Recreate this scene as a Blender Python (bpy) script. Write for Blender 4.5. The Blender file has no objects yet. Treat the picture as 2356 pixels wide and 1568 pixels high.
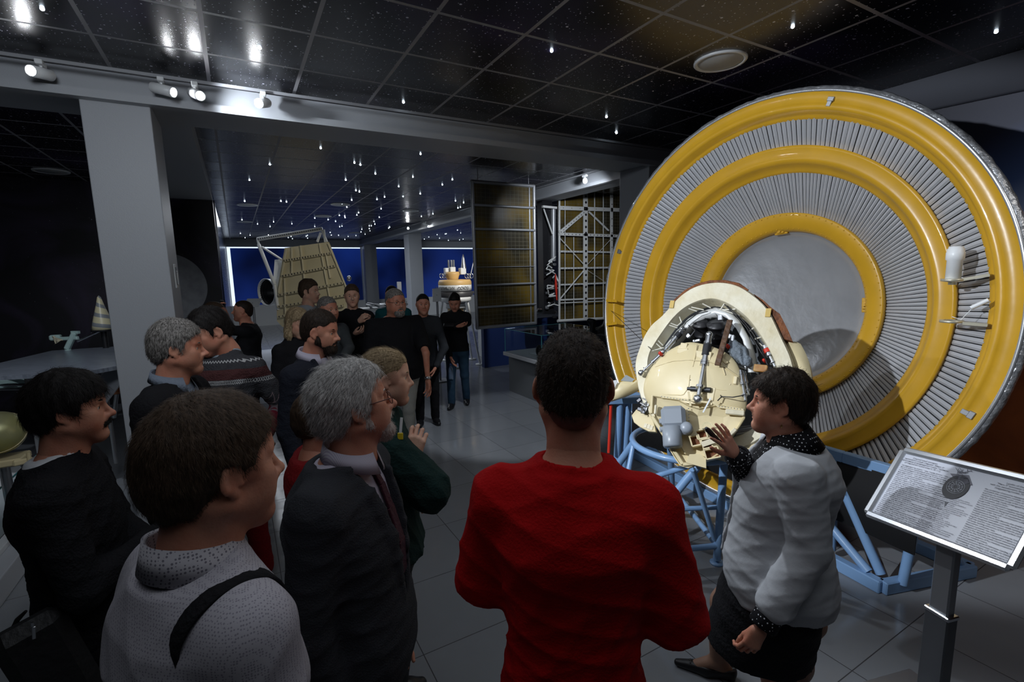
import bpy, math, random
import numpy as np
from mathutils import Vector, Matrix

# ------------------------------------------------------------------ camera
F_PX, W_PX, H_PX = 1112.0, 2356.0, 1568.0
YAW, PITCH, ROLL = 0.5134, -0.1433, -0.0220
CAM = np.array([0.0, 0.0, 2.0])


def cam_basis():
    cy, sy = math.cos(YAW), math.sin(YAW)
    cp, sp = math.cos(PITCH), math.sin(PITCH)
    fwd = np.array([sy * cp, cy * cp, sp])
    right = np.array([cy, -sy, 0.0])
    up = np.cross(right, fwd)
    cr, sr = math.cos(ROLL), math.sin(ROLL)
    return cr * right + sr * up, -sr * right + cr * up, fwd


CR, CU, CF = cam_basis()
scene = bpy.context.scene
cam_data = bpy.data.cameras.new('camera')
cam = bpy.data.objects.new('camera', cam_data)
scene.collection.objects.link(cam)
cam_data.sensor_width = 36.0
cam_data.lens = F_PX / W_PX * 36.0
cam_data.clip_start = 0.05
cam_data.clip_end = 100
cam.matrix_world = Matrix(((CR[0], CU[0], -CF[0], CAM[0]), (CR[1], CU[1], -CF[1], CAM[1]),
                           (CR[2], CU[2], -CF[2], CAM[2]), (0, 0, 0, 1)))
scene.camera = cam

# ------------------------------------------------------------------ view + world
vs = scene.view_settings
vs.view_transform = 'Standard'
vs.look = 'None'
vs.gamma = 1.0
vs.use_curve_mapping = False
vs.exposure = 0.0
world = bpy.data.worlds.new('world')
scene.world = world
world.use_nodes = True
world.node_tree.nodes['Background'].inputs[0].default_value = (0.55, 0.68, 1.0, 1)
world.node_tree.nodes['Background'].inputs[1].default_value = 0.045


def A(*v):
    return np.array(v, float)


def light(name, kind, loc, power, color=(1, 1, 1), target=None, size=0.1, angle=60, blend=0.4, size_y=None):
    ld = bpy.data.lights.new(name, kind)
    ld.energy = power
    ld.color = color
    if kind == 'SPOT':
        ld.spot_size = math.radians(angle)
        ld.spot_blend = blend
        ld.shadow_soft_size = size
    elif kind == 'AREA':
        ld.size = size
        if size_y:
            ld.shape = 'RECTANGLE'
            ld.size_y = size_y
    else:
        ld.shadow_soft_size = size
    ob = bpy.data.objects.new(name, ld)
    scene.collection.objects.link(ob)
    ob.location = loc
    if target is not None:
        d = Vector(target) - Vector(loc)
        ob.rotation_euler = d.to_track_quat('-Z', 'Y').to_euler()
    return ob


# track spots, added spots with no fixture, and area fill as the hall's spill
COOL = (0.86, 0.92, 1.0)
light('spot_dish', 'SPOT', (-2.0, 2.35, 3.42), 980, COOL, (3.5, 2.22, 1.74), 0.035, 38, 0.22)
light('fill_guide', 'SPOT', (1.50, 3.0, 3.42), 170, COOL, (1.85, 1.1, 1.2), 0.04, 34, 0.9)  # added spot without a fixture, brightens the guide's jacket
light('spot_lander', 'SPOT', (0.27, 4.5, 3.3), 130, COOL, (2.5, 1.9, 1.3), 0.03, 42, 0.6)
light('spot_left_exhibit', 'SPOT', (-1.6, 4.4, 3.3), 90, COOL, (-1.7, 6.6, 1.2), 0.04, 75, 0.6)
light('fill_mural', 'SPOT', (3.2, -0.6, 3.4), 60, (1, 0.95, 0.9), (5.3, 1.1, 1.0), 0.1, 80, 0.9)  # unseen lamp added to lift the planet mural
light('spot_solar', 'SPOT', (4.4, 5.3, 3.2), 170, COOL, (5.4, 8.0, 2.2), 0.05, 90, 1.0)
light('spot_floor', 'SPOT', (2.6, 4.2, 3.3), 130, COOL, (3.0, 5.4, 0.0), 0.05, 46, 0.35)
light('spot_far', 'SPOT', (5.9, 12.5, 3.25), 500, COOL, (9.5, 17.5, 0.8), 0.05, 70, 0.5)
light('spot_station', 'SPOT', (4.7, 7.6, 3.25), 260, (1, 0.97, 0.9), (4.0, 10.0, 1.7), 0.05, 34, 0.5)
light('spot_far_panel', 'SPOT', (2.2, 7.6, 3.35), 85, (1.0, 0.96, 0.85), (1.5, 10.4, 1.7), 0.05, 50, 0.6)
light('hall_spill', 'AREA', (1.5, 13.5, 3.4), 170, COOL, (1.5, 13.5, 0), 5.0)
light('near_spill', 'AREA', (0.8, 1.2, 3.45), 30, COOL, (0.8, 1.2, 0), 3.5)  # unseen area lamp, raises the ambient light over the near visitors
light('fill_beam_wash', 'SPOT', (-0.6, 1.6, 3.2), 85, COOL, (-0.6, 4.8, 2.4), 0.3, 120, 1.0)  # added wash, no lamp hangs here; brightens pillar and beam
light('spot_head_a', 'SPOT', (-0.1, 4.2, 3.3), 35, COOL, (0.6, 4.7, 3.3), 0.03, 90, 0.8)

# ------------------------------------------------------------------ picture helpers


def ray(x, y):
    return CR * ((x - 1178.0) / F_PX) + CU * (-(y - 784.0) / F_PX) + CF


def at(x, y, t):
    """world point seen at photo pixel x, y at depth t along the lens axis"""
    return CAM + ray(x, y) * t


def atz(x, y, z):
    d = ray(x, y)
    return CAM + d * ((z - CAM[2]) / d[2])


def atx(x, y, X):
    d = ray(x, y)
    return CAM + d * ((X - CAM[0]) / d[0])


def aty(x, y, Y):
    d = ray(x, y)
    return CAM + d * ((Y - CAM[1]) / d[1])


def unit(v):
    v = np.asarray(v, float)
    return v / (np.linalg.norm(v) + 1e-12)


# ------------------------------------------------------------------ materials
MATS = {}


def mat(name, col=(0.5, 0.5, 0.5), rough=0.5, metal=0.0, spec=0.5, bump=None, var=None, emit=None, estr=0.0,
        coat=0.0, sheen=0.0, trans=0.0, ior=1.45, alpha=None, sss=0.0, stretch=None):
    """procedural principled material; bump=(scale, strength), var=(scale, second colour, contrast)"""
    if name in MATS:
        return MATS[name]
    m = bpy.data.materials.new(name)
    m.use_nodes = True
    nt = m.node_tree
    b = nt.nodes['Principled BSDF']
    b.inputs['Base Color'].default_value = (*col, 1)
    b.inputs['Roughness'].default_value = rough
    b.inputs['Metallic'].default_value = metal
    b.inputs['Specular IOR Level'].default_value = spec
    b.inputs['Coat Weight'].default_value = coat
    b.inputs['Sheen Weight'].default_value = sheen
    b.inputs['Transmission Weight'].default_value = trans
    b.inputs['IOR'].default_value = ior
    if sss:
        b.inputs['Subsurface Weight'].default_value = sss
        b.inputs['Subsurface Radius'].default_value = (0.012, 0.005, 0.003)
        b.inputs['Subsurface Scale'].default_value = 0.6
    if emit:
        b.inputs['Emission Color'].default_value = (*emit, 1)
        b.inputs['Emission Strength'].default_value = estr
    if bump or var:
        tc = nt.nodes.new('ShaderNodeTexCoord')
        mp = nt.nodes.new('ShaderNodeMapping')
        nt.links.new(tc.outputs['Object'], mp.inputs['Vector'])
        if stretch:
            mp.inputs['Scale'].default_value = stretch
    if var:
        n = nt.nodes.new('ShaderNodeTexNoise')
        n.inputs['Scale'].default_value = var[0]
        n.inputs['Detail'].default_value = 6
        nt.links.new(mp.outputs[0], n.inputs['Vector'])
        r = nt.nodes.new('ShaderNodeValToRGB')
        c = var[2] if len(var) > 2 else 0.2
        r.color_ramp.elements[0].position = 0.5 - c
        r.color_ramp.elements[1].position = 0.5 + c
        r.color_ramp.elements[0].color = (*col, 1)
        r.color_ramp.elements[1].color = (*var[1], 1)
        nt.links.new(n.outputs['Fac'], r.inputs['Fac'])
        nt.links.new(r.outputs['Color'], b.inputs['Base Color'])
    if bump:
        n2 = nt.nodes.new('ShaderNodeTexNoise')
        n2.inputs['Scale'].default_value = bump[0]
        n2.inputs['Detail'].default_value = 5
        nt.links.new(mp.outputs[0], n2.inputs['Vector'])
        bp = nt.nodes.new('ShaderNodeBump')
        bp.inputs['Strength'].default_value = bump[1]
        bp.inputs['Distance'].default_value = 0.02
        nt.links.new(n2.outputs['Fac'], bp.inputs['Height'])
        nt.links.new(bp.outputs[0], b.inputs['Normal'])
    MATS[name] = m
    return m


class NT:
    """small helper to write node graphs"""

    def __init__(s, m):
        s.nt = m.node_tree
        s.b = s.nt.nodes['Principled BSDF']

    def n(s, kind, **kw):
        nd = s.nt.nodes.new(kind)
        for k, v in kw.items():
            if k.startswith('i_'):
                nd.inputs[int(k[2:])].default_value = v
            else:
                setattr(nd, k, v)
        return nd

    def l(s, a, b):
        s.nt.links.new(a, b)

    def math(s, op, a, b=None, clamp=False):
        nd = s.nt.nodes.new('ShaderNodeMath')
        nd.operation = op
        nd.use_clamp = clamp
        for i, v in enumerate((a, b)):
            if v is None:
                continue
            if isinstance(v, (int, float)):
                nd.inputs[i].default_value = v
            else:
                s.l(v, nd.inputs[i])
        return nd.outputs[0]

    def mix(s, fac, c1, c2):
        nd = s.nt.nodes.new('ShaderNodeMix')
        nd.data_type = 'RGBA'
        for i, v in ((0, fac), (6, c1), (7, c2)):
            if isinstance(v, (int, float)):
                nd.inputs[i].default_value = v
            elif isinstance(v, tuple):
                nd.inputs[i].default_value = (*v, 1)
            else:
                s.l(v, nd.inputs[i])
        return nd.outputs[2]

    def obj(s, out='Object'):
        return s.n('ShaderNodeTexCoord').outputs[out]

    def sep(s, v):
        nd = s.n('ShaderNodeSeparateXYZ')
        s.l(v, nd.inputs[0])
        return nd.outputs


# ------------------------------------------------------------------ objects
def tag(o, label=None, cat=None, group=None, kind=None):
    if label:
        o['label'] = label
    if cat:
        o['category'] = cat
    if group:
        o['group'] = group
    if kind:
        o['kind'] = kind
    return o


def empty(name, loc, label=None, cat=None, group=None):
    o = bpy.data.objects.new(name, None)
    scene.collection.objects.link(o)
    o.location = tuple(map(float, loc))
    o.empty_display_size = 0.1
    return tag(o, label, cat, group)


def wloc(o):
    p = np.zeros(3)
    while o is not None:
        p = p + np.array(o.location)
        o = o.parent
    return p


def make_mesh(name, V, Fq, mats, mi=None, smooth=True):
    """V (n,3) array; Fq list of faces or an (m,4)/(m,3) array"""
    me = bpy.data.meshes.new(name)
    V = np.asarray(V, np.float32)
    if isinstance(Fq, np.ndarray):
        k = Fq.shape[1]
        loops = Fq.astype(np.int32).ravel()
        tot = np.full(len(Fq), k, np.int32)
    else:
        tot = np.array([len(f) for f in Fq], np.int32)
        loops = np.fromiter((i for f in Fq for i in f), np.int32)
    me.vertices.add(len(V))
    me.vertices.foreach_set('co', V.ravel())
    me.loops.add(len(loops))
    me.loops.foreach_set('vertex_index', loops)
    me.polygons.add(len(tot))
    start = np.concatenate([[0], np.cumsum(tot)[:-1]]).astype(np.int32)
    me.polygons.foreach_set('loop_start', start)
    me.polygons.foreach_set('loop_total', tot)
    for m in mats:
        me.materials.append(m)
    if mi is not None:
        me.polygons.foreach_set('material_index', np.asarray(mi, np.int32))
    me.update(calc_edges=True)
    me.polygons.foreach_set('use_smooth', np.full(len(tot), smooth, bool))
    me.validate()
    return me


class MB:
    """collects shapes (world coordinates) and links them as one mesh object"""

    def __init__(s):
        s.v = []
        s.f = []
        s.mi = []
        s.sm = []
        s.n = 0

    def raw(s, V, Fc, mi=0, smooth=False):
        V = np.asarray(V, float)
        s.v.append(V)
        for f in Fc:
            s.f.append(tuple(int(i) + s.n for i in f))
            s.mi.append(mi)
            s.sm.append(smooth)
        s.n += len(V)
        return s

    def box(s, c, size, R=None, mi=0, bev=0.0):
        h = np.asarray(size, float) / 2
        c = np.asarray(c, float)
        if bev <= 0:
            V = np.array([[x, y, z] for x in (-1, 1) for y in (-1, 1) for z in (-1, 1)], float) * h
            Fc = [(0, 1, 3, 2), (4, 6, 7, 5), (0, 4, 5, 1), (2, 3, 7, 6), (0, 2, 6, 4), (1, 5, 7, 3)]
        else:
            b = min(bev, h.min() * 0.9)
            V = []
            idx = {}
            for x in (-1, 1):
                for y in (-1, 1):
                    for z in (-1, 1):
                        for a in range(3):
                            p = np.array([x, y, z], float) * (h - b)
                            p[a] += np.array([x, y, z])[a] * b
                            idx[(x, y, z, a)] = len(V)
                            V.append(p)
            V = np.array(V)
            Fc = []
            for a in range(3):
                o = [i for i in range(3) if i != a]
                for sg in (-1, 1):
                    q = []
                    for (u, w) in ((-1, -1), (1, -1), (1, 1), (-1, 1)):
                        k = [0, 0, 0]
                        k[a] = sg
                        k[o[0]] = u
                        k[o[1]] = w
                        q.append(idx[(*k, a)])
                    flip = (sg < 0) ^ (a == 1)
                    Fc.append(tuple(q[::-1] if flip else q))
            for a in range(3):
                o = [i for i in range(3) if i != a]
                for u in (-1, 1):
                    for w in (-1, 1):
                        q = []
                        for (t, ax) in ((-1, 0), (1, 0), (1, 1), (-1, 1)):
                            k = [0, 0, 0]
                            k[a] = t
                            k[o[0]] = u
                            k[o[1]] = w
                            q.append(idx[(*k, o[ax])])
                        Fc.append(tuple(q))
            for x in (-1, 1):
                for y in (-1, 1):
                    for z in (-1, 1):
                        Fc.append((idx[(x, y, z, 0)], idx[(x, y, z, 1)], idx[(x, y, z, 2)]))
            fixed = []
            for q in Fc:
                P = V[list(q)]
                nrm = np.cross(P[1] - P[0], P[2] - P[0])
                fixed.append(q if np.dot(nrm, P.mean(0)) > 0 else q[::-1])
            Fc = fixed
        if R is not None:
            V = V @ np.asarray(R, float).T
        return s.raw(V + c, Fc, mi, False)

    def bar(s, a, b, w, h=None, up=(0, 0, 1), mi=0, bev=0.0):
        """rectangular bar from a to b, w across, h along up"""
        a, b = np.asarray(a, float), np.asarray(b, float)
        h = h or w
        d = unit(b - a)
        u = np.asarray(up, float)
        if abs(np.dot(unit(u), d)) > 0.98:
            u = np.array([1.0, 0.2, 0])
        x = unit(np.cross(d, u))
        z = np.cross(x, d)
        R = np.stack([x, d, z], 1)
        return s.box((a + b) / 2, (w, np.linalg.norm(b - a), h), R, mi, bev)

    def tube(s, pts, r, n=10, mi=0, cap=True, closed=False, smooth=True):
        P = np.asarray(pts, float)
        m = len(P)
        rs = np.full(m, r, float) if np.isscalar(r) else np.asarray(r, float)
        if closed:
            T = np.roll(P, -1, 0) - np.roll(P, 1, 0)
        else:
            T = np.gradient(P, axis=0)
        T = T / (np.linalg.norm(T, axis=1, keepdims=True) + 1e-12)
        ref = np.array([0, 0, 1.0]) if abs(T[0][2]) < 0.9 else np.array([1.0, 0, 0])
        x = unit(np.cross(T[0], ref))
        V = []
        ang = np.arange(n) / n * 2 * math.pi
        for i in range(m):
            x = unit(x - np.dot(x, T[i]) * T[i])
            y = np.cross(T[i], x)
            V.append(P[i] + rs[i] * (np.outer(np.cos(ang), x) + np.outer(np.sin(ang), y)))
        V = np.concatenate(V)
        Fc = []
        for i in range(m if closed else m - 1):
            j = (i + 1) % m
            for k in range(n):
                l = (k + 1) % n
                Fc.append((i * n + k, i * n + l, j * n + l, j * n + k))
        s.raw(V, Fc, mi, smooth)
        if cap and not closed:
            s.raw(V[:n], [tuple(range(n))[::-1]], mi, False)
            s.raw(V[-n:], [tuple(range(n))], mi, False)
        return s

    def rod(s, a, b, r, r2=None, n=12, mi=0):
        return s.tube([a, b], [r, r if r2 is None else r2], n, mi)

    def lathe(s, prof, c, axis=(0, 0, 1), n=48, mi=0, xref=None, smooth=True, arc=(0, 2 * math.pi), sq=(1, 1)):
        """prof: (r, h) pairs along axis from c"""
        c = np.asarray(c, float)
        ax = unit(axis)
        ref = np.array([0, 0, 1.0]) if abs(ax[2]) < 0.9 else np.array([1.0, 0, 0])
        if xref is not None:
            ref = np.asarray(xref, float)
        x = unit(ref - np.dot(ref, ax) * ax)
        y = np.cross(ax, x)
        full = abs(arc[1] - arc[0] - 2 * math.pi) < 1e-6
        m = n if full else n + 1
        ang = arc[0] + (arc[1] - arc[0]) * np.arange(m) / n
        V = []
        for (r, h) in prof:
            V.append(c + ax * h + r * (np.outer(np.cos(ang) * sq[0], x) + np.outer(np.sin(ang) * sq[1], y)))
        V = np.concatenate(V)
        Fc = []
        for i in range(len(prof) - 1):
            for k in range(n):
                l = (k + 1) % m
                Fc.append((i * m + k, i * m + l, (i + 1) * m + l, (i + 1) * m + k))
        return s.raw(V, Fc, mi, smooth)

    def ell(s, c, r, R=None, mi=0, n=16, m=10):
        r = np.asarray([r] * 3 if np.isscalar(r) else r, float)
        V = []
        Fc = []
        for i in range(m + 1):
            th = math.pi * i / m
            for k in range(n):
                ph = 2 * math.pi * k / n
                V.append([math.sin(th) * math.cos(ph), math.sin(th) * math.sin(ph), math.cos(th)])
        for i in range(m):
            for k in range(n):
                l = (k + 1) % n
                Fc.append((i * n + k, (i + 1) * n + k, (i + 1) * n + l, i * n + l))
        V = np.array(V) * r
        if R is not None:
            V = V @ np.asarray(R).T
        return s.raw(V + np.asarray(c, float), Fc, mi, True)

    def prism(s, poly, n, th, mi=0, smooth=False):
        """polygon (world points, roughly planar) extruded by th along n (both sides closed)"""
        P = np.asarray(poly, float)
        n = unit(n)
        k = len(P)
        nn = np.zeros(3)
        for i in range(k):
            nn += np.cross(P[i] - P[0], P[(i + 1) % k] - P[0])
        if np.dot(nn, n) < 0:
            P = P[::-1]
        V = np.concatenate([P, P - n * th])
        Fc = [tuple(range(k)), tuple(range(2 * k - 1, k - 1, -1))]
        for i in range(k):
            j = (i + 1) % k
            Fc.append((i, i + k, j + k, j))
        return s.raw(V, Fc, mi, smooth)

    def build(s, name, mats, parent=None, loc=None, bevel=0.0, **tags):
        if not isinstance(mats, (list, tuple)):
            mats = [mats]
        V = np.concatenate(s.v)
        if loc is None:
            loc = wloc(parent) if parent is not None else np.array([V[:, 0].mean(), V[:, 1].mean(), V[:, 2].min()])
        loc = np.asarray(loc, float)
        me = make_mesh(name, V - loc, s.f, mats, s.mi)
        if len(me.polygons) == len(s.sm):
            me.polygons.foreach_set('use_smooth', np.array(s.sm, bool))
        o = bpy.data.objects.new(name, me)
        scene.collection.objects.link(o)
        if parent is not None:
            o.parent = parent
            o.location = tuple(loc - wloc(parent))
        else:
            o.location = tuple(loc)
        if bevel:
            bm = o.modifiers.new('bevel', 'BEVEL')
            bm.width = bevel
            bm.segments = 2
            bm.limit_method = 'ANGLE'
        return tag(o, **tags)


def text_mesh(body, size, m, name, parent, pos, R, ext=0.001, align='CENTER'):
    """lettering as a mesh standing on the plane whose axes are the columns of R"""
    fc = bpy.data.curves.new(name, 'FONT')
    fc.body = body
    fc.size = size
    fc.extrude = ext
    fc.align_x = align
    fc.align_y = 'CENTER'
    tmp = bpy.data.objects.new(name, fc)
    scene.collection.objects.link(tmp)
    dg = bpy.context.evaluated_depsgraph_get()
    dg.update()
    me = bpy.data.meshes.new_from_object(tmp.evaluated_get(dg))
    bpy.data.objects.remove(tmp)
    me.materials.clear()
    me.materials.append(m)
    M4 = Matrix(np.asarray(R).tolist()).to_4x4()
    M4.translation = Vector(np.asarray(pos, float) - wloc(parent))
    me.transform(M4)
    o = bpy.data.objects.new(name, me)
    scene.collection.objects.link(o)
    o.parent = parent
    return o


def copy_tree(o, parent=None):
    c = o.copy()
    scene.collection.objects.link(c)
    c.parent = parent
    for ch in [x for x in bpy.data.objects if x.parent == o]:
        copy_tree(ch, c)
    return c


def frame(n, up=(0, 0, 1)):
    """rotation matrix whose third column is n, second column close to up"""
    n = unit(n)
    x = unit(np.cross(up, n))
    y = np.cross(n, x)
    return np.stack([x, y, n], 1)


# ------------------------------------------------------------------ distance-field modelling
class Sdf:
    def __init__(s, res):
        s.res = res
        s.pr = []
        s.cuts = []
        s.dis = None

    def add(s, fn, lo, hi, k=0.01, op='u', m=0):
        s.pr.append((fn, np.asarray(lo, float), np.asarray(hi, float), k, op, m))
        return s

    def cap(s, a, b, ra, rb=None, k=0.01, op='u', m=0, flat=None):
        """tapered capsule; flat=(dir, factor) squeezes it along dir"""
        a, b = np.asarray(a, float), np.asarray(b, float)
        rb = ra if rb is None else rb
        ab = b - a
        L2 = float(ab @ ab) + 1e-12
        if flat is not None:
            fd, ff = unit(flat[0]), flat[1]

        def fn(X, Y, Z):
            px, py, pz = X - a[0], Y - a[1], Z - a[2]
            t = np.clip((px * ab[0] + py * ab[1] + pz * ab[2]) / L2, 0, 1)
            qx, qy, qz = px - t * ab[0], py - t * ab[1], pz - t * ab[2]
            if flat is not None:
                w = (qx * fd[0] + qy * fd[1] + qz * fd[2]) * (1 / ff - 1)
                qx, qy, qz = qx + w * fd[0], qy + w * fd[1], qz + w * fd[2]
                return (np.sqrt(qx * qx + qy * qy + qz * qz) - (ra + (rb - ra) * t)) * min(1, ff * 1.3)
            return np.sqrt(qx * qx + qy * qy + qz * qz) - (ra + (rb - ra) * t)
        R = max(ra, rb)
        if flat is not None:
            R *= max(1, flat[1])
        return s.add(fn, np.minimum(a, b) - R, np.maximum(a, b) + R, k, op, m)

    def ell(s, c, r, k=0.01, op='u', m=0, R=None):
        c, r = np.asarray(c, float), np.asarray(r, float)

        def fn(X, Y, Z):
            x, y, z = X - c[0], Y - c[1], Z - c[2]
            if R is not None:
                x, y, z = (R[0, 0] * x + R[1, 0] * y + R[2, 0] * z, R[0, 1] * x + R[1, 1] * y + R[2, 1] * z,
                           R[0, 2] * x + R[1, 2] * y + R[2, 2] * z)
            k0 = np.sqrt((x / r[0]) ** 2 + (y / r[1]) ** 2 + (z / r[2]) ** 2)
            k1 = np.sqrt((x / r[0] ** 2) ** 2 + (y / r[1] ** 2) ** 2 + (z / r[2] ** 2) ** 2) + 1e-9
            return k0 * (k0 - 1) / k1
        e = r if R is None else np.full(3, r.max())
        return s.add(fn, c - e, c + e, k, op, m)

    def loft(s, secs, k=0.01, op='u', m=0, e=2.3):
        """secs rows: z, cx, cy, rx, ry (z rising)"""
        S = np.asarray(secs, float)

        def fn(X, Y, Z):
            z = Z
            cx, cy = np.interp(z, S[:, 0], S[:, 1]), np.interp(z, S[:, 0], S[:, 2])
            rx, ry = np.interp(z, S[:, 0], S[:, 3]), np.interp(z, S[:, 0], S[:, 4])
            q = (np.abs((X - cx) / rx) ** e + np.abs((Y - cy) / ry) ** e) ** (1 / e)
            d = (q - 1) * np.minimum(rx, ry)
            dz = np.maximum(S[0, 0] - z, z - S[-1, 0])
            return np.maximum(d, dz)
        rx, ry = S[:, 3].max(), S[:, 4].max()
        lo = A((S[:, 1] - S[:, 3]).min(), (S[:, 2] - S[:, 4]).min(), S[0, 0])
        hi = A((S[:, 1] + S[:, 3]).max(), (S[:, 2] + S[:, 4]).max(), S[-1, 0])
        return s.add(fn, lo, hi, k, op, m)

    def keep(s, fn, k=0.004):
        """intersect with fn(X,Y,Z) < 0"""
        s.cuts.append((fn, k))
        return s

    def mesh(s):
        """-> verts, quads, owner index per quad"""
        us = [p for p in s.pr if p[4] == 'u']
        pad = 3 * s.res
        lo = np.min([p[1] for p in us], 0) - pad - 0.004
        hi = np.max([p[2] for p in us], 0) + pad + 0.004
        n = np.ceil((hi - lo) / s.res).astype(int) + 1
        ax = [(lo[i] + s.res * np.arange(n[i])).astype(np.float32) for i in range(3)]
        D = np.full(n, 1.0, np.float32)
        O = np.zeros(n, np.int8)
        for fn, l, h, k, op, m in s.pr:
            pd = k + 2.5 * s.res
            i0 = np.clip(np.floor((l - pd - lo) / s.res).astype(int), 0, n - 1)
            i1 = np.clip(np.ceil((h + pd - lo) / s.res).astype(int) + 1, 1, n)
            if (i1 <= i0).any():
                continue
            sl = tuple(slice(i0[a], i1[a]) for a in range(3))
            X, Y, Z = np.meshgrid(ax[0][sl[0]], ax[1][sl[1]], ax[2][sl[2]], indexing='ij', sparse=True)
            d = fn(X, Y, Z).astype(np.float32)
            d = np.broadcast_to(d, D[sl].shape)
            a = D[sl]
            if op == 'u':
                hh = np.maximum(k - np.abs(a - d), 0) / max(k, 1e-6)
                O[sl] = np.where(d < a, m, O[sl])
                D[sl] = np.minimum(a, d) - hh * hh * k * 0.25
            else:
                d = -d
                hh = np.maximum(k - np.abs(a - d), 0) / max(k, 1e-6)
                if m:
                    O[sl] = np.where(d > a, m, O[sl])
                D[sl] = np.maximum(a, d) + hh * hh * k * 0.25
        X, Y, Z = np.meshgrid(*ax, indexing='ij', sparse=True)
        if s.dis is not None:
            band = np.abs(D) < 4 * s.res + 0.02
            ii = np.nonzero(band)
            D[ii] += s.dis(ax[0][ii[0]], ax[1][ii[1]], ax[2][ii[2]]).astype(np.float32)
        for fn, k in s.cuts:
            d = fn(X, Y, Z).astype(np.float32)
            hh = np.maximum(k - np.abs(D - d), 0) / max(k, 1e-6)
            D = np.maximum(D, d) + hh * hh * k * 0.25
        # keep the border outside
        for a in range(3):
            sl = [slice(None)] * 3
            for e in (0, -1):
                sl[a] = e
                D[tuple(sl)] = np.maximum(D[tuple(sl)], 0.5 * s.res)
        ins = D < 0
        c = np.zeros(np.array(D.shape) - 1, np.int8)
        nx, ny, nz = c.shape
        for a in (0, 1):
            for b in (0, 1):
                for g in (0, 1):
                    c += ins[a:a + nx, b:b + ny, g:g + nz]
        act = (c > 0) & (c < 8)
        I, J, K = np.nonzero(act)
        idx = np.full(c.shape, -1, np.int64)
        idx[act] = np.arange(len(I))
        acc = np.zeros((len(I), 3))
        cnt = np.zeros(len(I))
        cor = [(a, b, g) for a in (0, 1) for b in (0, 1) for g in (0, 1)]
        for p in cor:
            for q in cor:
                if sum(q) - sum(p) == 1 and sum(abs(np.array(q) - np.array(p))) == 1:
                    va = D[I + p[0], J + p[1], K + p[2]]
                    vb = D[I + q[0], J + q[1], K + q[2]]
                    cr = (va < 0) != (vb < 0)
                    t = np.where(cr, va / np.where(cr, va - vb, 1), 0)
                    w = cr.astype(float)
                    for a in range(3):
                        acc[:, a] += w * (p[a] + t * (q[a] - p[a]))
                    cnt += w
        V = lo + s.res * (np.stack([I, J, K], 1) + acc / np.maximum(cnt, 1)[:, None])
        Q = []
        own = []
        for a in range(3):
            sa = [slice(1, -1)] * 3
            sb = [slice(1, -1)] * 3
            sa[a] = slice(0, -1)
            sb[a] = slice(1, None)
            # edges from node i to i+1 along a
            u, w = [(1, 2), (2, 0), (0, 1)][a]
            A0 = ins[tuple(sa)]
            B0 = ins[tuple(sb)]
            e = np.nonzero(A0 != B0)
            g = [e[0].copy(), e[1].copy(), e[2].copy()]
            for ax_ in (u, w):
                g[ax_] = g[ax_] + 1
            inside = A0[e]

            def cell(du, dw):
                q = [g[0], g[1], g[2]]
                q[u] = q[u] + du
                q[w] = q[w] + dw
                return idx[q[0], q[1], q[2]]
            q4 = np.stack([cell(-1, -1), cell(0, -1), cell(0, 0), cell(-1, 0)], 1)
            q4[~inside] = q4[~inside][:, ::-1]
            own.append(O[g[0], g[1], g[2]])
            Q.append(q4)
        Q = np.concatenate(Q)
        own = np.concatenate(own)
        ok = (Q >= 0).all(1)
        return V, Q[ok], own[ok]


def rotz(a):
    c, s_ = math.cos(a), math.sin(a)
    return np.array([[c, -s_, 0], [s_, c, 0], [0, 0, 1.0]])


def rotx(a):
    c, s_ = math.cos(a), math.sin(a)
    return np.array([[1.0, 0, 0], [0, c, -s_], [0, s_, c]])


def roty(a):
    c, s_ = math.cos(a), math.sin(a)
    return np.array([[c, 0, s_], [0, 1.0, 0], [-s_, 0, c]])
# ------------------------------------------------------------------ room materials
def tile_floor():
    m = mat('floor_tiles', (0.23, 0.245, 0.27), 0.16, spec=0.5)
    g = NT(m)
    o = g.sep(g.obj())

    def cellv(ax, off):
        v = g.math('DIVIDE', g.math('SUBTRACT', o[ax], off), 0.6)
        fr = g.math('FRACT', v)
        return g.math('MINIMUM', fr, g.math('SUBTRACT', 1.0, fr)), g.math('FLOOR', v)
    dx, ix = cellv(0, 0.09)
    dy, iy = cellv(1, 0.45)
    d = g.math('MINIMUM', dx, dy)
    grout = g.math('LESS_THAN', d, 0.0042)
    wn = g.n('ShaderNodeTexWhiteNoise', noise_dimensions='2D')
    cb = g.n('ShaderNodeCombineXYZ')
    g.l(ix, cb.inputs[0])
    g.l(iy, cb.inputs[1])
    g.l(cb.outputs[0], wn.inputs['Vector'])
    base = g.mix(wn.outputs['Value'], (0.215, 0.23, 0.25), (0.25, 0.265, 0.285))
    nz = g.n('ShaderNodeTexNoise')
    nz.inputs['Scale'].default_value = 9
    g.l(g.obj(), nz.inputs['Vector'])
    base = g.mix(g.math('MULTIPLY', nz.outputs['Fac'], 0.25), base, (0.17, 0.18, 0.2))
    g.l(g.mix(grout, base, (0.045, 0.045, 0.05)), g.b.inputs['Base Color'])
    g.l(g.math('ADD', g.math('MULTIPLY', grout, 0.5), g.math('MULTIPLY', nz.outputs['Fac'], 0.3)), g.b.inputs['Roughness'])
    bp = g.n('ShaderNodeBump')
    bp.inputs['Strength'].default_value = 0.5
    bp.inputs['Distance'].default_value = 0.003
    g.l(g.math('SUBTRACT', 1.0, grout), bp.inputs['Height'])
    g.l(bp.outputs[0], g.b.inputs['Normal'])
    return m


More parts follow.
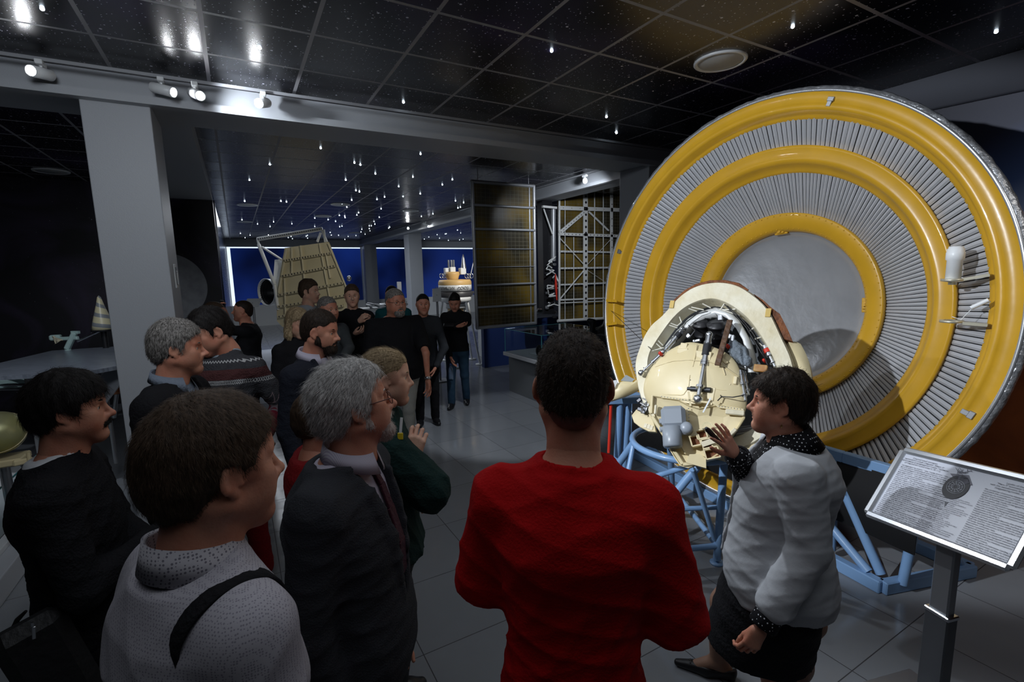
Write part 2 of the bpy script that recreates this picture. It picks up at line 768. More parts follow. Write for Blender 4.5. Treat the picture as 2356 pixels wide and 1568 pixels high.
def star_ceiling():
    m = mat('ceiling_tiles', (0.006, 0.006, 0.012), 0.2, spec=0.6)
    g = NT(m)
    oc = g.obj()
    o = g.sep(oc)

    def line(ax, off, w):
        v = g.math('DIVIDE', g.math('SUBTRACT', o[ax], off), 0.6)
        fr = g.math('FRACT', v)
        d = g.math('MINIMUM', fr, g.math('SUBTRACT', 1.0, fr))
        return d, g.math('LESS_THAN', d, w), g.math('FLOOR', v)
    d1, l1, i1 = line(0, -0.04, 0.021)
    d2, l2, i2 = line(1, 0.46, 0.021)
    ln = g.math('MAXIMUM', l1, l2)
    # printed stars
    col = None
    nb = g.n('ShaderNodeTexNoise')
    nb.inputs['Scale'].default_value = 0.9
    nb.inputs['Detail'].default_value = 3
    g.l(oc, nb.inputs['Vector'])
    neb = g.n('ShaderNodeValToRGB')
    neb.color_ramp.elements[0].position = 0.52
    neb.color_ramp.elements[1].position = 0.8
    neb.color_ramp.elements[0].color = (0.0045, 0.0045, 0.009, 1)
    neb.color_ramp.elements[1].color = (0.055, 0.038, 0.11, 1)
    g.l(nb.outputs['Fac'], neb.inputs['Fac'])
    col = neb.outputs[0]
    for sc, rad, thr, br in ((34, 0.10, 0.74, 0.8), (13, 0.06, 0.68, 0.9), (5.5, 0.045, 0.6, 1.0)):
        v = g.n('ShaderNodeTexVoronoi', voronoi_dimensions='2D')
        v.inputs['Scale'].default_value = sc
        g.l(oc, v.inputs['Vector'])
        on = g.math('MULTIPLY', g.math('LESS_THAN', v.outputs['Distance'], rad),
                    g.math('GREATER_THAN', g.sep(v.outputs['Color'])[0], thr))
        col = g.mix(g.math('MULTIPLY', on, br), col, (0.75, 0.75, 0.85))
    g.l(g.mix(ln, col, (0.34, 0.34, 0.36)), g.b.inputs['Base Color'])
    g.l(g.math('ADD', 0.27, g.math('MULTIPLY', ln, 0.3)), g.b.inputs['Roughness'])
    # every lay-in tile hangs at a slightly different tilt
    wn = g.n('ShaderNodeTexWhiteNoise', noise_dimensions='2D')
    cb = g.n('ShaderNodeCombineXYZ')
    g.l(i1, cb.inputs[0])
    g.l(i2, cb.inputs[1])
    g.l(cb.outputs[0], wn.inputs['Vector'])
    geo = g.n('ShaderNodeNewGeometry')
    vm = g.n('ShaderNodeVectorMath', operation='SUBTRACT')
    g.l(wn.outputs['Color'], vm.inputs[0])
    vm.inputs[1].default_value = (0.5, 0.5, 0.5)
    vs_ = g.n('ShaderNodeVectorMath', operation='SCALE')
    vs_.inputs['Scale'].default_value = 0.02
    g.l(vm.outputs[0], vs_.inputs[0])
    va = g.n('ShaderNodeVectorMath', operation='ADD')
    g.l(geo.outputs['Normal'], va.inputs[0])
    g.l(vs_.outputs[0], va.inputs[1])
    vn = g.n('ShaderNodeVectorMath', operation='NORMALIZE')
    g.l(va.outputs[0], vn.inputs[0])
    g.l(vn.outputs[0], g.b.inputs['Normal'])
    return m


def space_mural():
    """printed night sky with a faint violet nebula and a pale moon"""
    m = mat('space_mural', (0.01, 0.01, 0.016), 0.45)
    g = NT(m)
    geo = g.n('ShaderNodeNewGeometry')
    P = geo.outputs['Position']
    o = g.sep(P)
    n = g.n('ShaderNodeTexNoise')
    n.inputs['Scale'].default_value = 0.8
    n.inputs['Detail'].default_value = 8
    n.inputs['Distortion'].default_value = 1.2
    g.l(P, n.inputs['Vector'])
    r = g.n('ShaderNodeValToRGB')
    r.color_ramp.elements[0].position = 0.5
    r.color_ramp.elements[1].position = 0.78
    r.color_ramp.elements[0].color = (0.006, 0.006, 0.011, 1)
    r.color_ramp.elements[1].color = (0.05, 0.035, 0.085, 1)
    g.l(n.outputs['Fac'], r.inputs['Fac'])
    col = r.outputs[0]
    for sc, rad, thr in ((22, 0.05, 0.8), (6, 0.03, 0.6)):
        v = g.n('ShaderNodeTexVoronoi')
        v.inputs['Scale'].default_value = sc
        g.l(P, v.inputs['Vector'])
        on = g.math('MULTIPLY', g.math('LESS_THAN', v.outputs['Distance'], rad), g.math('GREATER_THAN', g.sep(v.outputs['Color'])[0], thr))
        col = g.mix(on, col, (0.7, 0.7, 0.85))
    dx = g.math('SUBTRACT', o[0], -0.99)
    dz = g.math('SUBTRACT', o[2], 1.86)
    d = g.math('SQRT', g.math('ADD', g.math('MULTIPLY', dx, dx), g.math('MULTIPLY', dz, dz)))
    n3 = g.n('ShaderNodeTexNoise')
    n3.inputs['Scale'].default_value = 7
    n3.inputs['Detail'].default_value = 8
    g.l(P, n3.inputs['Vector'])
    moon = g.mix(n3.outputs['Fac'], (0.16, 0.17, 0.19), (0.5, 0.52, 0.55))
    col = g.mix(g.math('LESS_THAN', d, 0.56), col, moon)
    g.l(col, g.b.inputs['Base Color'])
    return m


def planet_mural():
    """printed red planet filling the lower wall, its limb glowing blue against black"""
    m = mat('planet_mural', (0.02, 0.02, 0.03), 0.5)
    g = NT(m)
    geo = g.n('ShaderNodeNewGeometry')
    P = geo.outputs['Position']
    o = g.sep(P)
    # planet disc centred low and toward the near end of the wall
    dy = g.math('SUBTRACT', o[1], -0.9)
    dz = g.math('SUBTRACT', o[2], -0.9)
    d = g.math('SQRT', g.math('ADD', g.math('MULTIPLY', dy, dy), g.math('MULTIPLY', dz, dz)))
    sky = g.n('ShaderNodeValToRGB')
    e = sky.color_ramp.elements
    e[0].position = 0.0
    e[0].color = (0.25, 0.34, 0.55, 1)
    e[1].position = 1.0
    e[1].color = (0.004, 0.004, 0.010, 1)
    e2 = e.new(0.25)
    e2.color = (0.035, 0.07, 0.2, 1)
    e3 = e.new(0.55)
    e3.color = (0.008, 0.012, 0.04, 1)
    g.l(g.math('DIVIDE', g.math('SUBTRACT', d, 3.9), 1.3, True), sky.inputs['Fac'])
    n = g.n('ShaderNodeTexNoise')
    n.inputs['Scale'].default_value = 1.7
    n.inputs['Detail'].default_value = 9
    n.inputs['Distortion'].default_value = 0.7
    g.l(P, n.inputs['Vector'])
    r = g.n('ShaderNodeValToRGB')
    r.color_ramp.elements[0].position = 0.3
    r.color_ramp.elements[1].position = 0.7
    r.color_ramp.elements[0].color = (0.10, 0.022, 0.006, 1)
    r.color_ramp.elements[1].color = (0.36, 0.095, 0.02, 1)
    g.l(n.outputs['Fac'], r.inputs['Fac'])
    g.l(g.mix(g.math('LESS_THAN', d, 3.9), sky.outputs[0], r.outputs[0]), g.b.inputs['Base Color'])
    return m


M_FLOOR = tile_floor()
M_CEIL = star_ceiling()
M_GREY = mat('painted_grey', (0.40, 0.42, 0.45), 0.45, bump=(180, 0.08))
M_DARKWALL = mat('dark_wall_paint', (0.018, 0.02, 0.028), 0.5)
M_NAVY = mat('navy_gloss_panel', (0.012, 0.022, 0.055), 0.2)
M_BLUEWALL = mat('blue_low_partition', (0.02, 0.04, 0.14), 0.35)
M_WHITE = mat('white_lacquer', (0.75, 0.77, 0.78), 0.35)
M_BLACK = mat('black_plastic', (0.012, 0.012, 0.014), 0.4)
M_CHROME = mat('brushed_metal', (0.62, 0.64, 0.67), 0.28, metal=1.0)
M_STEEL = mat('dull_steel', (0.42, 0.43, 0.45), 0.4, metal=0.9)
M_GLASS = mat('clear_glass', (0.9, 0.97, 1.0), 0.02, trans=1.0, ior=1.1)
M_LED = mat('led_star', (1, 1, 1), 0.5, emit=(0.75, 0.88, 1.0), estr=16)
M_LAMP = mat('lamp_lens', (1, 1, 1), 0.4, emit=(0.93, 0.96, 1.0), estr=130)
M_DAY = mat('daylight_gap', (1, 1, 1), 0.5, emit=(0.72, 0.85, 1.0), estr=1.15)


def blind_mat():
    m = mat('blue_blind', (0.004, 0.012, 0.06), 0.7)
    g = NT(m)
    geo = g.n('ShaderNodeNewGeometry')
    n = g.n('ShaderNodeTexNoise')
    n.inputs['Scale'].default_value = 0.35
    g.l(geo.outputs['Position'], n.inputs['Vector'])
    g.b.inputs['Emission Color'].default_value = (0.012, 0.045, 0.33, 1)  # the blind's own glow stands in for daylight coming through it
    r = g.n('ShaderNodeMapRange')
    r.inputs[1].default_value = 0.35
    r.inputs[2].default_value = 0.65
    r.inputs[3].default_value = 0.06
    r.inputs[4].default_value = 0.36
    g.l(n.outputs['Fac'], r.inputs[0])
    g.l(r.outputs[0], g.b.inputs['Emission Strength'])
    return m


M_BLIND = blind_mat()


def slab(name, lo, hi, m, bevel=0.0):
    lo, hi = A(*lo), A(*hi)
    o = MB().box((lo + hi) / 2, hi - lo).build(name, m, bevel=bevel)
    o['kind'] = 'structure'
    return o


def world_origin(o):
    """keep texture coordinates tied to the room"""
    off = Vector(o.location)
    o.data.transform(Matrix.Translation(off))
    o.location = (0, 0, 0)
    return o


world_origin(slab('floor', (-7, -3, -0.1), (13, 23, 0), M_FLOOR))
world_origin(slab('ceiling', (-7, -3, 3.5), (13, 23, 3.6), M_CEIL))
slab('wall_rear', (-7, -3.1, 0), (5.4, -3, 3.5), M_DARKWALL)
slab('wall_left', (-7.1, -3, 0), (-7, 9.85, 3.5), M_DARKWALL)
slab('wall_mural_left', (-7, 9.85, 0), (-0.22, 10.0, 3.5), space_mural())
slab('wall_corridor', (-0.34, 10.0, 0), (-0.22, 22.4, 3.5), M_NAVY)
slab('wall_planet_mural', (5.3, -3, 0), (5.42, 4.7, 3.5), planet_mural())
slab('wall_right', (13.0, 4.6, 0), (13.1, 23, 3.5), M_DARKWALL)
slab('wall_right_return', (5.42, 4.5, 0), (13.0, 4.6, 3.5), M_DARKWALL)
# soffit band above the mural, its lower edge bowed
b = MB()
ys = np.linspace(-3, 4.62, 40)
low = 3.32 - 0.11 * np.clip((3.2 - ys) / 3.2, 0, 1) ** 1.0
for i in range(39):
    y0, y1, z0, z1 = ys[i], ys[i + 1], low[i], low[i + 1]
    b.raw([[5.08, y0, 3.499], [5.08, y1, 3.499], [5.2, y1, z1], [5.2, y0, z0], [5.31, y1, z1], [5.31, y0, z0]],
          [(0, 1, 2, 3), (3, 2, 4, 5)], 0, True)
tag(b.build('trim_1', mat('soffit_paint', (0.10, 0.105, 0.125), 0.6)), kind='structure')

# beams and pillars
slab('beam_near', (-7, 4.65, 3.3), (5.08, 5.2, 3.5), M_GREY)
slab('beam_near_ledge', (-7, 4.57, 3.27), (5.0, 4.66, 3.325), M_GREY)
slab('beam_side', (-0.84, 5.2, 3.3), (-0.22, 9.84, 3.5), M_GREY)
slab('beam_far', (4.95, 5.2, 3.3), (5.42, 22.3, 3.5), M_GREY)
slab('beam_far_ledge', (4.88, 5.2, 3.27), (4.95, 22.3, 3.32), M_GREY)
slab('pillar_1', (-0.85, 4.65, 0), (-0.44, 5.3, 3.3), M_GREY, 0.006)
slab('pillar_2', (4.66, 4.65, 0), (5.2, 5.19, 3.3), M_GREY, 0.006)
slab('pillar_3', (4.93, 9.9, 0), (5.38, 10.4, 3.3), M_GREY, 0.006)
slab('pillar_4', (4.98, 15.5, 0), (5.42, 16.0, 3.3), M_GREY, 0.006)
slab('pillar_5', (5.02, 21.9, 0), (5.55, 22.4, 3.3), M_GREY, 0.006)
slab('wall_low_partition', (4.4, 9.0, 0), (9.0, 9.12, 0.95), M_BLUEWALL)
# window wall
slab('wall_window_head', (-0.34, 22.4, 3.2), (13, 22.6, 3.5), M_GREY)
slab('wall_window_base', (-0.34, 22.3, 0), (13, 22.6, 0.86), M_WHITE)
for i, (x0, x1) in enumerate(((-0.2, 5.0), (5.5, 7.55), (7.6, 12.95))):
    w = slab('window_%d' % (i + 1), (x0, 22.6, 0.86), (x1, 22.64, 3.2), M_DAY)
    MB().box(((x0 + x1) / 2 + (0.05 if i == 0 else 0), 22.5, 2.0), (x1 - x0 - 0.14 if i == 0 else x1 - x0 - 0.04, 0.02, 2.3)).build('window_blind', M_BLIND, w)
slab('trim_2', (-0.34, 22.2, 0), (-0.2, 22.4, 3.3), M_WHITE)
slab('trim_3', (-0.215, 9.86, 0), (-0.19, 9.9, 3.3), M_NAVY)


# ------------------------------------------------------------------ ceiling fittings
def ceiling_disc(p, r, label, glow=0.0):
    t = empty('ceiling_disc_light', (p[0], p[1], 3.5), label, 'ceiling light', 'flush round ceiling lights')
    c = (p[0], p[1], 3.5)
    MB().lathe([(r, 0.0), (r, -0.008), (r * 0.97, -0.014), (r * 0.87, -0.014), (r * 0.84, -0.004), (r * 0.84, 0)], c, n=40).build('rim', M_WHITE, t)
    MB().lathe([(r * 0.84, -0.004), (r * 0.8, -0.012), (0.001, -0.015)], c, n=40).build('diffuser', mat('diffuser', (0.42, 0.44, 0.45), 0.5), t)
    return t


ceiling_disc(atz(1657, 140, 3.5), 0.185, 'large round white ceiling light, off, above the yellow ringed dish')
ceiling_disc(atz(118, 393, 3.5), 0.20, 'round ceiling light near the dark mural left of the grey pillar')
FAR_D = [(569, 471, 'round flush light over the far gallery, nearest the corridor wall of its row of three'),
         (563, 510, 'round flush light over the far gallery, middle one along the corridor wall'),
         (564, 542, 'round flush light over the far gallery, last before the blue blinds at the corridor side'),
         (783, 470, 'round flush light in the middle of the far starry ceiling'),
         (744, 497, 'round flush light over the ribbed cream panel'),
         (945, 484, 'round flush light over the far gallery just left of the long side beam'),
         (815, 535, 'round flush light closest to the middle window pillar')]
for x, y, lb in FAR_D:
    ceiling_disc(atz(x, y, 3.5), 0.2, lb)

# fibre stars set into the ceiling
Z7 = [(980, 152), (1275, 280), (1327, 298), (535, 295), (357, 432), (1458, 376), (1199, 431), (1786, 404), (2131, 427), (1662, 487),
      (1288, 523), (1318, 533), (1850, 551), (2043, 472), (1700, 574), (1538, 579), (1251, 607), (1472, 600), (1208, 668), (632, 616),
      (681, 622), (315, 616), (1508, 683), (1166, 638), (2158, 613), (2229, 629), (2180, 676), (2201, 669), (1961, 727), (1860, 750),
      (1311, 717), (1296, 738), (1190, 747), (1143, 741), (1193, 760), (1045, 778), (928, 765), (1110, 793), (1492, 757), (1446, 793),
      (1724, 762), (928, 838), (728, 815), (568, 797), (537, 839), (428, 816), (291, 779), (278, 898), (319, 936), (362, 914),
      (522, 911), (1146, 840), (1166, 835), (1340, 862), (1332, 886), (1405, 832), (1422, 832), (1404, 857), (1410, 876), (1368, 905),
      (1454, 818), (1583, 843), (1574, 853), (1288, 917), (1220, 925), (1191, 951), (1073, 913), (1063, 890), (1136, 915), (863, 915),
      (853, 923), (733, 945), (696, 935), (721, 925), (865, 940), (1853, 203), (2176, 870), (2204, 895), (2078, 901), (2068, 904),
      (1998, 910), (2019, 940), (1925, 930), (1843, 930), (2096, 960), (2194, 955), (2225, 948), (1886, 948)]
ST = [(480 + x / 3.8, 300 + y / 3.8) for x, y in Z7]
ST += [(700 + x / 2.941, y / 2.941) for x, y in [(1674, 340), (671, 688), (2045, 788), (2113, 897), (2200, 1210)]]
ST += [(x / 2.941, y / 2.941) for x, y in [(285, 55), (1757, 320)]] + [(1824, 60), (2292, 72), (1418, 304)]
star = MB().lathe([(0.001, 0.0), (0.011, 0.0), (0.010, -0.006), (0.006, -0.010), (0.001, -0.011)], (0, 0, 0), n=10).build('ceiling_star_light', M_LED, loc=(0, 0, 0))
tag(star, 'tiny bluish-white point light set in the dark starry ceiling', 'star light', 'point lights of the starry ceiling')
first = True
for x, y in ST:
    p = atz(x, y, 3.5)
    if p[1] > 22.2 or p[0] > 12.8 or p[1] < 0:
        continue
    s_ = star if first else star.copy()
    if not first:
        scene.collection.objects.link(s_)
    first = False
    s_.location = (p[0], p[1], 3.498)
    if p[1] > 9:
        s_.scale = (1.1, 1.1, 1.1)


# track lights
def track(a, b_, label, n_up=(0, 0, 1)):
    t = empty('lighting_track', (A(*a) + A(*b_)) / 2, label, 'lighting track')
    MB().bar(a, b_, 0.035, 0.022, mi=0).build('rail', mat('track_grey', (0.3, 0.31, 0.33), 0.4), t)
    MB().bar(A(*a) + A(0, 0, -0.0115), A(*b_) + A(0, 0, -0.0115), 0.012, 0.004).build('slot', M_BLACK, t)
    return t


track((-6.5, 4.47, 3.44), (4.9, 4.47, 3.44), 'long pale lighting track along the near ceiling beam')
track((4.78, 5.5, 3.44), (4.78, 21.0, 3.44), 'lighting track along the far side beam over the blue-blind gallery')


def track_spot(base, tgt, label, group='white cylinder spotlights on the tracks', L=0.17, r=0.036):
    """a white cylinder head on a short neck below the track"""
    base = A(*base)
    d = unit(A(*tgt) - base)
    hd = base + A(0, 0, -0.075)
    t = empty('track_spotlight', base, label, 'spotlight', group)
    MB().box(base + A(0, 0, -0.015), (0.04, 0.10, 0.03), bev=0.004).rod(base + A(0, 0, -0.03), hd, 0.009).build('mount', M_WHITE, t)
    a, b2 = hd - d * L * 0.45, hd + d * L * 0.55
    MB().lathe([(0.001, 0), (r * 0.9, 0.0), (r, 0.006), (r, L), (r * 0.86, L), (r * 0.84, L - 0.02), (0.001, L - 0.02)], a, d, 24).build('head', M_WHITE, t)
    MB().lathe([(0.001, 0.0), (r * 0.8, -0.004), (r * 0.8, -0.008)], b2 + d * 0.001 - d * 0.012, d, 20).build('lens', M_LAMP, t)
    return t


def aimed(px, py, qx, qy, depth=None):
    return at(px, py, depth)


for (x, y), tg, lb in (((98, 180), (-2.6, 0.5, 2.6), 'white track spotlight furthest to the left, lens towards the left'),
                       ((372, 203), (0.9, 3.6, 3.0), 'white track spotlight left of the pair above the grey pillar, lens turned right'),
                       ((450, 215), (0.35, 3.2, 2.9), 'brightly lit white spotlight, right one of the pair above the grey pillar'),
                       ((606, 234), (-0.6, 2.6, 2.7), 'white track spotlight right of the pillar, lens towards the left')):
    p = aty(x, y, 4.47)
    track_spot((p[0], 4.47, 3.43), tg, lb)
track_spot((4.72, 14.6, 3.43), (3.0, 12.0, 3.2), 'glaring far spotlight on the side beam before the window pillar')
track_spot((4.78, 13.3, 3.43), (6.0, 12.5, 2.4), 'dark-bodied far spotlight on the side beam, pointing away')
track_spot((4.78, 6.1, 3.43), (4.0, 5.0, 2.9), 'small lit spotlight above the gold solar panels')
# small fittings on the first pillar
t = empty('wall_switch', (-0.44, 4.95, 2.0), 'small white framed switch plate on the side of the grey pillar', 'switch')
MB().box((-0.434, 4.95, 2.02), (0.012, 0.12, 0.2), bev=0.004).build('plate', M_WHITE, t)
MB().box((-0.426, 4.95, 2.02), (0.006, 0.075, 0.15), bev=0.002).build('panel', mat('panel_dark', (0.12, 0.13, 0.14), 0.4), t)
MB().box((-0.421, 4.95, 2.0), (0.006, 0.03, 0.1), bev=0.002).box((-0.421, 4.95, 2.06), (0.006, 0.05, 0.012)).build('rocker', M_WHITE, t)
# ------------------------------------------------------------------ the ribbed dish
DC = A(3.528, 2.459, 1.682)
DN = unit(A(-0.99596, -0.04943, 0.07493))
DR = 1.6
DF = frame(DN)          # columns: x (in plane), y (up), n


def dpt(r, ang, h):
    """point of the dish: radius (1 = rim), angle from its own 'right', height above the rim plane in metres"""
    return DC + DN * h + DR * r * (math.cos(ang) * DF[:, 0] + math.sin(ang) * DF[:, 1])


def dd(r):
    """depth of the cone below the rim plane in metres"""
    return -DR * 0.31 * (1 - r) / 0.513


M_SLAT = mat('aluminium_paint', (0.46, 0.475, 0.50), 0.34, metal=0.3, bump=(25, 0.03), var=(6, (0.52, 0.53, 0.56), 0.25))
M_SLATD = mat('slat_gap', (0.05, 0.052, 0.056), 0.6)
M_YEL = mat('ochre_enamel', (0.62, 0.34, 0.022), 0.3, coat=0.3, bump=(9, 0.06), var=(5, (0.52, 0.29, 0.018), 0.25))
M_BOWL = mat('bowl_metal', (0.42, 0.43, 0.45), 0.3, metal=0.5, bump=(5, 0.35), var=(2.5, (0.50, 0.51, 0.53), 0.2))
M_FOIL = mat('crinkled_foil', (0.55, 0.56, 0.58), 0.35, metal=0.7, bump=(22, 0.9), var=(30, (0.30, 0.31, 0.33), 0.2))
M_CREAM = mat('cream_paint', (0.70, 0.60, 0.37), 0.42, coat=0.2, bump=(14, 0.08), var=(5, (0.64, 0.53, 0.30), 0.3))
M_CREAM2 = mat('pale_cream', (0.74, 0.70, 0.56), 0.5, bump=(30, 0.2), var=(7, (0.60, 0.52, 0.33), 0.22))
M_RUST = mat('charred_brown', (0.22, 0.07, 0.018), 0.7, bump=(40, 0.6), var=(25, (0.09, 0.03, 0.012), 0.2))

dish = empty('ribbed_dish', dpt(1.0, -math.pi / 2, -0.1), 'huge round dish of grey radial slats with three yellow rings, propped by the wall', 'spacecraft shield')
A3 = (DF[:, 0])


def ring(prof):
    return [(DR * r, h) for r, h in prof]


# corrugated zones: two separate ribbed bands
def corrugated(r0, r1, n, name, seed):
    rng = random.Random(seed)
    b = MB()
    V = []
    Fc = []
    mi = []
    per = 5
    for i in range(n):
        a0 = 2 * math.pi * i / n
        w = 2 * math.pi / n
        jit = rng.uniform(-0.003, 0.003)
        for j, (u, h) in enumerate(((0.0, -0.024), (0.08, -0.003 + jit), (0.42, 0.005 + jit), (0.92, -0.002 + jit), (1.0, -0.024))):
            for r in (r0, r1):
                V.append(dpt(r, a0 + w * u, dd(r) + h))
    V = np.array(V)
    for i in range(n):
        for j in range(per):
            p = i * 10 + 2 * j
            q = p + 2 if j < 4 else ((i + 1) % n) * 10
            Fc.append((p, p + 1, q + 1, q))
            mi.append(0 if j in (1, 2) else 1)
    b.raw(V, Fc)
    b.mi = mi
    return b.build(name, [M_SLAT, M_SLATD], dish)


corrugated(0.775, 0.889, 230, 'outer_slats', 1)
corrugated(0.475, 0.69, 230, 'inner_slats', 2)
# yellow rings, each a pressed channel standing proud of the slats
MB().lathe(ring([(0.985, 0.0), (0.982, -0.004), (0.945, -0.02), (0.938, -0.012), (0.925, -0.006), (0.912, -0.02), (0.905, -0.085),
                 (0.898, -0.098), (0.886, -0.105), (0.886, -0.135)]), DC, DN, 160, xref=A3).build('outer_ring', M_YEL, dish)
MB().lathe(ring([(0.783, dd(0.783) - 0.01), (0.783, dd(0.783) + 0.035), (0.770, dd(0.77) + 0.045), (0.735, dd(0.735) + 0.052), (0.730, dd(0.73) + 0.060),
                 (0.715, dd(0.715) + 0.068), (0.704, dd(0.704) + 0.055), (0.698, dd(0.698) + 0.02), (0.680, dd(0.68) + 0.012), (0.672, dd(0.672) + 0.010),
                 (0.670, dd(0.67) - 0.02)]), DC, DN, 150, xref=A3).build('middle_ring', M_YEL, dish)
MB().lathe(ring([(0.490, dd(0.49) - 0.01), (0.490, dd(0.49) + 0.045), (0.484, dd(0.484) + 0.055), (0.420, dd(0.42) + 0.075), (0.408, dd(0.408) + 0.072),
                 (0.400, dd(0.4) + 0.055), (0.398, dd(0.398) - 0.05)]), DC, DN, 120, xref=A3).build('inner_ring', M_YEL, dish)
# domed grey bowl inside
MB().lathe(ring([(0.40, dd(0.4) + 0.02)] + [(0.395 * math.cos(a), dd(0.4) + 0.02 - 0.13 * math.sin(a)) for a in np.linspace(0.05, math.pi / 2 - 0.003, 26)]),
           DC, DN, 120, xref=A3).build('bowl', M_BOWL, dish)
# silver rim, crinkled foil blanket over it and the back cone
MB().lathe(ring([(0.984, 0.002), (0.990, 0.010), (0.996, 0.004), (0.996, -0.01)]), DC, DN, 200, xref=A3).build('rim', mat('bright_rim', (0.75, 0.77, 0.8), 0.25, metal=0.8), dish)
rng = random.Random(5)
b = MB()
pr = [(0.996, 0.0), (1.006, -0.004), (1.012, -0.03), (1.008, -0.06), (0.99, -0.12), (0.80, dd(0.8) - 0.16), (0.42, dd(0.42) - 0.2), (0.2, dd(0.42) - 0.26), (0.001, dd(0.42) - 0.28)]
n = 240
V = []
for i, (r, h) in enumerate(pr):
    for k in range(n):
        j = rng.uniform(-0.002, 0.002) if 1 <= i <= 3 else 0
        V.append(dpt(r + j, 2 * math.pi * k / n, h + j * 1.2))
Fc = [(i * n + k, (i + 1) * n + k, (i + 1) * n + (k + 1) % n, i * n + (k + 1) % n) for i in range(len(pr) - 1) for k in range(n)]
b.raw(V, Fc, 0, True)
b.build('foil_blanket', M_FOIL, dish)
# rivets on the inner ring
b = MB()
for k in range(90):
    for rr in (0.413, 0.480):
        p = dpt(rr, 2 * math.pi * k / 90, dd(rr) + (0.074 if rr < 0.45 else 0.058))
        b.lathe([(0.0065, 0.0), (0.005, 0.003), (0.0005, 0.004)], p, DN, 6)
tag(b.build('rivets', M_YEL, dish), kind='stuff')


def dang(x, y, r):
    """angle on the dish of a photo pixel at about radius r"""
    v = ray(x, y)
    c = DC + DN * dd(r)
    t = np.dot(c - CAM, DN) / np.dot(v, DN)
    q = CAM + v * t - c
    return math.atan2(q @ DF[:, 1], q @ DF[:, 0])


# small yellow latches on the rings
for (x, y, r, h) in ((1803, 540, 0.405, 0.03), (1985, 702, 0.398, 0.03)):
    a = dang(x, y, r)
    p = dpt(r, a, dd(r) + h)
    R = np.stack([unit(dpt(r, a + 0.01, 0) - dpt(r, a, 0)), unit(dpt(r + 0.01, a, 0) - dpt(r, a, 0)), DN], 1)
    MB().box(p, (0.11, 0.05, 0.03), R, bev=0.004).box(p + DN * 0.02, (0.06, 0.035, 0.02), R, bev=0.003).rod(p + DN * 0.03, p + DN * 0.045, 0.012).build('latch', M_YEL, dish)
for (x, y) in ((1418, 692), (1425, 744)):
    a = dang(x, y, 0.94)
    p = dpt(0.915, a, 0.01)
    R = np.stack([unit(dpt(0.9, a + 0.01, 0) - dpt(0.9, a, 0)), unit(dpt(0.91, a, 0) - dpt(0.9, a, 0)), DN], 1)
    MB().box(p + DN * 0.02, (0.03, 0.16, 0.012), R, bev=0.003).box(p + DN * 0.0, (0.03, 0.012, 0.06), R).build('bracket', M_YEL, dish)
for (x, y) in ((1917, 238), (1427, 577), (2223, 944)):
    a = dang(x, y, 0.94)
    p = dpt(0.955, a, -0.008)
    R = np.stack([unit(dpt(0.9, a + 0.01, 0) - dpt(0.9, a, 0)), unit(dpt(0.91, a, 0) - dpt(0.9, a, 0)), DN], 1)
    MB().box(p, (0.045, 0.03, 0.014), R, bev=0.003).box(p + R[:, 1] * -0.03, (0.03, 0.035, 0.01), R, bev=0.002).build('clip', M_STEEL, dish)
# white canister and empty bracket on the right of the outer ring
pc = dpt(0.80, dang(2243, 640, 0.8), dd(0.8) + 0.16)
top = pc + A(0, 0, 0.185)
hing = dpt(0.895, dang(2290, 632, 0.89), -0.06)
b = MB().lathe([(0.001, 0), (0.036, 0), (0.036, 0.105), (0.043, 0.11), (0.043, 0.15), (0.04, 0.155), (0.04, 0.17), (0.034, 0.175), (0.034, 0.185), (0.001, 0.185)], pc, (0, 0, 1), 28)
b.build('canister', M_WHITE, dish)
b = MB().lathe([(0.001, 0), (0.055, 0), (0.055, -0.014), (0.02, -0.02), (0.02, -0.035), (0.001, -0.035)], pc, (0, 0, 1), 28)
b.bar(pc + unit(hing - pc) * 0.045 + A(0, 0, -0.01), hing, 0.05, 0.016)
b.build('canister_bracket', mat('bracket_alloy', (0.6, 0.57, 0.45), 0.35, metal=0.6), dish)
p2 = dpt(0.80, dang(2240, 738, 0.8), dd(0.8) + 0.16)
h2 = dpt(0.895, dang(2290, 748, 0.89), -0.06)
b = MB().lathe([(0.035, 0.0), (0.055, 0), (0.055, -0.014), (0.035, -0.014), (0.035, 0)], p2, (0, 0, 1), 28)
b.bar(p2 + unit(h2 - p2) * 0.05 + A(0, 0, -0.008), h2, 0.05, 0.016)
b.build('ring_bracket', mat('bracket_alloy'), dish)
q = dpt(0.895, dang(2290, 690, 0.89), -0.03)
MB().rod(q, q + unit(p2 - q) * 0.09 + A(0, 0, 0.01), 0.012).tube([q + unit(p2 - q) * 0.09, q + unit(p2 - q) * 0.14 + A(0, 0, -0.03), p2 + A(0, 0, 0.02)], 0.0022, 6).build('lead', M_WHITE, dish)
# guy wires from the left of the rim to the lander shell
MB().tube([dpt(0.93, dang(1412, 715, 0.93), 0.01), at(1500, 805, 3.25)], 0.0025, 6).build('guy_wire', M_BLACK, dish)

# blue stand under the dish
M_BLUE = mat('light_blue_enamel', (0.19, 0.33, 0.55), 0.35, coat=0.2, bump=(20, 0.05))
st = empty('dish_stand', (3.4, 1.9, 0), 'light blue steel stand on the floor carrying the huge yellow ringed dish', 'stand')


def tubes(name, segs, r=0.02, parent=None, m=None):
    b = MB()
    for s_ in segs:
        b.rod(s_[0], s_[1], r if len(s_) < 3 else s_[2])
    return b.build(name, m or M_BLUE, parent)


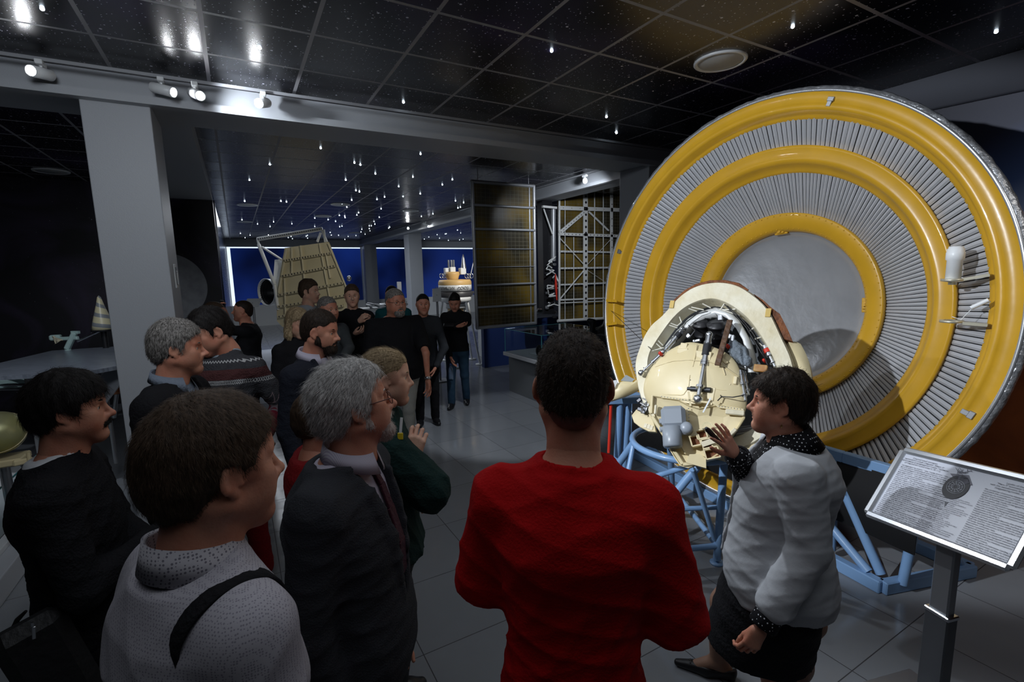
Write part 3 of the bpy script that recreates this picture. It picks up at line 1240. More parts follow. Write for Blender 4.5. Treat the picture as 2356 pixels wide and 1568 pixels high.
F0, F1, F2 = A(3.27, 1.26, 0.04), A(3.45, 1.75, 0.04), A(3.95, 1.05, 0.04)
F3 = A(3.55, 3.75, 0.04)
G0, G3 = F2, A(4.15, 3.55, 0.04)
MB().bar(A(3.27, 1.26, 0.04), F3, 0.06, 0.08, bev=0.006).build('floor_rail', M_BLUE, st)
MB().bar(F0, G0, 0.06, 0.08, bev=0.006).build('floor_rail', M_BLUE, st)
MB().bar(G0, G3, 0.06, 0.08, bev=0.006).build('floor_rail', M_BLUE, st)
MB().bar(F3, G3, 0.06, 0.08, bev=0.006).build('floor_rail', M_BLUE, st)
T0 = A(3.36, 1.57, 0.75)
MB().bar(T0, A(3.36, 1.10, T0[2]), 0.05, 0.07, bev=0.005).build('top_rail', M_BLUE, st)
MB().bar(T0, A(3.36, 3.6, T0[2]), 0.05, 0.07, bev=0.005).build('top_rail', M_BLUE, st)
for a_, b_ in ((A(3.36, 1.62, T0[2]), A(3.40, 1.62, 0.06)), (A(3.36, 3.5, T0[2]), A(3.55, 3.7, 0.06)), (A(3.38, 1.15, T0[2]), A(3.38, 1.20, 0.06)),
               (A(3.38, 1.15, T0[2] - 0.05), A(3.9, 1.1, 0.06)), (A(3.36, 1.65, T0[2] - 0.05), A(3.34, 1.30, 0.08)), (A(3.36, 1.75, 0.35), A(3.3, 1.35, 0.08))):
    MB().rod(a_, b_, 0.028, n=14).build('strut', M_BLUE, st)
# black cloth apron hung under the top rail
tz = T0[2] - 0.02
b = MB()
ysl = np.linspace(1.14, 3.50, 40)
V = [[3.335 + 0.008 * math.sin(9 * y), y, z] for y in ysl for z in (tz, 0.30 + 0.01 * math.sin(5 * y))]
V2 = [[p[0] + 0.006, p[1], p[2]] for p in V]
k2 = len(V)
Fc = []
for i in range(39):
    a0 = 2 * i
    Fc += [(a0, a0 + 2, a0 + 3, a0 + 1), (k2 + a0, k2 + a0 + 1, k2 + a0 + 3, k2 + a0 + 2), (a0 + 1, a0 + 3, k2 + a0 + 3, k2 + a0 + 1), (a0, k2 + a0, k2 + a0 + 2, a0 + 2)]
b.raw(V + V2, Fc, 0, True)
b.build('dark_apron', mat('apron_black', (0.008, 0.008, 0.009), 0.9), st)
# ------------------------------------------------------------------ the opened lander
class Pl:
    """a working plane: hit(px, py, off) is the point seen at that pixel on the plane lifted by off along n"""

    def __init__(s, c, n):
        s.c = np.asarray(c, float)
        s.n = unit(n)

    def hit(s, x, y, off=0.0):
        d = ray(x, y)
        c = s.c + s.n * off
        return CAM + d * (np.dot(c - CAM, s.n) / np.dot(d, s.n))


def z5(pts):
    return [(1380 + x / 3.136, 620 + y / 3.136) for x, y in pts]


LN = unit(A(-0.84, -0.34, 0.42))
LP = Pl(at(1665, 870, 3.02), LN)
land = empty('lander', LP.hit(1640, 900) * A(1, 1, 0) + A(0, 0, 0.72), 'cream egg-shaped landing probe, opened to show struts and petals, on a blue tube stand', 'spacecraft')
M_DKMET = mat('dark_metal', (0.05, 0.052, 0.058), 0.4, metal=0.6)
M_CAV = mat('cavity_grey', (0.10, 0.105, 0.115), 0.6, bump=(12, 0.4), var=(9, (0.17, 0.18, 0.19), 0.2))
M_RED = mat('red_cap', (0.55, 0.03, 0.015), 0.4)
M_MOTOR = mat('motor_grey', (0.26, 0.29, 0.33), 0.35, coat=0.2)
M_INNER = mat('inner_cream', (0.66, 0.60, 0.44), 0.4, bump=(25, 0.2))

OUT = z5([(262, 760), (255, 700), (262, 640), (290, 560), (320, 480), (375, 395), (440, 345), (500, 280), (545, 225), (620, 160), (700, 118), (800, 94),
          (900, 92), (1000, 115), (1090, 170), (1170, 235), (1225, 300), (1275, 400), (1320, 500), (1350, 560), (1385, 640), (1405, 720), (1410, 800),
          (1390, 920), (1330, 1060), (1220, 1190), (1060, 1290), (880, 1330), (700, 1300), (520, 1210), (390, 1090), (310, 960), (275, 850)])
INN = z5([(365, 760), (350, 700), (352, 650), (368, 590), (405, 530), (455, 455), (510, 380), (555, 330), (600, 290), (660, 252), (740, 222), (820, 212),
          (900, 235), (980, 280), (1050, 335), (1105, 395), (1150, 460), (1195, 530), (1235, 600), (1262, 660), (1280, 720), (1292, 770), (1295, 830),
          (1275, 920), (1215, 1040), (1130, 1130), (1010, 1200), (860, 1230), (710, 1200), (560, 1120), (455, 1020), (400, 930), (375, 840)])


def smooth_loop(P, k=3):
    P = np.asarray(P, float)
    for _ in range(k):
        Q = np.empty((2 * len(P), 3))
        Q[0::2] = 0.75 * P + 0.25 * np.roll(P, -1, 0)
        Q[1::2] = 0.25 * P + 0.75 * np.roll(P, -1, 0)
        P = Q
    return P


Po = smooth_loop([LP.hit(*p) for p in OUT], 2)
Pi = smooth_loop([LP.hit(*p) for p in INN], 2)
cen = Po.mean(0)
n = len(Po)


def ringmesh(b, loops, mi=0, smooth=True, close=True):
    m = len(loops[0])
    V = np.concatenate(loops)
    Fc = []
    for i in range(len(loops) - 1):
        for k in range(m):
            l = (k + 1) % m
            Fc.append((i * m + k, i * m + l, (i + 1) * m + l, (i + 1) * m + k))
    b.raw(V, Fc, mi, smooth)


def dome(P, off, sc, c=None):
    c = cen if c is None else c
    return c + (P - c) * sc + LN * off


# front rim face and the outer hull behind it
b = MB()
ringmesh(b, [dome(Pi, -0.10, 0.97), Pi, dome(Pi, 0.012, 1.01), dome(Po, 0.012, 0.985), Po, dome(Po, -0.03, 1.01)], smooth=False)
b.build('shell_rim', M_CREAM2, land)
b = MB()
ringmesh(b, [dome(Po, -0.03, 1.0), dome(Po, -0.06, 1.035), dome(Po, -0.14, 1.06), dome(Po, -0.24, 1.03), dome(Po, -0.36, 0.93), dome(Po, -0.46, 0.76), dome(Po, -0.53, 0.5), dome(Po, -0.56, 0.02)])
b.build('hull', M_CREAM, land)
# dark cavity bowl
b = MB()
ringmesh(b, [dome(Pi, -0.02, 1.005), dome(Pi, -0.12, 0.99), dome(Pi, -0.24, 0.86), dome(Pi, -0.33, 0.6), dome(Pi, -0.36, 0.02)])
b.build('cavity', M_CAV, land)
# charred remains of the heat cover on the outer edge
b = MB()
seg = z5([(520, 258), (545, 222), (620, 157), (700, 113), (800, 88), (900, 86), (1000, 108), (1070, 150)])
P = smooth_loop([LP.hit(*p) for p in seg] + [LP.hit(*p) for p in seg][::-1], 0)
rr = [LP.hit(*p, -0.01) for p in seg]
b.tube(np.array(rr), [0.006] + [0.012] * (len(rr) - 2) + [0.006], 8)
b.build('charred_edge', M_RUST, land)
b = MB()
s1 = z5([(1110, 175), (1170, 225), (1230, 290), (1280, 390), (1330, 500), (1390, 515), (1360, 440), (1300, 320), (1240, 275), (1180, 220)])
b.prism([LP.hit(*p, 0.0) for p in s1], LN, 0.09)
b.build('charred_edge', M_RUST, land)
# the outer skin flaring beside the rim at lower right
s2 = z5([(1345, 515), (1440, 520), (1475, 580), (1502, 640), (1520, 720), (1530, 800), (1528, 900), (1490, 1030), (1380, 1180), (1330, 1150), (1410, 1000), (1425, 880), (1420, 780), (1400, 680), (1370, 590)])
so = smooth_loop([LP.hit(*p, -0.04) for p in s2], 1)
MB().prism(so, LN, 0.12, 0, True).build('outer_skin', M_CREAM, land)
# yellow tape patches on the rim
b = MB()
for x, y in ((520, 250), (1215, 310), (720, 680), (800, 680)):
    p = LP.hit(*z5([(x, y)])[0], 0.016)
    b.box(p, (0.03, 0.055, 0.006), frame(LN), bev=0.001)
b.build('tape', mat('amber_tape', (0.55, 0.38, 0.10), 0.5), land)
# second arch of the inner frame
IA = z5([(352, 740), (400, 650), (470, 550), (555, 440), (640, 352), (735, 300), (830, 272), (925, 290), (1005, 365), (1070, 480), (1105, 600), (1125, 740)])
IB = z5([(380, 760), (430, 665), (505, 565), (590, 462), (670, 385), (745, 335), (830, 312), (905, 330), (970, 400), (1030, 505), (1060, 610), (1070, 740)])
ia = [LP.hit(*p, -0.05) for p in IA]
ib = [LP.hit(*p, -0.03) for p in IB]
b = MB()
V = np.array(ia + ib + [p - LN * 0.12 for p in ia] + [p - LN * 0.10 for p in ib])
k = len(ia)
Fc = []
for i in range(k - 1):
    Fc += [(i, i + 1, k + i + 1, k + i), (2 * k + i, 2 * k + i + 1, i + 1, i), (k + i, k + i + 1, 3 * k + i + 1, 3 * k + i)]
b.raw(V, Fc, 0, True)
b.build('inner_frame', mat('inner_white', (0.62, 0.63, 0.62), 0.4, metal=0.1), land)
# white lacing braces between the arches
brs = [((362, 590), (470, 560)), ((405, 530), (450, 570)), ((510, 385), (560, 405)), ((560, 405), (590, 380)), ((590, 380), (575, 340)), ((660, 270), (750, 290)),
       ((740, 245), (800, 275)), ((900, 245), (870, 290)), ((980, 285), (880, 290)), ((880, 290), (1010, 330)), ((1110, 420), (1085, 440)), ((1120, 500), (1190, 480)),
       ((1150, 530), (1215, 590)), ((420, 510), (455, 545)), ((640, 280), (700, 300)), ((500, 400), (560, 420))]
for p, q in brs:
    (x0, y0), (x1, y1) = z5([p, q])
    MB().rod(LP.hit(x0, y0, -0.005), LP.hit(x1, y1, -0.03), 0.0045, n=6).build('lacing_brace', mat('lacing_white', (0.75, 0.72, 0.62), 0.5), land)
# cables along the inner edge
rng = random.Random(3)
b = MB()
for path in ([(900, 250), (980, 330), (1060, 420), (1130, 540), (1190, 640), (1230, 700)], [(920, 262), (1010, 340), (1100, 450), (1165, 560), (1210, 690)],
             [(640, 400), (690, 440), (640, 500), (690, 430)], [(780, 300), (700, 320), (620, 380), (570, 470)], [(830, 470), (800, 540), (840, 580), (900, 560)],
             [(960, 640), (930, 740), (880, 800), (850, 870), (880, 920)], [(940, 890), (1000, 880), (1050, 895)], [(850, 945), (880, 915), (960, 920), (1040, 905)],
             [(365, 800), (420, 820), (540, 850), (590, 870)], [(1160, 580), (1180, 620), (1190, 660)]):
    P = [LP.hit(*z5([q])[0], 0.0 + rng.uniform(-0.01, 0.02) + (0.10 if q[1] > 900 and q[0] < 1100 else 0.0)) for q in path]
    T = np.linspace(0, len(P) - 1, 24)
    P = np.stack([np.interp(T, range(len(P)), np.array(P)[:, a]) for a in range(3)], 1)
    b.tube(P, 0.0032, 6)
b.build('cables', M_BLACK, land)
# black instrument drums at the top of the opening


def drum(x, y, r, h, m, off=-0.16, nm='instrument_drum', ax=None):
    p = LP.hit(*z5([(x, y)])[0], off)
    ax = unit(A(0, 0, 1) * 0.85 + LN * 0.5) if ax is None else ax
    MB().lathe([(0.001, 0), (r, 0), (r, h * 0.25), (r * 1.08, h * 0.27), (r * 1.08, h * 0.33), (r, h * 0.35), (r, h * 0.8), (r * 1.1, h * 0.82), (r * 1.1, h * 0.9),
                (r * 0.7, h * 0.92), (r * 0.65, h), (0.001, h)], p, ax, 28).build(nm, m, land)


drum(748, 500, 0.055, 0.14, M_BLACK)
drum(858, 510, 0.06, 0.14, M_BLACK, -0.13)
drum(772, 400, 0.038, 0.05, M_STEEL, -0.17, 'valve')
b = MB()
for x, y, sx, sy in ((700, 515, .05, .02), (930, 480, .04, .03), (960, 500, .02, .05), (1030, 700, .05, .03), (1000, 690, .03, .03), (870, 350, .03, .04), (830, 300, .05, .03), (640, 480, .03, .03)):
    b.box(LP.hit(*z5([(x, y)])[0], -0.06), (sx, sy, 0.03), frame(LN) @ rotz(rng.uniform(-1, 1)), bev=0.004)
b.build('fittings', M_STEEL, land)


def strut(p, q, offp, offq, r, m, sleeve=None, name='actuator', ball=True):
    a_, b_ = LP.hit(*z5([p])[0], offp), LP.hit(*z5([q])[0], offq)
    b = MB()
    b.rod(a_, a_ + (b_ - a_) * 0.45, r * 1.35, n=16).rod(a_ + (b_ - a_) * 0.4, b_, r * 0.85, n=14)
    for f in (0.12, 0.42, 0.46, 0.8):
        b.rod(a_ + (b_ - a_) * f, a_ + (b_ - a_) * (f + 0.035), r * 1.7, n=16)
    if ball:
        b.ell(b_, r * 2.0)
        b.ell(a_, r * 1.6)
    o = b.build(name, m, land)
    if sleeve:
        MB().rod(a_ + (b_ - a_) * 0.17, a_ + (b_ - a_) * 0.34, r * 1.75, n=16).build('sleeve', sleeve, o)
    return o


strut((790, 470), (708, 935), 0.03, 0.15, 0.015, M_CHROME, M_DKMET)
strut((600, 430), (455, 600), -0.02, 0.03, 0.013, M_CHROME, M_DKMET)
strut((455, 600), (300, 745), 0.03, 0.05, 0.011, M_CHROME, None)
strut((1015, 730), (1052, 945), 0.02, 0.10, 0.010, M_CHROME, None, ball=False)
strut((1040, 735), (1075, 900), 0.0, 0.08, 0.007, M_CHROME, None, ball=False)
strut((1190, 550), (1265, 700), -0.02, 0.0, 0.012, M_CHROME, M_RED, ball=False)
a_, b_ = LP.hit(*z5([(940, 362)])[0], 0.03), LP.hit(*z5([(848, 690)])[0], 0.12)
MB().bar(a_, b_, 0.034, 0.012, up=LN, bev=0.003).build('charred_strip', mat('charred_strip', (0.12, 0.06, 0.03), 0.6, bump=(30, 0.8), var=(18, (0.05, 0.03, 0.02), 0.2)), land)
# loose fabric bag
s = Sdf(0.005)
c0, c1 = LP.hit(*z5([(965, 545)])[0], 0.0), LP.hit(*z5([(1060, 670)])[0], 0.03)
s.cap(c0, (c0 + c1) / 2, 0.03, 0.045, 0.02).cap((c0 + c1) / 2, c1, 0.045, 0.03, 0.02)
s.dis = lambda X, Y, Z: 0.006 * np.sin(90 * X + 40 * Z + 3 * np.sin(60 * Y)) + 0.005 * np.sin(120 * Z - 70 * Y)
V, Q, _ = s.mesh()
o = MB().raw(V, Q.tolist(), 0, True).build('fabric_bag', mat('grey_blue_fabric', (0.16, 0.19, 0.22), 0.8, bump=(80, 0.5)), land)
b = MB()
for (x, y, off, r) in ((925, 555, 0.03, 0.012), (440, 608, 0.06, 0.012), (1190, 660, 0.0, 0.009)):
    p = LP.hit(*z5([(x, y)])[0], off)
    MB().lathe([(0.001, -0.01), (r, -0.01), (r, 0.012), (r * 0.7, 0.018), (0.001, 0.018)], p, unit(LN + A(0.3, 0.5, 0.2)), 14).build('red_cap', M_RED, land)
# amber pad at lower right of the opening
MB().box(LP.hit(*z5([(1160, 712)])[0], 0.0), (0.075, 0.045, 0.02), frame(LN), bev=0.003).build('amber_pad', mat('amber_pad', (0.33, 0.13, 0.02), 0.5, var=(20, (0.5, 0.3, 0.1), 0.2)), land)

# front dome ("lid" of the probe) – a shallow cream cap
dc = z5([(345, 750), (395, 665), (485, 590), (580, 540), (640, 520), (720, 530), (820, 555), (900, 590), (970, 640), (1020, 730), (1050, 840), (1062, 950), (1050, 1030),
         (960, 1120), (840, 1170), (700, 1180), (560, 1130), (430, 1050), (340, 960), (312, 880), (320, 810)])
Pd = smooth_loop([LP.hit(*p, 0.02) for p in dc], 2)
cd = Pd.mean(0)
b = MB()


def dm(off, sc):
    return cd + (Pd - cd) * sc + LN * off


ringmesh(b, [dm(-0.10, 0.9), dm(-0.04, 0.98), dm(0.0, 1.0), dm(0.012, 0.985), dm(0.03, 0.90), dm(0.055, 0.7), dm(0.068, 0.45), dm(0.074, 0.2), dm(0.075, 0.01)])
fd = b.build('front_cap', M_CREAM, land)
LPd = Pl(cd + LN * 0.115, LN)
# fittings of the cap
b = MB()
for x, y, r in ((735, 770, 0.04), (418, 865, 0.022), (800, 980, 0.03)):
    p = LP.hit(*z5([(x, y)])[0], 0.062 if r > 0.03 else 0.035)
    b.lathe([(r * 1.0, -0.02), (r, 0.008), (r * 0.85, 0.014), (r * 0.72, 0.008), (r * 0.7, 0.0), (0.001, 0.0)], p, LN, 28)
b.build('port', M_CREAM, fd)
rods = LP.hit(*z5([(655, 858)])[0], 0.10), LP.hit(*z5([(800, 868)])[0], 0.10)
MB().rod(rods[0], rods[1], 0.016, n=16).rod(rods[0] - unit(rods[1] - rods[0]) * 0.02, rods[0], 0.01).build('spindle', M_DKMET, land)
R = frame(LN, (0.1, 0, 1))
MB().box(LP.hit(*z5([(725, 910)])[0], 0.075), (0.17, 0.13, 0.03), R, bev=0.004).build('bracket_housing', M_CREAM, land)
MB().box(LP.hit(*z5([(715, 930)])[0], 0.095), (0.075, 0.06, 0.035), R, bev=0.006).build('bracket_housing', M_CREAM, land)
MB().box(LP.hit(*z5([(655, 585)])[0], 0.04), (0.16, 0.05, 0.03), R, bev=0.004).build('bracket_housing', M_CREAM, land)
MB().box(LP.hit(*z5([(745, 640)])[0], 0.065), (0.1, 0.09, 0.03), R, bev=0.004).build('bracket_housing', M_CREAM, land)
MB().box(LP.hit(*z5([(610, 560)])[0], 0.04), (0.045, 0.05, 0.04), R, bev=0.003).build('bracket_housing', M_CREAM, land)
# seams, pocket and hoses of the cap
for path in ([(400, 700), (520, 660), (640, 650), (780, 660), (900, 700), (1000, 770)], [(345, 860), (470, 900), (600, 905), (640, 850), (650, 760)], [(830, 860), (900, 870), (1000, 860), (1045, 850)],
             [(700, 540), (690, 620), (670, 700)], [(860, 590), (880, 680), (905, 760)]):
    T = np.linspace(0, len(path) - 1, 20)
    P2 = [(np.interp(t, range(len(path)), [q[0] for q in path]), np.interp(t, range(len(path)), [q[1] for q in path])) for t in T]
    P = []
    for q in z5(P2):
        h0 = LP.hit(*q, 0.06)
        rr_ = np.linalg.norm(h0 - cd - LN * 0.06) / np.linalg.norm(Pd - cd, axis=1).mean()
        P.append(LP.hit(*q, 0.02 + np.interp(rr_, [0, 0.2, 0.45, 0.7, 0.9, 1.0], [0.075, 0.074, 0.068, 0.055, 0.030, 0.0])))
    MB().tube(P, 0.0035, 6).build('cap_seam', M_CREAM, fd)
for x, y, w, h, a in ((600, 590, .07, .035, 0.1), (560, 640, .05, .02, -0.2), (900, 660, .05, .02, -0.6), (980, 800, .02, .05, 0.0), (420, 780, .02, .05, -0.3), (560, 800, .03, .02, 0.2), (860, 790, .02, .02, 0), (930, 830, .03, .015, 0)):
    MB().box(LP.hit(*z5([(x, y)])[0], 0.055), (w, h, 0.03), frame(LN) @ rotz(a), bev=0.003).build('cap_fitting', M_CREAM, fd)
# big front petal, folded down toward the floor
PN = unit(A(-0.74, -0.5, 0.50))
PP = Pl(LP.hit(*z5([(700, 930)])[0], 0.15), PN)
pet = z5([(375, 905), (460, 918), (560, 935), (640, 975), (720, 1000), (800, 985), (880, 975), (1046, 1008), (1048, 1070), (1010, 1130), (965, 1195), (915, 1270), (860, 1330), (790, 1375),
          (715, 1402), (640, 1432), (578, 1415), (540, 1360), (495, 1285), (460, 1210), (430, 1135), (400, 1080), (382, 1030), (370, 960)])
Pp = [PP.hit(*p) for p in pet]
pc_ = np.mean(Pp, 0)
sag = 0.06
b = MB()
kk = len(Pp)
Pp = np.array(Pp)
ringmesh(b, [pc_ + (Pp - pc_) * 0.96 - PN * 0.05, Pp - PN * 0.03, Pp + PN * 0.008, pc_ + (Pp - pc_) * 0.97 + PN * 0.010, pc_ + (Pp - pc_) * 0.93 - PN * 0.006, pc_ + (Pp - pc_) * 0.6 - PN * 0.02, pc_ + (Pp - pc_) * 0.02 - PN * 0.025], smooth=False)
petal = b.build('front_petal', M_CREAM, land)
b = MB()
for p, q, w in (((378, 1060), (600, 1405), .022), ((600, 1405), (720, 1395), .02), ((380, 912), (372, 1040), .015), ((480, 1090), (620, 1330), .012)):
    (x0, y0), (x1, y1) = z5([p, q])
    b.bar(PP.hit(x0, y0, 0.012), PP.hit(x1, y1, 0.012), w, 0.022, up=PN, bev=0.004)
for p, q in (((445, 918), (800, 960)), ((640, 880), (655, 985)), ((625, 1010), (640, 1090)), ((800, 945), (860, 990)), ((860, 990), (1040, 1012))):
    (x0, y0), (x1, y1) = z5([p, q])
    b.bar(PP.hit(x0, y0, 0.012), PP.hit(x1, y1, 0.012), 0.012, 0.008, up=PN)
b.build('petal_ribs', M_CREAM, petal)
b = MB()
for x, y in [(445 + 22 * i, 915 + 3.2 * i) for i in range(9)] + [(860 + 22 * i, 985 + 3 * i) for i in range(9)] + [(640 + i, 1000 + 22 * i) for i in range(5)]:
    b.lathe([(0.004, 0.0), (0.003, 0.003), (0.0005, 0.0035)], PP.hit(*z5([(x, y)])[0], 0.014), PN, 6)
tag(b.build('rivets', M_STEEL, petal), kind='stuff')
R = frame(PN, (0, 0, 1))
# open box brackets on the petal
for x, y, w, h, dp in ((735, 1190, .055, .05, .05), (690, 1235, .05, .06, .045), (775, 1262, .05, .06, .05), (810, 1325, .075, .06, .055)):
    c = PP.hit(*z5([(x, y)])[0], 0.02)
    R2 = R @ rotz(0.35)
    b = MB()
    for sx in (-1, 1):
        b.box(c + R2[:, 0] * sx * w / 2, (0.008, h, dp), R2)
        b.box(c + R2[:, 1] * sx * h / 2, (w, 0.008, dp), R2)
    b.box(c - R2[:, 2] * 0.015, (w, h, 0.006), R2, mi=1)
    b.build('box_bracket', [M_CREAM, M_RUST], petal)
c = PP.hit(*z5([(690, 1375)])[0], 0.03)
MB().prism([c + R[:, 0] * u + R[:, 1] * v for u, v in ((-.05, -.02), (.06, -.035), (.055, .02), (.02, .04), (-.035, .03))], PN, 0.05).build('end_fitting', M_CREAM, petal)
MB().bar(PP.hit(*z5([(735, 1262)])[0], 0.052), PP.hit(*z5([(840, 1225)])[0], 0.052), 0.03, 0.006, up=PN).build('strap', M_INNER, petal)
c = PP.hit(*z5([(735, 1180)])[0], 0.03)
MB().lathe([(0.028, 0.0), (0.03, 0.03), (0.026, 0.03), (0.024, 0.0)], c + R[:, 1] * 0.035 + R[:, 0] * 0.03, PN, 20).build('clear_cup', M_GLASS, petal)
b = MB()
for x, y, w, h in ((950, 1180, .07, .022), (402, 1010, .015, .06), (975, 1030, .10, .03)):
    b.box(PP.hit(*z5([(x, y)])[0], 0.02), (w, h, 0.022), R @ rotz(0.9 if x == 950 else 0), bev=0.004)
b.build('stop_block', M_INNER, petal)
a_, b_ = PP.hit(*z5([(800, 925)])[0], 0.03), PP.hit(*z5([(745, 1030)])[0], 0.03)
MB().bar(a_, b_, 0.008, 0.006, up=PN).build('white_link', M_WHITE, petal)
# grey motor on the petal
mc = PP.hit(*z5([(535, 1090)])[0], 0.05)
up_ = R @ rotz(0.16)
ax = -up_[:, 1]
b = MB()
b.box(mc + up_[:, 1] * 0.02, (0.14, 0.13, 0.09), up_, bev=0.022)
b.box(mc + up_[:, 1] * -0.055, (0.155, 0.02, 0.075), up_, bev=0.006)
b.lathe([(0.001, -0.02), (0.055, -0.02), (0.055, 0.09), (0.05, 0.10), (0.001, 0.10)], mc + ax * 0.06 - up_[:, 0] * 0.015 + PN * 0.015, ax, 30)
b.lathe([(0.001, -0.02), (0.034, -0.02), (0.034, 0.04), (0.02, 0.05), (0.001, 0.05)], mc + ax * 0.05 + up_[:, 0] * 0.07 + PN * 0.0, PN, 22)
b.box(mc + ax * 0.05 + up_[:, 0] * 0.045, (0.08, 0.07, 0.05), up_, bev=0.01)
for sx, sy in ((-0.075, -0.05), (0.06, -0.06), (-0.075, 0.0), (0.0, -0.062)):
    b.box(mc + up_[:, 0] * sx + up_[:, 1] * sy, (0.018, 0.03, 0.03), up_, bev=0.003)
b.build('motor', M_MOTOR, petal)
# left petal with square holes, behind the front one
LQ = Pl(LP.hit(*z5([(320, 1060)])[0], -0.02), unit(A(-0.8, -0.25, 0.6)))
q = z5([(228, 1050), (260, 1010), (300, 985), (345, 1000), (372, 1050), (392, 1110), (405, 1170), (350, 1165), (290, 1135), (245, 1100)])
b = MB()
b.prism([LQ.hit(*p) for p in q], LQ.n, 0.03, 0)
lp = b.build('side_petal', M_CREAM, land, bevel=0.004)
MB().box(LQ.hit(*z5([(330, 1125)])[0], 0.002), (0.02, 0.03, 0.006), frame(LQ.n)).box(LQ.hit(*z5([(352, 1132)])[0], 0.002), (0.02, 0.03, 0.006), frame(LQ.n)).box(LQ.hit(*z5([(373, 1140)])[0], 0.002), (0.02, 0.03, 0.006), frame(LQ.n)).build('slot', M_INNER, lp)
rng = random.Random(9)
b = MB()
for i in range(12):
    c = [LQ.hit(*z5([(rng.uniform(285, 370), rng.uniform(920, 1040))])[0], rng.uniform(0.0, 0.07)) for _ in range(4)]
    T = np.linspace(0, 3, 14)
    P = np.stack([np.interp(T, range(4), np.array(c)[:, a]) for a in range(3)], 1)
    b.tube(P, 0.004, 6)
b.build('wiring', M_STEEL, land)
b = MB()
for i in range(9):
    b.box(LQ.hit(*z5([(rng.uniform(285, 350), rng.uniform(925, 1030))])[0], rng.uniform(0, 0.04)), (0.035, 0.025, 0.025), frame(LN) @ rotz(i), bev=0.004)
b.build('wiring_blocks', M_DKMET, land)
# far-left petal seen edge on
LW = Pl(LP.hit(*z5([(200, 840)])[0], 0.0), unit(A(-0.5, -0.75, 0.35)))
q = z5([(70, 950), (95, 835), (160, 805), (240, 812), (300, 770), (338, 742), (335, 790), (300, 860), (235, 895), (160, 925)])
b = MB()
P = np.array([LW.hit(*p) for p in q])
pc2 = P.mean(0)
ringmesh(b, [pc2 + (P - pc2) * 0.9 - LW.n * 0.12, P - LW.n * 0.08, P, pc2 + (P - pc2) * 0.9 + LW.n * 0.03, pc2 + (P - pc2) * 0.3 + LW.n * 0.05, pc2 + (P - pc2) * 0.01 + LW.n * 0.052])
b.build('side_petal', M_CREAM, land)
MB().prism([LW.hit(*p, 0.02) for p in z5([(150, 800), (190, 758), (250, 790), (235, 808)])], LW.n, 0.01).build('foil_flap', mat('pale_foil', (0.6, 0.66, 0.7), 0.3, metal=0.6), land)
MB().prism([LW.hit(*p, 0.05) for p in z5([(96, 800), (118, 795), (128, 812), (108, 850), (92, 855)])], LW.n, 0.008).build('paper_tag', M_WHITE, land)
# lower right innards behind the guide's shoulder
b = MB()
LR = Pl(LP.hit(*z5([(1080, 1200)])[0], -0.02), LN)
for i in range(9):
    y = 1120 + i * 14
    b.bar(LR.hit(*z5([(985, y + 20)])[0], 0.01 * (i % 2)), LR.hit(*z5([(1120, y)])[0], 0.01 * (i % 2)), 0.008, 0.008)
b.build('pipes', M_CHROME, land)
MB().prism([LR.hit(*p, 0.02) for p in z5([(960, 1225), (1120, 1250), (1120, 1300), (1040, 1290)])], LN, 0.02).build('lower_flap', M_CREAM, land)

# blue tube stand of the lander
C0 = A(2.62, 2.22, 0)
ls = empty('lander_stand', C0, 'light blue tubular stand on the floor carrying the opened cream probe', 'stand')
Rr = 0.50
HX = [C0 + A(Rr * math.cos(a), Rr * math.sin(a), 0.80) for a in np.radians([-40, 20, 80, 140, 200, 260])]
b = MB()
ang = np.linspace(0, 2 * math.pi, 60, endpoint=False)
b.tube(np.array([C0 + A(0.36 * math.cos(a), 0.36 * math.sin(a), 0.80) for a in ang]), 0.022, 12, closed=True)
b.build('ring_tube', M_BLUE, ls)
tops = [C0 + A(0.36 * math.cos(a), 0.36 * math.sin(a), 0.80) for a in np.radians([-38, 60, 150, 235])]
feet = [A(2.68, 1.98, 0.03), A(3.10, 2.75, 0.03), A(2.35, 3.0, 0.03), A(1.98, 2.25, 0.03)]
tops[0] = A(2.70, 1.97, 0.78)
for a_, b_ in zip(tops, feet):
    MB().rod(a_, b_, 0.026, n=14).lathe([(0.001, 0), (0.045, 0), (0.045, 0.012), (0.001, 0.012)], b_ - A(0, 0, 0.03), n=16).build('leg', M_BLUE, ls)
for i in range(4):
    MB().rod(feet[i] + A(0, 0, 0.10), feet[(i + 1) % 4] + A(0, 0, 0.10), 0.02, n=12).build('rail', M_BLUE, ls)
for p, q in (((1594, 1079), (1638, 1262)),):
    MB().rod(at(*p, 2.95), A(2.66, 1.99, 0.18), 0.017, n=12).build('brace', M_BLUE, ls)
MB().rod(A(2.69, 1.99, 0.40), A(2.02, 2.28, 0.42), 0.016, n=12).build('brace', M_BLUE, ls)
MB().rod(feet[3] + A(0, 0, 0.1), tops[2], 0.018, n=12).build('brace', M_BLUE, ls)
MB().rod(feet[2] + A(0, 0, 0.1), tops[3], 0.018, n=12).build('brace', M_BLUE, ls)
p0, p1 = at(1427, 925, 3.6), at(1413, 1050, 3.75)
MB().rod(p0, p1 * A(1, 1, 0) + A(0, 0, 0.02), 0.026, n=14).build('post', M_BLUE, ls)
MB().rod(p0 + A(0.06, -0.02, 0), p1 * A(1, 1, 0) + A(0.06, -0.02, 0.02), 0.026, n=14).build('post', M_BLUE, ls)
MB().rod(p0 + A(-0.07, 0.02, 0.0), p0 + A(-0.09, 0.02, -0.38), 0.012, n=10).build('red_strip', M_RED, ls)
MB().bar(p0 + A(-0.1, 0.04, 0.02), p0 + A(0.5, -0.25, 0.02), 0.06, 0.05, bev=0.005).build('rail', M_BLUE, ls)
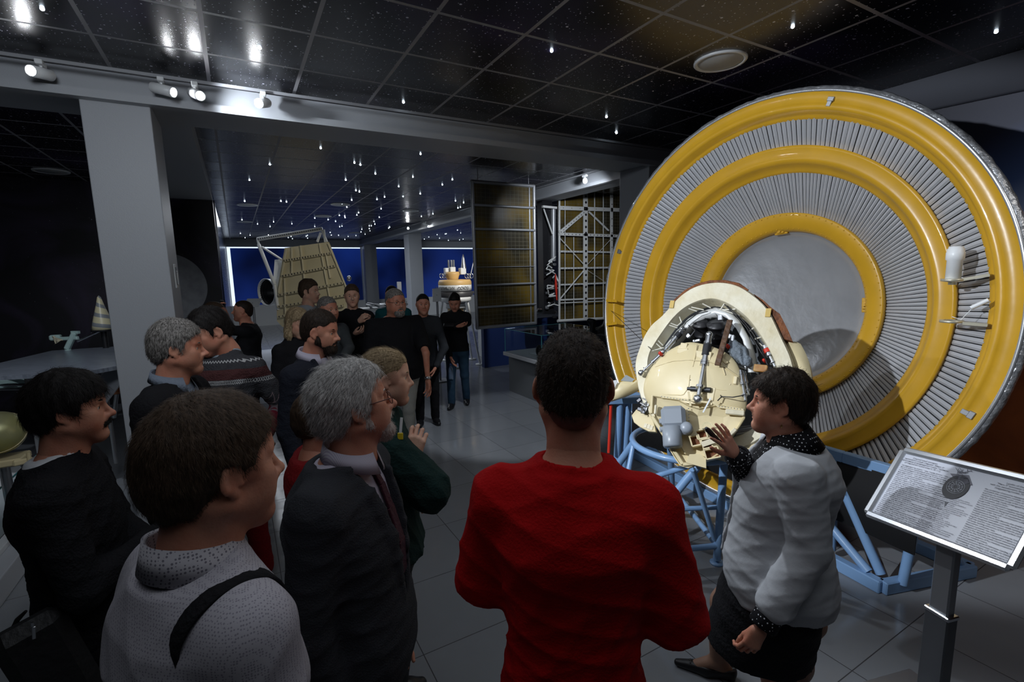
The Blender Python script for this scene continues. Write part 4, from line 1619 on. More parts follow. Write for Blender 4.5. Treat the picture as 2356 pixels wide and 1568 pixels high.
MB().rod(A(2.6, 2.1, 0.75), A(2.62, 2.1, 0.98), 0.10, n=20).build('cradle', M_BLUE, ls)
# ------------------------------------------------------------------ far and side exhibits
def solar_mat():
    m = mat('solar_cells', (0.10, 0.075, 0.02), 0.25, spec=0.6)
    g = NT(m)
    geo = g.n('ShaderNodeNewGeometry')
    o = g.sep(geo.outputs['Position'])

    def ln(ax, per, w):
        v = g.math('FRACT', g.math('DIVIDE', o[ax], per))
        return g.math('LESS_THAN', g.math('MINIMUM', v, g.math('SUBTRACT', 1.0, v)), w)
    grid = g.math('MAXIMUM', ln(0, 0.075, 0.035), ln(2, 0.062, 0.04))
    n = g.n('ShaderNodeTexNoise')
    n.inputs['Scale'].default_value = 1.6
    g.l(geo.outputs['Position'], n.inputs['Vector'])
    r = g.n('ShaderNodeValToRGB')
    r.color_ramp.elements[0].position = 0.4
    r.color_ramp.elements[1].position = 0.7
    r.color_ramp.elements[0].color = (0.035, 0.030, 0.018, 1)
    r.color_ramp.elements[1].color = (0.20, 0.13, 0.02, 1)
    g.l(n.outputs['Fac'], r.inputs['Fac'])
    g.l(g.mix(grid, r.outputs[0], (0.13, 0.12, 0.085)), g.b.inputs['Base Color'])
    return m


M_SOLAR = solar_mat()
M_FRAME = mat('panel_frame', (0.36, 0.37, 0.39), 0.4, metal=0.5)
M_WTRUSS = mat('white_truss', (0.66, 0.67, 0.66), 0.4)

# framed solar panel hanging in the middle
Yp = 7.0


def yp(x, y, Y=Yp):
    return aty(x, y, Y)


c00, c10, c11, c01 = yp(1086, 417), yp(1228, 428), yp(1232, 743), yp(1098, 754)
ctr = (c00 + c10 + c11 + c01) / 4
sp = empty('solar_panel', ctr * A(1, 1, 0) + A(0, 0, c11[2]), 'tall flat solar panel in a grey frame with seven rows of dark gold cells', 'solar panel')
MB().prism([c00, c10, c11, c01], (0, -1, 0), 0.015).build('cells', M_SOLAR, sp)
b = MB()
for a_, b_ in ((c00, c10), (c10, c11), (c11, c01), (c01, c00)):
    b.rod(a_, b_, 0.028, n=12)
for s_ in (c00, c10, c11, c01):
    b.ell(s_, 0.029)
off_r = A(-0.09, 0, 0)
b.rod(c10 + off_r, c11 + off_r, 0.012, n=8)
b.build('frame', M_FRAME, sp)
for f, r_ in ((0.155, 0.020), (0.315, 0.020), (0.45, 0.006), (0.575, 0.006), (0.70, 0.018), (0.855, 0.018)):
    MB().rod(c00 + (c01 - c00) * f + A(0, -0.02, 0), c10 + (c11 - c10) * f + A(0, -0.02, 0), r_, n=10).build('cross_bar', M_FRAME, sp)
MB().rod(c00 + A(0.1, 0, 0), A(c00[0] + 0.1, Yp, 3.5), 0.006).rod(c10 - A(0.1, 0, 0), A(c10[0] - 0.1, Yp, 3.5), 0.006).build('hanger', M_FRAME, sp)
b = MB()
for i, z in enumerate((675 / 1,)):
    q = yp(1238, 716)
    b.lathe([(0.001, 0), (0.05, 0), (0.05, 0.1), (0.042, 0.1), (0.042, 0.16), (0.001, 0.16)], q + A(-0.06, 0.05, 0), (1, 0, 0), 20)
b.build('hinge_drum', M_CHROME, sp)

# trussed panel with instruments to its right
Y2 = 7.9


def q2(x, y, dy=0.0):
    return aty(x, y, Y2 - dy)


tp = empty('trussed_solar_panel', q2(1340, 735), 'solar panel behind a bright white perforated truss with cables and a red strip', 'solar panel')
MB().prism([q2(1283, 428), q2(1432, 438), q2(1432, 735), q2(1288, 740)], (0, -1, 0), 0.02).build('cells', M_SOLAR, tp)


def perforated(a_, b_, w, d=0.03, n=14, name='truss_beam', hole=0.4):
    """flat beam with a row of punched holes drawn as dark discs sunk through the web"""
    a_, b_ = A(*a_), A(*b_)
    o = MB().bar(a_, b_, w, d, up=(0, -1, 0), bev=0.003).build(name, M_WTRUSS, tp)
    b = MB()
    for i in range(n):
        c = a_ + (b_ - a_) * (i + 0.5) / n
        b.lathe([(0.001, 0.0), (w * hole * 0.5, 0.0), (w * hole * 0.5, -0.004)], c + A(0, -d / 2 - 0.002, 0), (0, -1, 0), 10)
    h = b.build('punched_holes', M_BLACK, o)
    h['kind'] = 'stuff'
    return o


perforated(q2(1347, 430, .08), q2(1347, 733, .08), 0.10, n=22, hole=0.5)
perforated(q2(1407, 445, .08), q2(1407, 735, .08), 0.06, n=18)
perforated(q2(1285, 478, .08), q2(1432, 483, .08), 0.075, n=8, hole=0.2)
perforated(q2(1285, 538, .08), q2(1432, 543, .08), 0.055, n=18)
perforated(q2(1285, 578, .06), q2(1410, 580, .06), 0.035, n=18)
perforated(q2(1285, 617, .06), q2(1415, 615, .06), 0.035, n=18)
perforated(q2(1285, 655, .06), q2(1415, 650, .06), 0.03, n=18)
perforated(q2(1283, 430, .06), q2(1345, 432, .06), 0.05, n=6)
perforated(q2(1287, 536, .10), q2(1345, 487, .10), 0.07, n=10, hole=0.3)
for a_, b_, r_ in (((1285, 690), (1440, 684), .018), ((1285, 697), (1440, 690), .012), ((1283, 738), (1425, 730), .03), ((1287, 430), (1287, 735), .022), ((1300, 430), (1300, 735), .008),
                   ((1320, 545), (1320, 735), .008), ((1368, 440), (1368, 735), .012), ((1388, 440), (1388, 735), .010), ((1286, 545), (1345, 610), .010), ((1345, 620), (1288, 688), .014),
                   ((1350, 610), (1410, 545), .005), ((1350, 620), (1410, 660), .004), ((1355, 487), (1400, 530), .02)):
    MB().rod(q2(*a_, .07), q2(*b_, .07), r_, n=8).build('brace', M_WTRUSS, tp)
MB().prism([q2(1247, 445, .1), q2(1270, 440, .1), q2(1274, 722, .1), q2(1252, 722, .1)], (0, -1, 0), 0.18).build('dark_side_box', M_BLACK, tp)
MB().rod(q2(1273, 480, .12), q2(1273, 600, .12), 0.05, n=14).build('cylinder', M_FRAME, tp)
MB().bar(q2(1248, 475, .2), q2(1280, 478, .2), 0.05, 0.04).rod(q2(1251, 480, .2), q2(1271, 538, .2), 0.014).build('arm', M_WTRUSS, tp)
rng = random.Random(11)
for i in range(7):
    y0 = 600 + i * 17
    P = [q2(1268 + rng.uniform(-12, 18), y0 + rng.uniform(-14, 16), .15 + rng.uniform(0, .1)) for _ in range(5)]
    T = np.linspace(0, 4, 26)
    P = np.stack([np.interp(T, range(5), np.array(P)[:, a]) for a in range(3)], 1)
    MB().tube(P, 0.012, 8).build('hose', M_WTRUSS, tp)
for i in range(12):
    MB().box(q2(1264 + rng.uniform(-10, 14), 608 + i * 11, .13), (0.07, 0.07, 0.05), rotz(i) @ rotx(i * 2), bev=0.012).build('instrument', [M_STEEL, M_BLACK, M_DKMET][i % 3], tp)
MB().tube([q2(1278, 630, .25), q2(1279, 655, .26), q2(1281, 690, .24)], [0.012, 0.026, 0.014], 8).build('red_strip', M_RED, tp)
MB().tube([q2(1276, 432, .2), q2(1278, 448, .2), q2(1279, 460, .2)], [0.02, 0.02, 0.01], 8).build('red_strip', M_RED, tp)
for x in (1300, 1400):
    q = q2(x, 740, 0)
    MB().rod(q, A(q[0], q[1], 0), 0.03).build('support_leg', M_FRAME, tp)

# glass show case on a grey pedestal
gc = empty('glass_showcase', (4.35, 6.4, 0), 'low grey pedestal under a clear glass box holding small white and black instruments', 'display case')
MB().box((4.45, 6.45, 0.31), (1.15, 1.1, 0.62)).build('pedestal', mat('pedestal_grey', (0.16, 0.17, 0.18), 0.5), gc, bevel=0.005)
MB().box((4.42, 6.42, 0.65), (1.3, 1.16, 0.06)).build('tabletop', mat('case_white', (0.55, 0.56, 0.58), 0.5), gc, bevel=0.005)
for nm, lo, hi in (('front', (3.8, 5.86, 0.68), (5.04, 5.868, 1.06)), ('left', (3.8, 5.868, 0.68), (3.808, 6.97, 1.06)), ('back', (3.8, 6.97, 0.68), (5.04, 6.978, 1.06)), ('top', (3.8, 5.86, 1.06), (5.04, 6.978, 1.068))):
    lo, hi = A(*lo), A(*hi)
    MB().box((lo + hi) / 2, hi - lo).build('glass_pane', M_GLASS, gc)
b = MB()
E_ = mat('glass_edge', (0.12, 0.45, 0.50), 0.15, emit=None)
for a_, b_ in (((3.8, 5.86, .68), (3.8, 5.86, 1.06)), ((3.8, 5.86, 1.064), (5.04, 5.86, 1.064)), ((3.8, 5.86, 1.064), (3.8, 6.97, 1.064)), ((3.8, 6.97, .68), (3.8, 6.97, 1.06)), ((3.8, 6.97, 1.064), (5.04, 6.97, 1.064))):
    b.bar(a_, b_, 0.009, 0.009)
b.build('glass_edges', E_, gc)
it = empty('camera_instrument', (4.15, 6.2, 0.68), 'white and black optical instrument standing inside the glass show case', 'instrument')
MB().lathe([(0.001, 0), (0.07, 0), (0.08, 0.05), (0.08, 0.16), (0.05, 0.2), (0.001, 0.2)], (4.15, 6.2, 0.76), (0.5, -0.8, 0.2), 24).build('barrel', M_WHITE, it)
MB().box((4.12, 6.25, 0.71), (0.2, 0.18, 0.06), bev=0.01).ell((3.98, 6.2, 0.78), (0.06, 0.06, 0.09)).build('mount', M_BLACK, it)
for x, y, lb in ((4.7, 6.05, 'small black fitting lying to the right inside the glass show case'), (3.97, 6.05, 'small dark lens part lying in front inside the glass show case')):
    tag(MB().box((x, y, 0.705), (0.12, 0.07, 0.05), bev=0.012).lathe([(0.001, 0), (0.03, 0), (0.03, 0.03), (0.001, 0.03)], (x, y, 0.73), n=14).build('fitting_sample', M_BLACK), lb, 'instrument')
tag(MB().box((4.15, 6.45, 0.686), (0.3, 0.2, 0.008), rotx(0.0)).build('caption_card', M_WHITE), 'white caption card lying inside the glass show case', 'card')

# dark instrument exhibit beside the dish rim
de = empty('dark_instrument', (5.6, 7.6, 0), 'black lumpy apparatus on a stand between the show case and the big dish', 'apparatus')
s = Sdf(0.02)
pz_ = at(1395, 770, 7.6)
s.ell(pz_, (0.22, 0.2, 0.16), 0.05).ell(pz_ + A(0.12, 0, 0.15), (0.1, 0.1, 0.12), 0.05).cap(pz_ + A(-0.25, 0, 0.05), pz_ + A(-0.3, 0, 0.22), 0.05, 0.06, 0.03).cap(pz_ + A(0, 0, -0.1), pz_ + A(0.25, 0, -0.2), 0.12, 0.1, 0.04)
s.dis = lambda X, Y, Z: 0.02 * np.sin(30 * X) * np.sin(35 * Y + 20 * Z)
V, Q, _ = s.mesh()
MB().raw(V, Q.tolist(), 0, True).build('body', M_BLACK, de)
MB().tube([pz_ + A(-0.1, 0, 0.1), pz_ + A(0.0, 0, 0.3), pz_ + A(0.25, 0, 0.33), pz_ + A(0.45, 0, 0.25)], 0.012, 8).build('cable', M_STEEL, de)
MB().rod((pz_[0], pz_[1], 0), pz_ - A(0, 0, 0.1), 0.05).box((pz_[0], pz_[1], 0.03), (0.5, 0.5, 0.06)).build('post', M_FRAME, de)

# ribbed cream panel craft with nozzle and tube frame, far left of the gallery
T0_ = 10.0


def fr(x, y, dt=0.0):
    return at(x, y, T0_ + dt)


rp = empty('ribbed_panel_module', fr(720, 700) * A(1, 1, 0), 'large cream ribbed trapezoid module with a white tube frame and a black nozzle', 'spacecraft')
M_CRM = mat('module_cream', (0.62, 0.56, 0.40), 0.5, bump=(6, 0.15), var=(1.5, (0.5, 0.44, 0.27), 0.3))
poly = [(655, 570), (757, 556), (800, 664), (798, 712), (786, 728), (650, 752), (637, 738), (636, 675)]
pp_ = [fr(*q) for q in poly]
nf = -unit(ray(720, 650))
MB().prism(pp_, nf, 0.35).build('panel', M_CRM, rp)
for (a_, b_) in (((649, 635), (771, 611)), ((642, 678), (790, 650)), ((640, 705), (796, 678)), ((640, 728), (790, 702)), ((652, 600), (762, 582))):
    o = MB().bar(fr(*a_) + nf * 0.03, fr(*b_) + nf * 0.03, 0.05, 0.07, up=nf).build('rib', M_CRM, rp)
    b = MB()
    for i in range(18):
        c = fr(*a_) + (fr(*b_) - fr(*a_)) * (i + 0.5) / 18 + nf * 0.066
        b.lathe([(0.001, 0), (0.022, 0), (0.022, -0.01)], c, nf, 10)
    tag(b.build('lightening_holes', M_BLACK, o), kind='stuff')
for (a_, b_) in (((692, 565), (712, 745)), ((735, 560), (768, 735)), ((672, 568), (672, 635)), ((716, 640), (722, 700)), ((750, 585), (760, 640)), ((655, 640), (658, 740)), ((660, 572), (641, 674)), ((755, 560), (798, 664))):
    MB().bar(fr(*a_) + nf * 0.02, fr(*b_) + nf * 0.02, 0.03, 0.05, up=nf).build('stringer', M_CRM, rp)
MB().bar(fr(592, 550), fr(742, 526), 0.05, 0.07, bev=0.005).build('boom', M_WTRUSS, rp)
b = MB()
for i in range(30):
    c = fr(592, 550) + (fr(742, 526) - fr(592, 550)) * (i + 0.5) / 30 + nf * 0.027
    b.box(c, (0.02, 0.02, 0.05), frame(nf))
tag(b.build('boom_slots', M_BLACK, rp), kind='stuff')
MB().rod(fr(595, 562), fr(632, 655), 0.035, n=14).rod(fr(632, 655), fr(640, 712), 0.035, n=14).build('tube_leg', M_WTRUSS, rp)
for a_, b_ in (((603, 568), (648, 597)), ((740, 528), (752, 556)), ((738, 535), (730, 556)), ((592, 548), (596, 565)), ((745, 528), (748, 556))):
    MB().rod(fr(*a_), fr(*b_), 0.022, n=10).build('tube', M_WTRUSS, rp)
MB().prism([fr(632, 597, .1), fr(649, 596, .1), fr(643, 665, .1), fr(627, 664, .1)], nf, 0.04).build('white_plate', M_WHITE, rp)
nz = fr(612, 672, .15)
nax = unit(-CR * 0.5 - CF * 0.9 - CU * 0.12)
MB().lathe([(0.15, -0.45), (0.24, -0.25), (0.27, 0.0), (0.29, 0.0), (0.285, -0.03), (0.26, -0.25), (0.17, -0.45)], nz, nax, 40).build('nozzle', M_WTRUSS, rp)
b = MB()
for h_, r_ in ((-0.08, 0.258), (-0.16, 0.248), (-0.24, 0.238), (-0.32, 0.2)):
    b.lathe([(r_, h_), (r_ - 0.02, h_ - 0.012), (r_, h_ - 0.025)], nz, nax, 36)
b.lathe([(0.27, -0.02), (0.2, -0.36), (0.001, -0.4)], nz, nax, 36)
b.build('nozzle_rings', M_BLACK, rp)
MB().lathe([(0.001, 0), (0.05, 0), (0.06, 0.04), (0.03, 0.07), (0.001, 0.07)], fr(800, 640), CR, 14).build('thruster', M_STEEL, rp)
for x in (660, 785):
    q = fr(x, 735, .2)
    MB().rod(q, A(q[0], q[1], 0.42), 0.04).build('support', M_STEEL, rp)

# pale show platform under it
MB_ = MB().box((1.35, 10.2, 0.2), (2.9, 3.4, 0.4))
o = MB_.build('display_platform', mat('platform_white', (0.52, 0.55, 0.60), 0.3, var=(3, (0.42, 0.46, 0.52), 0.2)))
tag(o, 'low pale display platform carrying the ribbed cream module', 'platform')
for (x, y, w, h, t_, lb, rl) in ((582, 696, 34, 16, 8.2, 'tilted white caption board beside the far black nozzle', 0.0), (1005, 678, 20, 26, 8.8, 'tilted white caption board in front of the gold and white station', 0.1)):
    q = at(x, y, t_)
    bo = empty('caption_stand', A(q[0], q[1], 0), lb, 'caption stand')
    R = frame(unit(-CF + A(0, 0, 0.9)))
    MB().box(q, (w / F_PX * t_, h / F_PX * t_ * 1.6, 0.015), R @ rotz(rl), bev=0.003).build('board', M_WHITE, bo)
    MB().rod(q, A(q[0], q[1], 0), 0.02).box((q[0], q[1], 0.01), (0.3, 0.3, 0.02)).build('post', M_FRAME, bo)
for (x, y0, y1, w, t_, m_, lb) in ((816, 680, 712, 9, 12.5, M_WHITE, 'narrow white upright post at the foot of the middle window pillar'), (918, 648, 690, 9, 11.5, M_GREY, 'narrow grey upright panel with a white edge before the far pillar')):
    a_, b_ = at(x, y0, t_), at(x, y1, t_)
    tag(MB().box(A(a_[0], a_[1], a_[2] / 2), (w / F_PX * t_, 0.06, a_[2]), bev=0.004).build('upright_panel', m_), lb, 'panel')
# horizontal far craft parts between the far visitors
lw = empty('low_silver_craft', at(870, 708, 9.0) * A(1, 1, 0), 'low white and silver vehicle with looped tubes between the far visitors', 'spacecraft')
b = MB()
b.box(at(862, 712, 9.0), (0.9, 0.5, 0.08), bev=0.02)
b.box(at(905, 700, 9.4), (0.5, 0.3, 0.06), bev=0.02)
b.build('chassis', M_WHITE, lw)
rng = random.Random(4)
for i in range(9):
    c = [at(850 + rng.uniform(-10, 60), 706 + rng.uniform(-10, 16), 8.9 + rng.uniform(-.2, .2)) for _ in range(4)]
    T = np.linspace(0, 3, 18)
    MB().tube(np.stack([np.interp(T, range(4), np.array(c)[:, a]) for a in range(3)], 1), 0.014, 7).build('tube_loop', M_CHROME, lw)
for x in (850, 900):
    q = at(x, 715, 9.1)
    MB().rod(q, A(q[0], q[1], 0), 0.03).build('foot', M_STEEL, lw)

# gold and white station on the right of the gallery
TS = 10.5


def sc(x, y, dt=0.0):
    return at(x, y, TS + dt)


ps = sc(1047, 660)
gs = empty('planetary_station', ps * A(1, 1, 0), 'gold and white round station with aerials and dark collar before the blue blinds', 'spacecraft')
M_GOLD = mat('tan_gold', (0.62, 0.40, 0.16), 0.45)
pxm = TS / F_PX
r1 = 38 * pxm
zc = ps[2]
MB().lathe([(0.001, 0.02), (r1 * 1.25, 0.0), (r1 * 0.5, -0.28), (0.001, -0.30)], ps + A(0, 0, -0.12 + 0.02), n=40).build('collar', mat('dark_collar', (0.05, 0.05, 0.055), 0.4), gs)
MB().lathe([(0.001, -0.08), (r1, -0.08), (r1, 0.045), (r1 * 0.98, 0.05)], ps, n=48).build('white_band', M_WHITE, gs)
MB().lathe([(r1 * 1.0, 0.05), (r1 * 1.0, 0.11), (r1 * 0.93, 0.16), (0.001, 0.17)], ps, n=48).build('gold_band', M_GOLD, gs)
MB().lathe([(0.12 * 1, 0.17), (0.16, 0.28), (0.14, 0.33), (0.001, 0.33)], ps + A(-0.05, 0, 0), n=30).build('gold_turret', M_GOLD, gs)
b = MB()
for dx, h_, w in ((-0.17, 0.34, 0.10), (-0.05, 0.36, 0.12), (0.17, 0.34, 0.13)):
    b.box(ps + CR * dx + A(0, 0, h_), (w, w, 0.14), bev=0.01)
b.build('instrument_box', M_WHITE, gs)
for dx in (-0.12, -0.06, -0.01):
    MB().rod(ps + CR * dx + A(0, 0, 0.40), ps + CR * dx + A(0, 0, 0.58), 0.022).build('tube_aerial', M_CHROME, gs)
MB().lathe([(0.06, 0), (0.03, 0.2), (0.008, 0.3), (0.001, 0.3)], ps + CR * 0.2 + A(0, 0, 0.40), n=14).build('lattice_mast', M_STEEL, gs)
MB().rod(ps + CR * 0.33 + A(0, 0, 0.2), ps + CR * 0.45 + A(0, 0, 0.66), 0.008).build('whip_aerial', M_WHITE, gs)
for sx in (-1, 1):
    for i in range(3):
        q = ps + CR * sx * (0.22 + 0.05 * i) + A(0, -0.1, 0.24)
        a = np.linspace(0, 2 * math.pi, 14, endpoint=False)
        MB().tube([q + CR * 0.04 * math.cos(t) + A(0, 0, 0.05 * math.sin(t)) for t in a], 0.008, 6, closed=True).build('ring_fitting', M_CHROME, gs)
lb = MB().lathe([(0.2, -0.34), (r1 * 0.95, -0.30), (r1 * 0.95, -0.20), (0.3, -0.20)], ps, n=40).lathe([(0.20, -0.34), (0.22, -0.45), (0.001, -0.46)], ps, n=30)
lb.build('lower_ring', M_WHITE, gs)
MB().lathe([(0.001, -0.62), (0.15, -0.6), (0.18, -0.46)], ps, n=24).build('lower_tank', M_GOLD, gs)
for a in np.radians([30, 100, 170, 240, 310]):
    d = A(math.cos(a), math.sin(a), 0)
    MB().rod(ps + d * r1 * 0.8 - A(0, 0, 0.3), A(ps[0], ps[1], 0) + d * r1 * 1.5, 0.022).lathe([(0.001, 0), (0.1, 0), (0.1, 0.02), (0.001, 0.02)], A(ps[0], ps[1], 0) + d * r1 * 1.5, n=16).build('leg', M_WHITE, gs)
nf2 = unit((CAM - ps) * A(1, 1, 0))
rt = unit(np.cross(A(0, 0, 1), nf2))
for txt, an in (('РЕСПУБЛИК', -0.62), ('СОЮЗ', 0.50)):
    n_ = math.cos(an) * nf2 + math.sin(an) * rt
    text_mesh(txt, 0.085, mat('lettering_grey', (0.10, 0.10, 0.11), 0.6), 'lettering', gs, ps + n_ * (r1 + 0.004) + A(0, 0, -0.02), frame(n_), 0.003)

# left hall exhibit: dark winged craft with striped cone
ZW = 1.22
wt = empty('winged_craft', atz(150, 830, ZW) * A(1, 1, 0), 'broad flat grey-blue painted wing panel on metal struts, left of the grey pillar', 'spacecraft')
Wp = [atz(*q, ZW) for q in ((-260, 850), (0, 834), (120, 806), (270, 796), (330, 812), (300, 836), (205, 853), (100, 859), (-240, 880))]
MB().prism(Wp, (0, 0, 1), 0.035).build('wing_panel', mat('brushed_wing', (0.22, 0.25, 0.30), 0.3, metal=0.4, stretch=(2, 14, 2), var=(6, (0.36, 0.40, 0.48), 0.15)), wt)
for q in ((60, 860), (235, 842), (-120, 868), (150, 815)):
    a_ = atz(*q, ZW - 0.04)
    MB().rod(a_, A(a_[0], a_[1], 0.2), 0.018).build('strut', M_STEEL, wt)
for a_, b_ in (((0, 872), (90, 866)), ((0, 893), (70, 884)), ((0, 903), (85, 893))):
    MB().rod(at(*a_, 5.2) - CR * 2.2, at(*b_, 5.2), 0.018).build('frame_tube', M_CHROME, wt)
MB().box(at(5, 880, 5.3), (0.9, 0.3, 0.12), bev=0.02).build('pale_box', mat('mint_paint', (0.38, 0.52, 0.50), 0.45), wt)
cn = at(238, 757, 5.6)
co = empty('striped_cone', cn, 'small cream and silver spiral striped cone standing on the wing exhibit beside the grey pillar', 'nose cone')
b = MB()
prof = [(0.001, 0.39), (0.017, 0.37), (0.038, 0.28), (0.068, 0.17), (0.094, 0.07), (0.106, 0.0), (0.001, 0.0)]
M_STRIPE = mat('spiral_stripe', (0.6, 0.55, 0.36), 0.35)
g = NT(M_STRIPE)
geo = g.n('ShaderNodeTexCoord')
o_ = g.sep(geo.outputs['Object'])
u = g.math('ADD', g.math('MULTIPLY', o_[2], 8.8), g.math('DIVIDE', g.math('ARCTAN2', o_[1], o_[0]), 6.2832))
g.l(g.mix(g.math('LESS_THAN', g.math('FRACT', u), 0.38), (0.6, 0.55, 0.36), (0.22, 0.24, 0.26)), g.b.inputs['Base Color'])
b.lathe(prof, cn, n=32).build('cone', M_STRIPE, co)
MB().lathe([(0.115, 0.0), (0.115, -0.02), (0.001, -0.02)], cn, n=32).rod(cn - A(0, 0, 0.02), A(cn[0], cn[1], ZW), 0.03).build('base', M_BLACK, co)
mf = empty('mint_bracket', at(160, 806, 5.5), 'pale mint painted bracket with loose wires and a thin silver rod on the wing exhibit', 'bracket')
MB().bar(at(154, 803, 5.5), at(172, 765, 5.5), 0.06, 0.05, bev=0.01).bar(at(135, 779, 5.5), at(180, 777, 5.5), 0.04, 0.04, bev=0.008).box(at(128, 776, 5.5), (0.1, 0.08, 0.06), bev=0.012).bar(at(165, 764, 5.5), at(182, 764, 5.5), 0.03, 0.03).build('bracket_body', mat('mint_paint'), mf)
mq = at(156, 803, 5.5)
MB().rod(mq, A(mq[0], mq[1], ZW), 0.03).build('foot', mat('mint_paint'), mf)
MB().rod(at(178, 785, 5.5), at(240, 757, 5.55), 0.012).build('silver_rod', M_CHROME, mf)
b = MB()
for i in range(5):
    b.tube([at(140 + i, 782, 5.45), at(128 - i * 2, 790 - i * 4, 5.45), at(124 + i * 3, 772 + i * 3, 5.45)], 0.006, 6)
b.build('wires', M_INNER, mf)
b = MB()
for i in range(6):
    b.tube([at(245 + i * 2, 892 - 3 * i, 4.9), at(262, 885 + 3 * i, 4.85), at(272, 880 + i * 5, 4.9)], 0.007, 6)
pr_ = empty('copper_part', at(268, 900, 4.9), 'small silver and copper part with white wires below the wing panel at the pillar', 'part')
b.build('wires', M_WTRUSS, pr_)
MB().lathe([(0.001, 0), (0.045, 0), (0.05, 0.03), (0.045, 0.06), (0.001, 0.06)], at(268, 905, 4.9), n=20).build('can', mat('copper', (0.5, 0.2, 0.1), 0.3, metal=0.9), pr_)
MB().rod(at(268, 905, 4.9), at(262, 960, 4.95), 0.02).build('post', M_STEEL, pr_)
# pale ball with fittings at the left edge and the plinth
bl = at(-4, 995, 3.3)
sb = empty('spherical_tank', bl - A(0, 0, 0.15), 'pale yellow-green ball tank at the left edge of the hall, on a cream bracket', 'tank')
MB().ell(bl, 0.145, n=36, m=24).build('ball', mat('pale_yellow_metal', (0.42, 0.42, 0.26), 0.3, metal=0.3, var=(5, (0.36, 0.34, 0.10), 0.2)), sb)
MB().tube([bl + A(0.149 * math.cos(a), 0.149 * math.sin(a) * 0.6, 0.149 * math.sin(a) * 0.8) for a in np.linspace(0, 6.28, 40, endpoint=False)], 0.003, 6, closed=True).build('seam', M_CREAM, sb)
MB().box(bl - A(0, 0, 0.20), (0.24, 0.2, 0.05), bev=0.01).box(bl + CR * 0.13 - A(0, 0, 0.20), (0.10, 0.08, 0.04), rotz(0.4), bev=0.008).rod(bl + CR * 0.18 - A(0, 0, 0.22), bl + CR * 0.18 - A(0, 0, 0.14), 0.012).build('bracket', M_CREAM, sb)
MB().rod(bl - A(0, 0, 0.2), A(bl[0], bl[1], 0.2), 0.03).rod(bl + CR * 0.12 - A(0, 0, 0.2), A(bl[0] + 0.25, bl[1] - 0.1, 0.2), 0.014).rod(bl - CR * 0.12 - A(0, 0, 0.2), A(bl[0] - 0.25, bl[1] + 0.1, 0.2), 0.014).build('struts', M_CHROME, sb)
pl_ = empty('display_plinth', (-2.7, 4.9, 0), 'low white display plinth with a stepped edge on the floor at the left', 'plinth')
MB().box((-2.75, 5.15, 0.08), (2.6, 2.6, 0.16)).build('plinth_base', mat('plinth_white', (0.48, 0.50, 0.53), 0.4), pl_, bevel=0.008)
MB().box((-2.78, 5.18, 0.18), (2.45, 2.45, 0.04)).build('plinth_top', M_WHITE, pl_, bevel=0.005)
MB().box((-1.62, 5.18, 0.36), (0.01, 2.3, 0.32)).build('glass_rail', M_GLASS, pl_)
MB().box((-1.62, 5.18, 0.522), (0.012, 2.3, 0.006)).build('glass_edge', E_, pl_)
sl = at(232, 905, 4.6)
tag(MB().box(sl, (0.22, 0.02, 0.62), rotz(-0.5) @ rotx(-0.5) @ roty(0.45), bev=0.004).build('tilted_board', mat('board_grey', (0.30, 0.32, 0.35), 0.5)), 'tilted plain grey board just right of the moustached man', 'board')

# ------------------------------------------------------------------ information board in front
I0, I1, I2, I3 = at(2063, 1032, 2.40), at(2400, 1112, 1.86), at(2352, 1316, 1.75), at(2010, 1184, 2.29)
ib = empty('info_board', (I2 + I3) / 2 * A(1, 1, 0), 'tilted information board in a silver frame with small dark print, in front of the mural', 'information board')
ctr = (I0 + I1 + I2 + I3) / 4
ux = unit((I1 - I0) + (I2 - I3))
un = unit(np.cross(ux, (I0 - I3) + (I1 - I2)))
if np.dot(un, CAM - ctr) < 0:
    un = -un
uy = np.cross(un, ux)
hw = (np.linalg.norm(I1 - I0) + np.linalg.norm(I2 - I3)) / 4
hh = (np.linalg.norm(I0 - I3) + np.linalg.norm(I1 - I2)) / 4
RI = np.stack([ux, uy, un], 1)


def ip(x, y, z=0.0):
    return ctr + ux * x * hw + uy * y * hh + un * z


MB().box(ip(0, 0, -0.008), (2 * hw, 2 * hh, 0.012), RI).build('panel', mat('paper_white', (0.46, 0.48, 0.54), 0.35), ib)
b = MB()
for a_, b_ in (((-1, -1), (1, -1)), ((1, -1), (1, 1)), ((1, 1), (-1, 1)), ((-1, 1), (-1, -1))):
    b.bar(ip(*a_), ip(*b_), 0.034, 0.022, up=un, bev=0.009)
b.build('frame', mat('silver_frame', (0.55, 0.57, 0.60), 0.3, metal=0.8), ib)
M_INK = mat('print_ink', (0.05, 0.05, 0.065), 0.6)
M_INK2 = mat('print_ink_grey', (0.16, 0.16, 0.19), 0.6)
LEFT = ['Спускаемый аппарат', 'автоматической станции „Марс-3“', 'с тормозным аэродинамическим экраном', '(технологический макет, М 1:1)']
COLS = [(-0.93, 0.82, [(4, 1, -0.62)] + [(5, 0, 0)] * 1, 0.56)]
words_ru = ('спускаемый аппарат автоматической межпланетной станции предназначен для мягкой посадки на поверхность планеты исследования атмосферы '
            'и передачи телевизионного изображения научная аппаратура система управления экран парашют двигатель корпус приборный контейнер масса орбита').split()
words_en = ('the descent module of the automatic interplanetary station was designed for soft landing on the surface of the planet study of the atmosphere '
            'and transmission of television pictures scientific equipment control system shield parachute engine body instrument container mass orbit').split()
rng = random.Random(21)


def line(words, n):
    out = ''
    while len(out) < n:
        out += rng.choice(words) + ' '
    return out[:n]


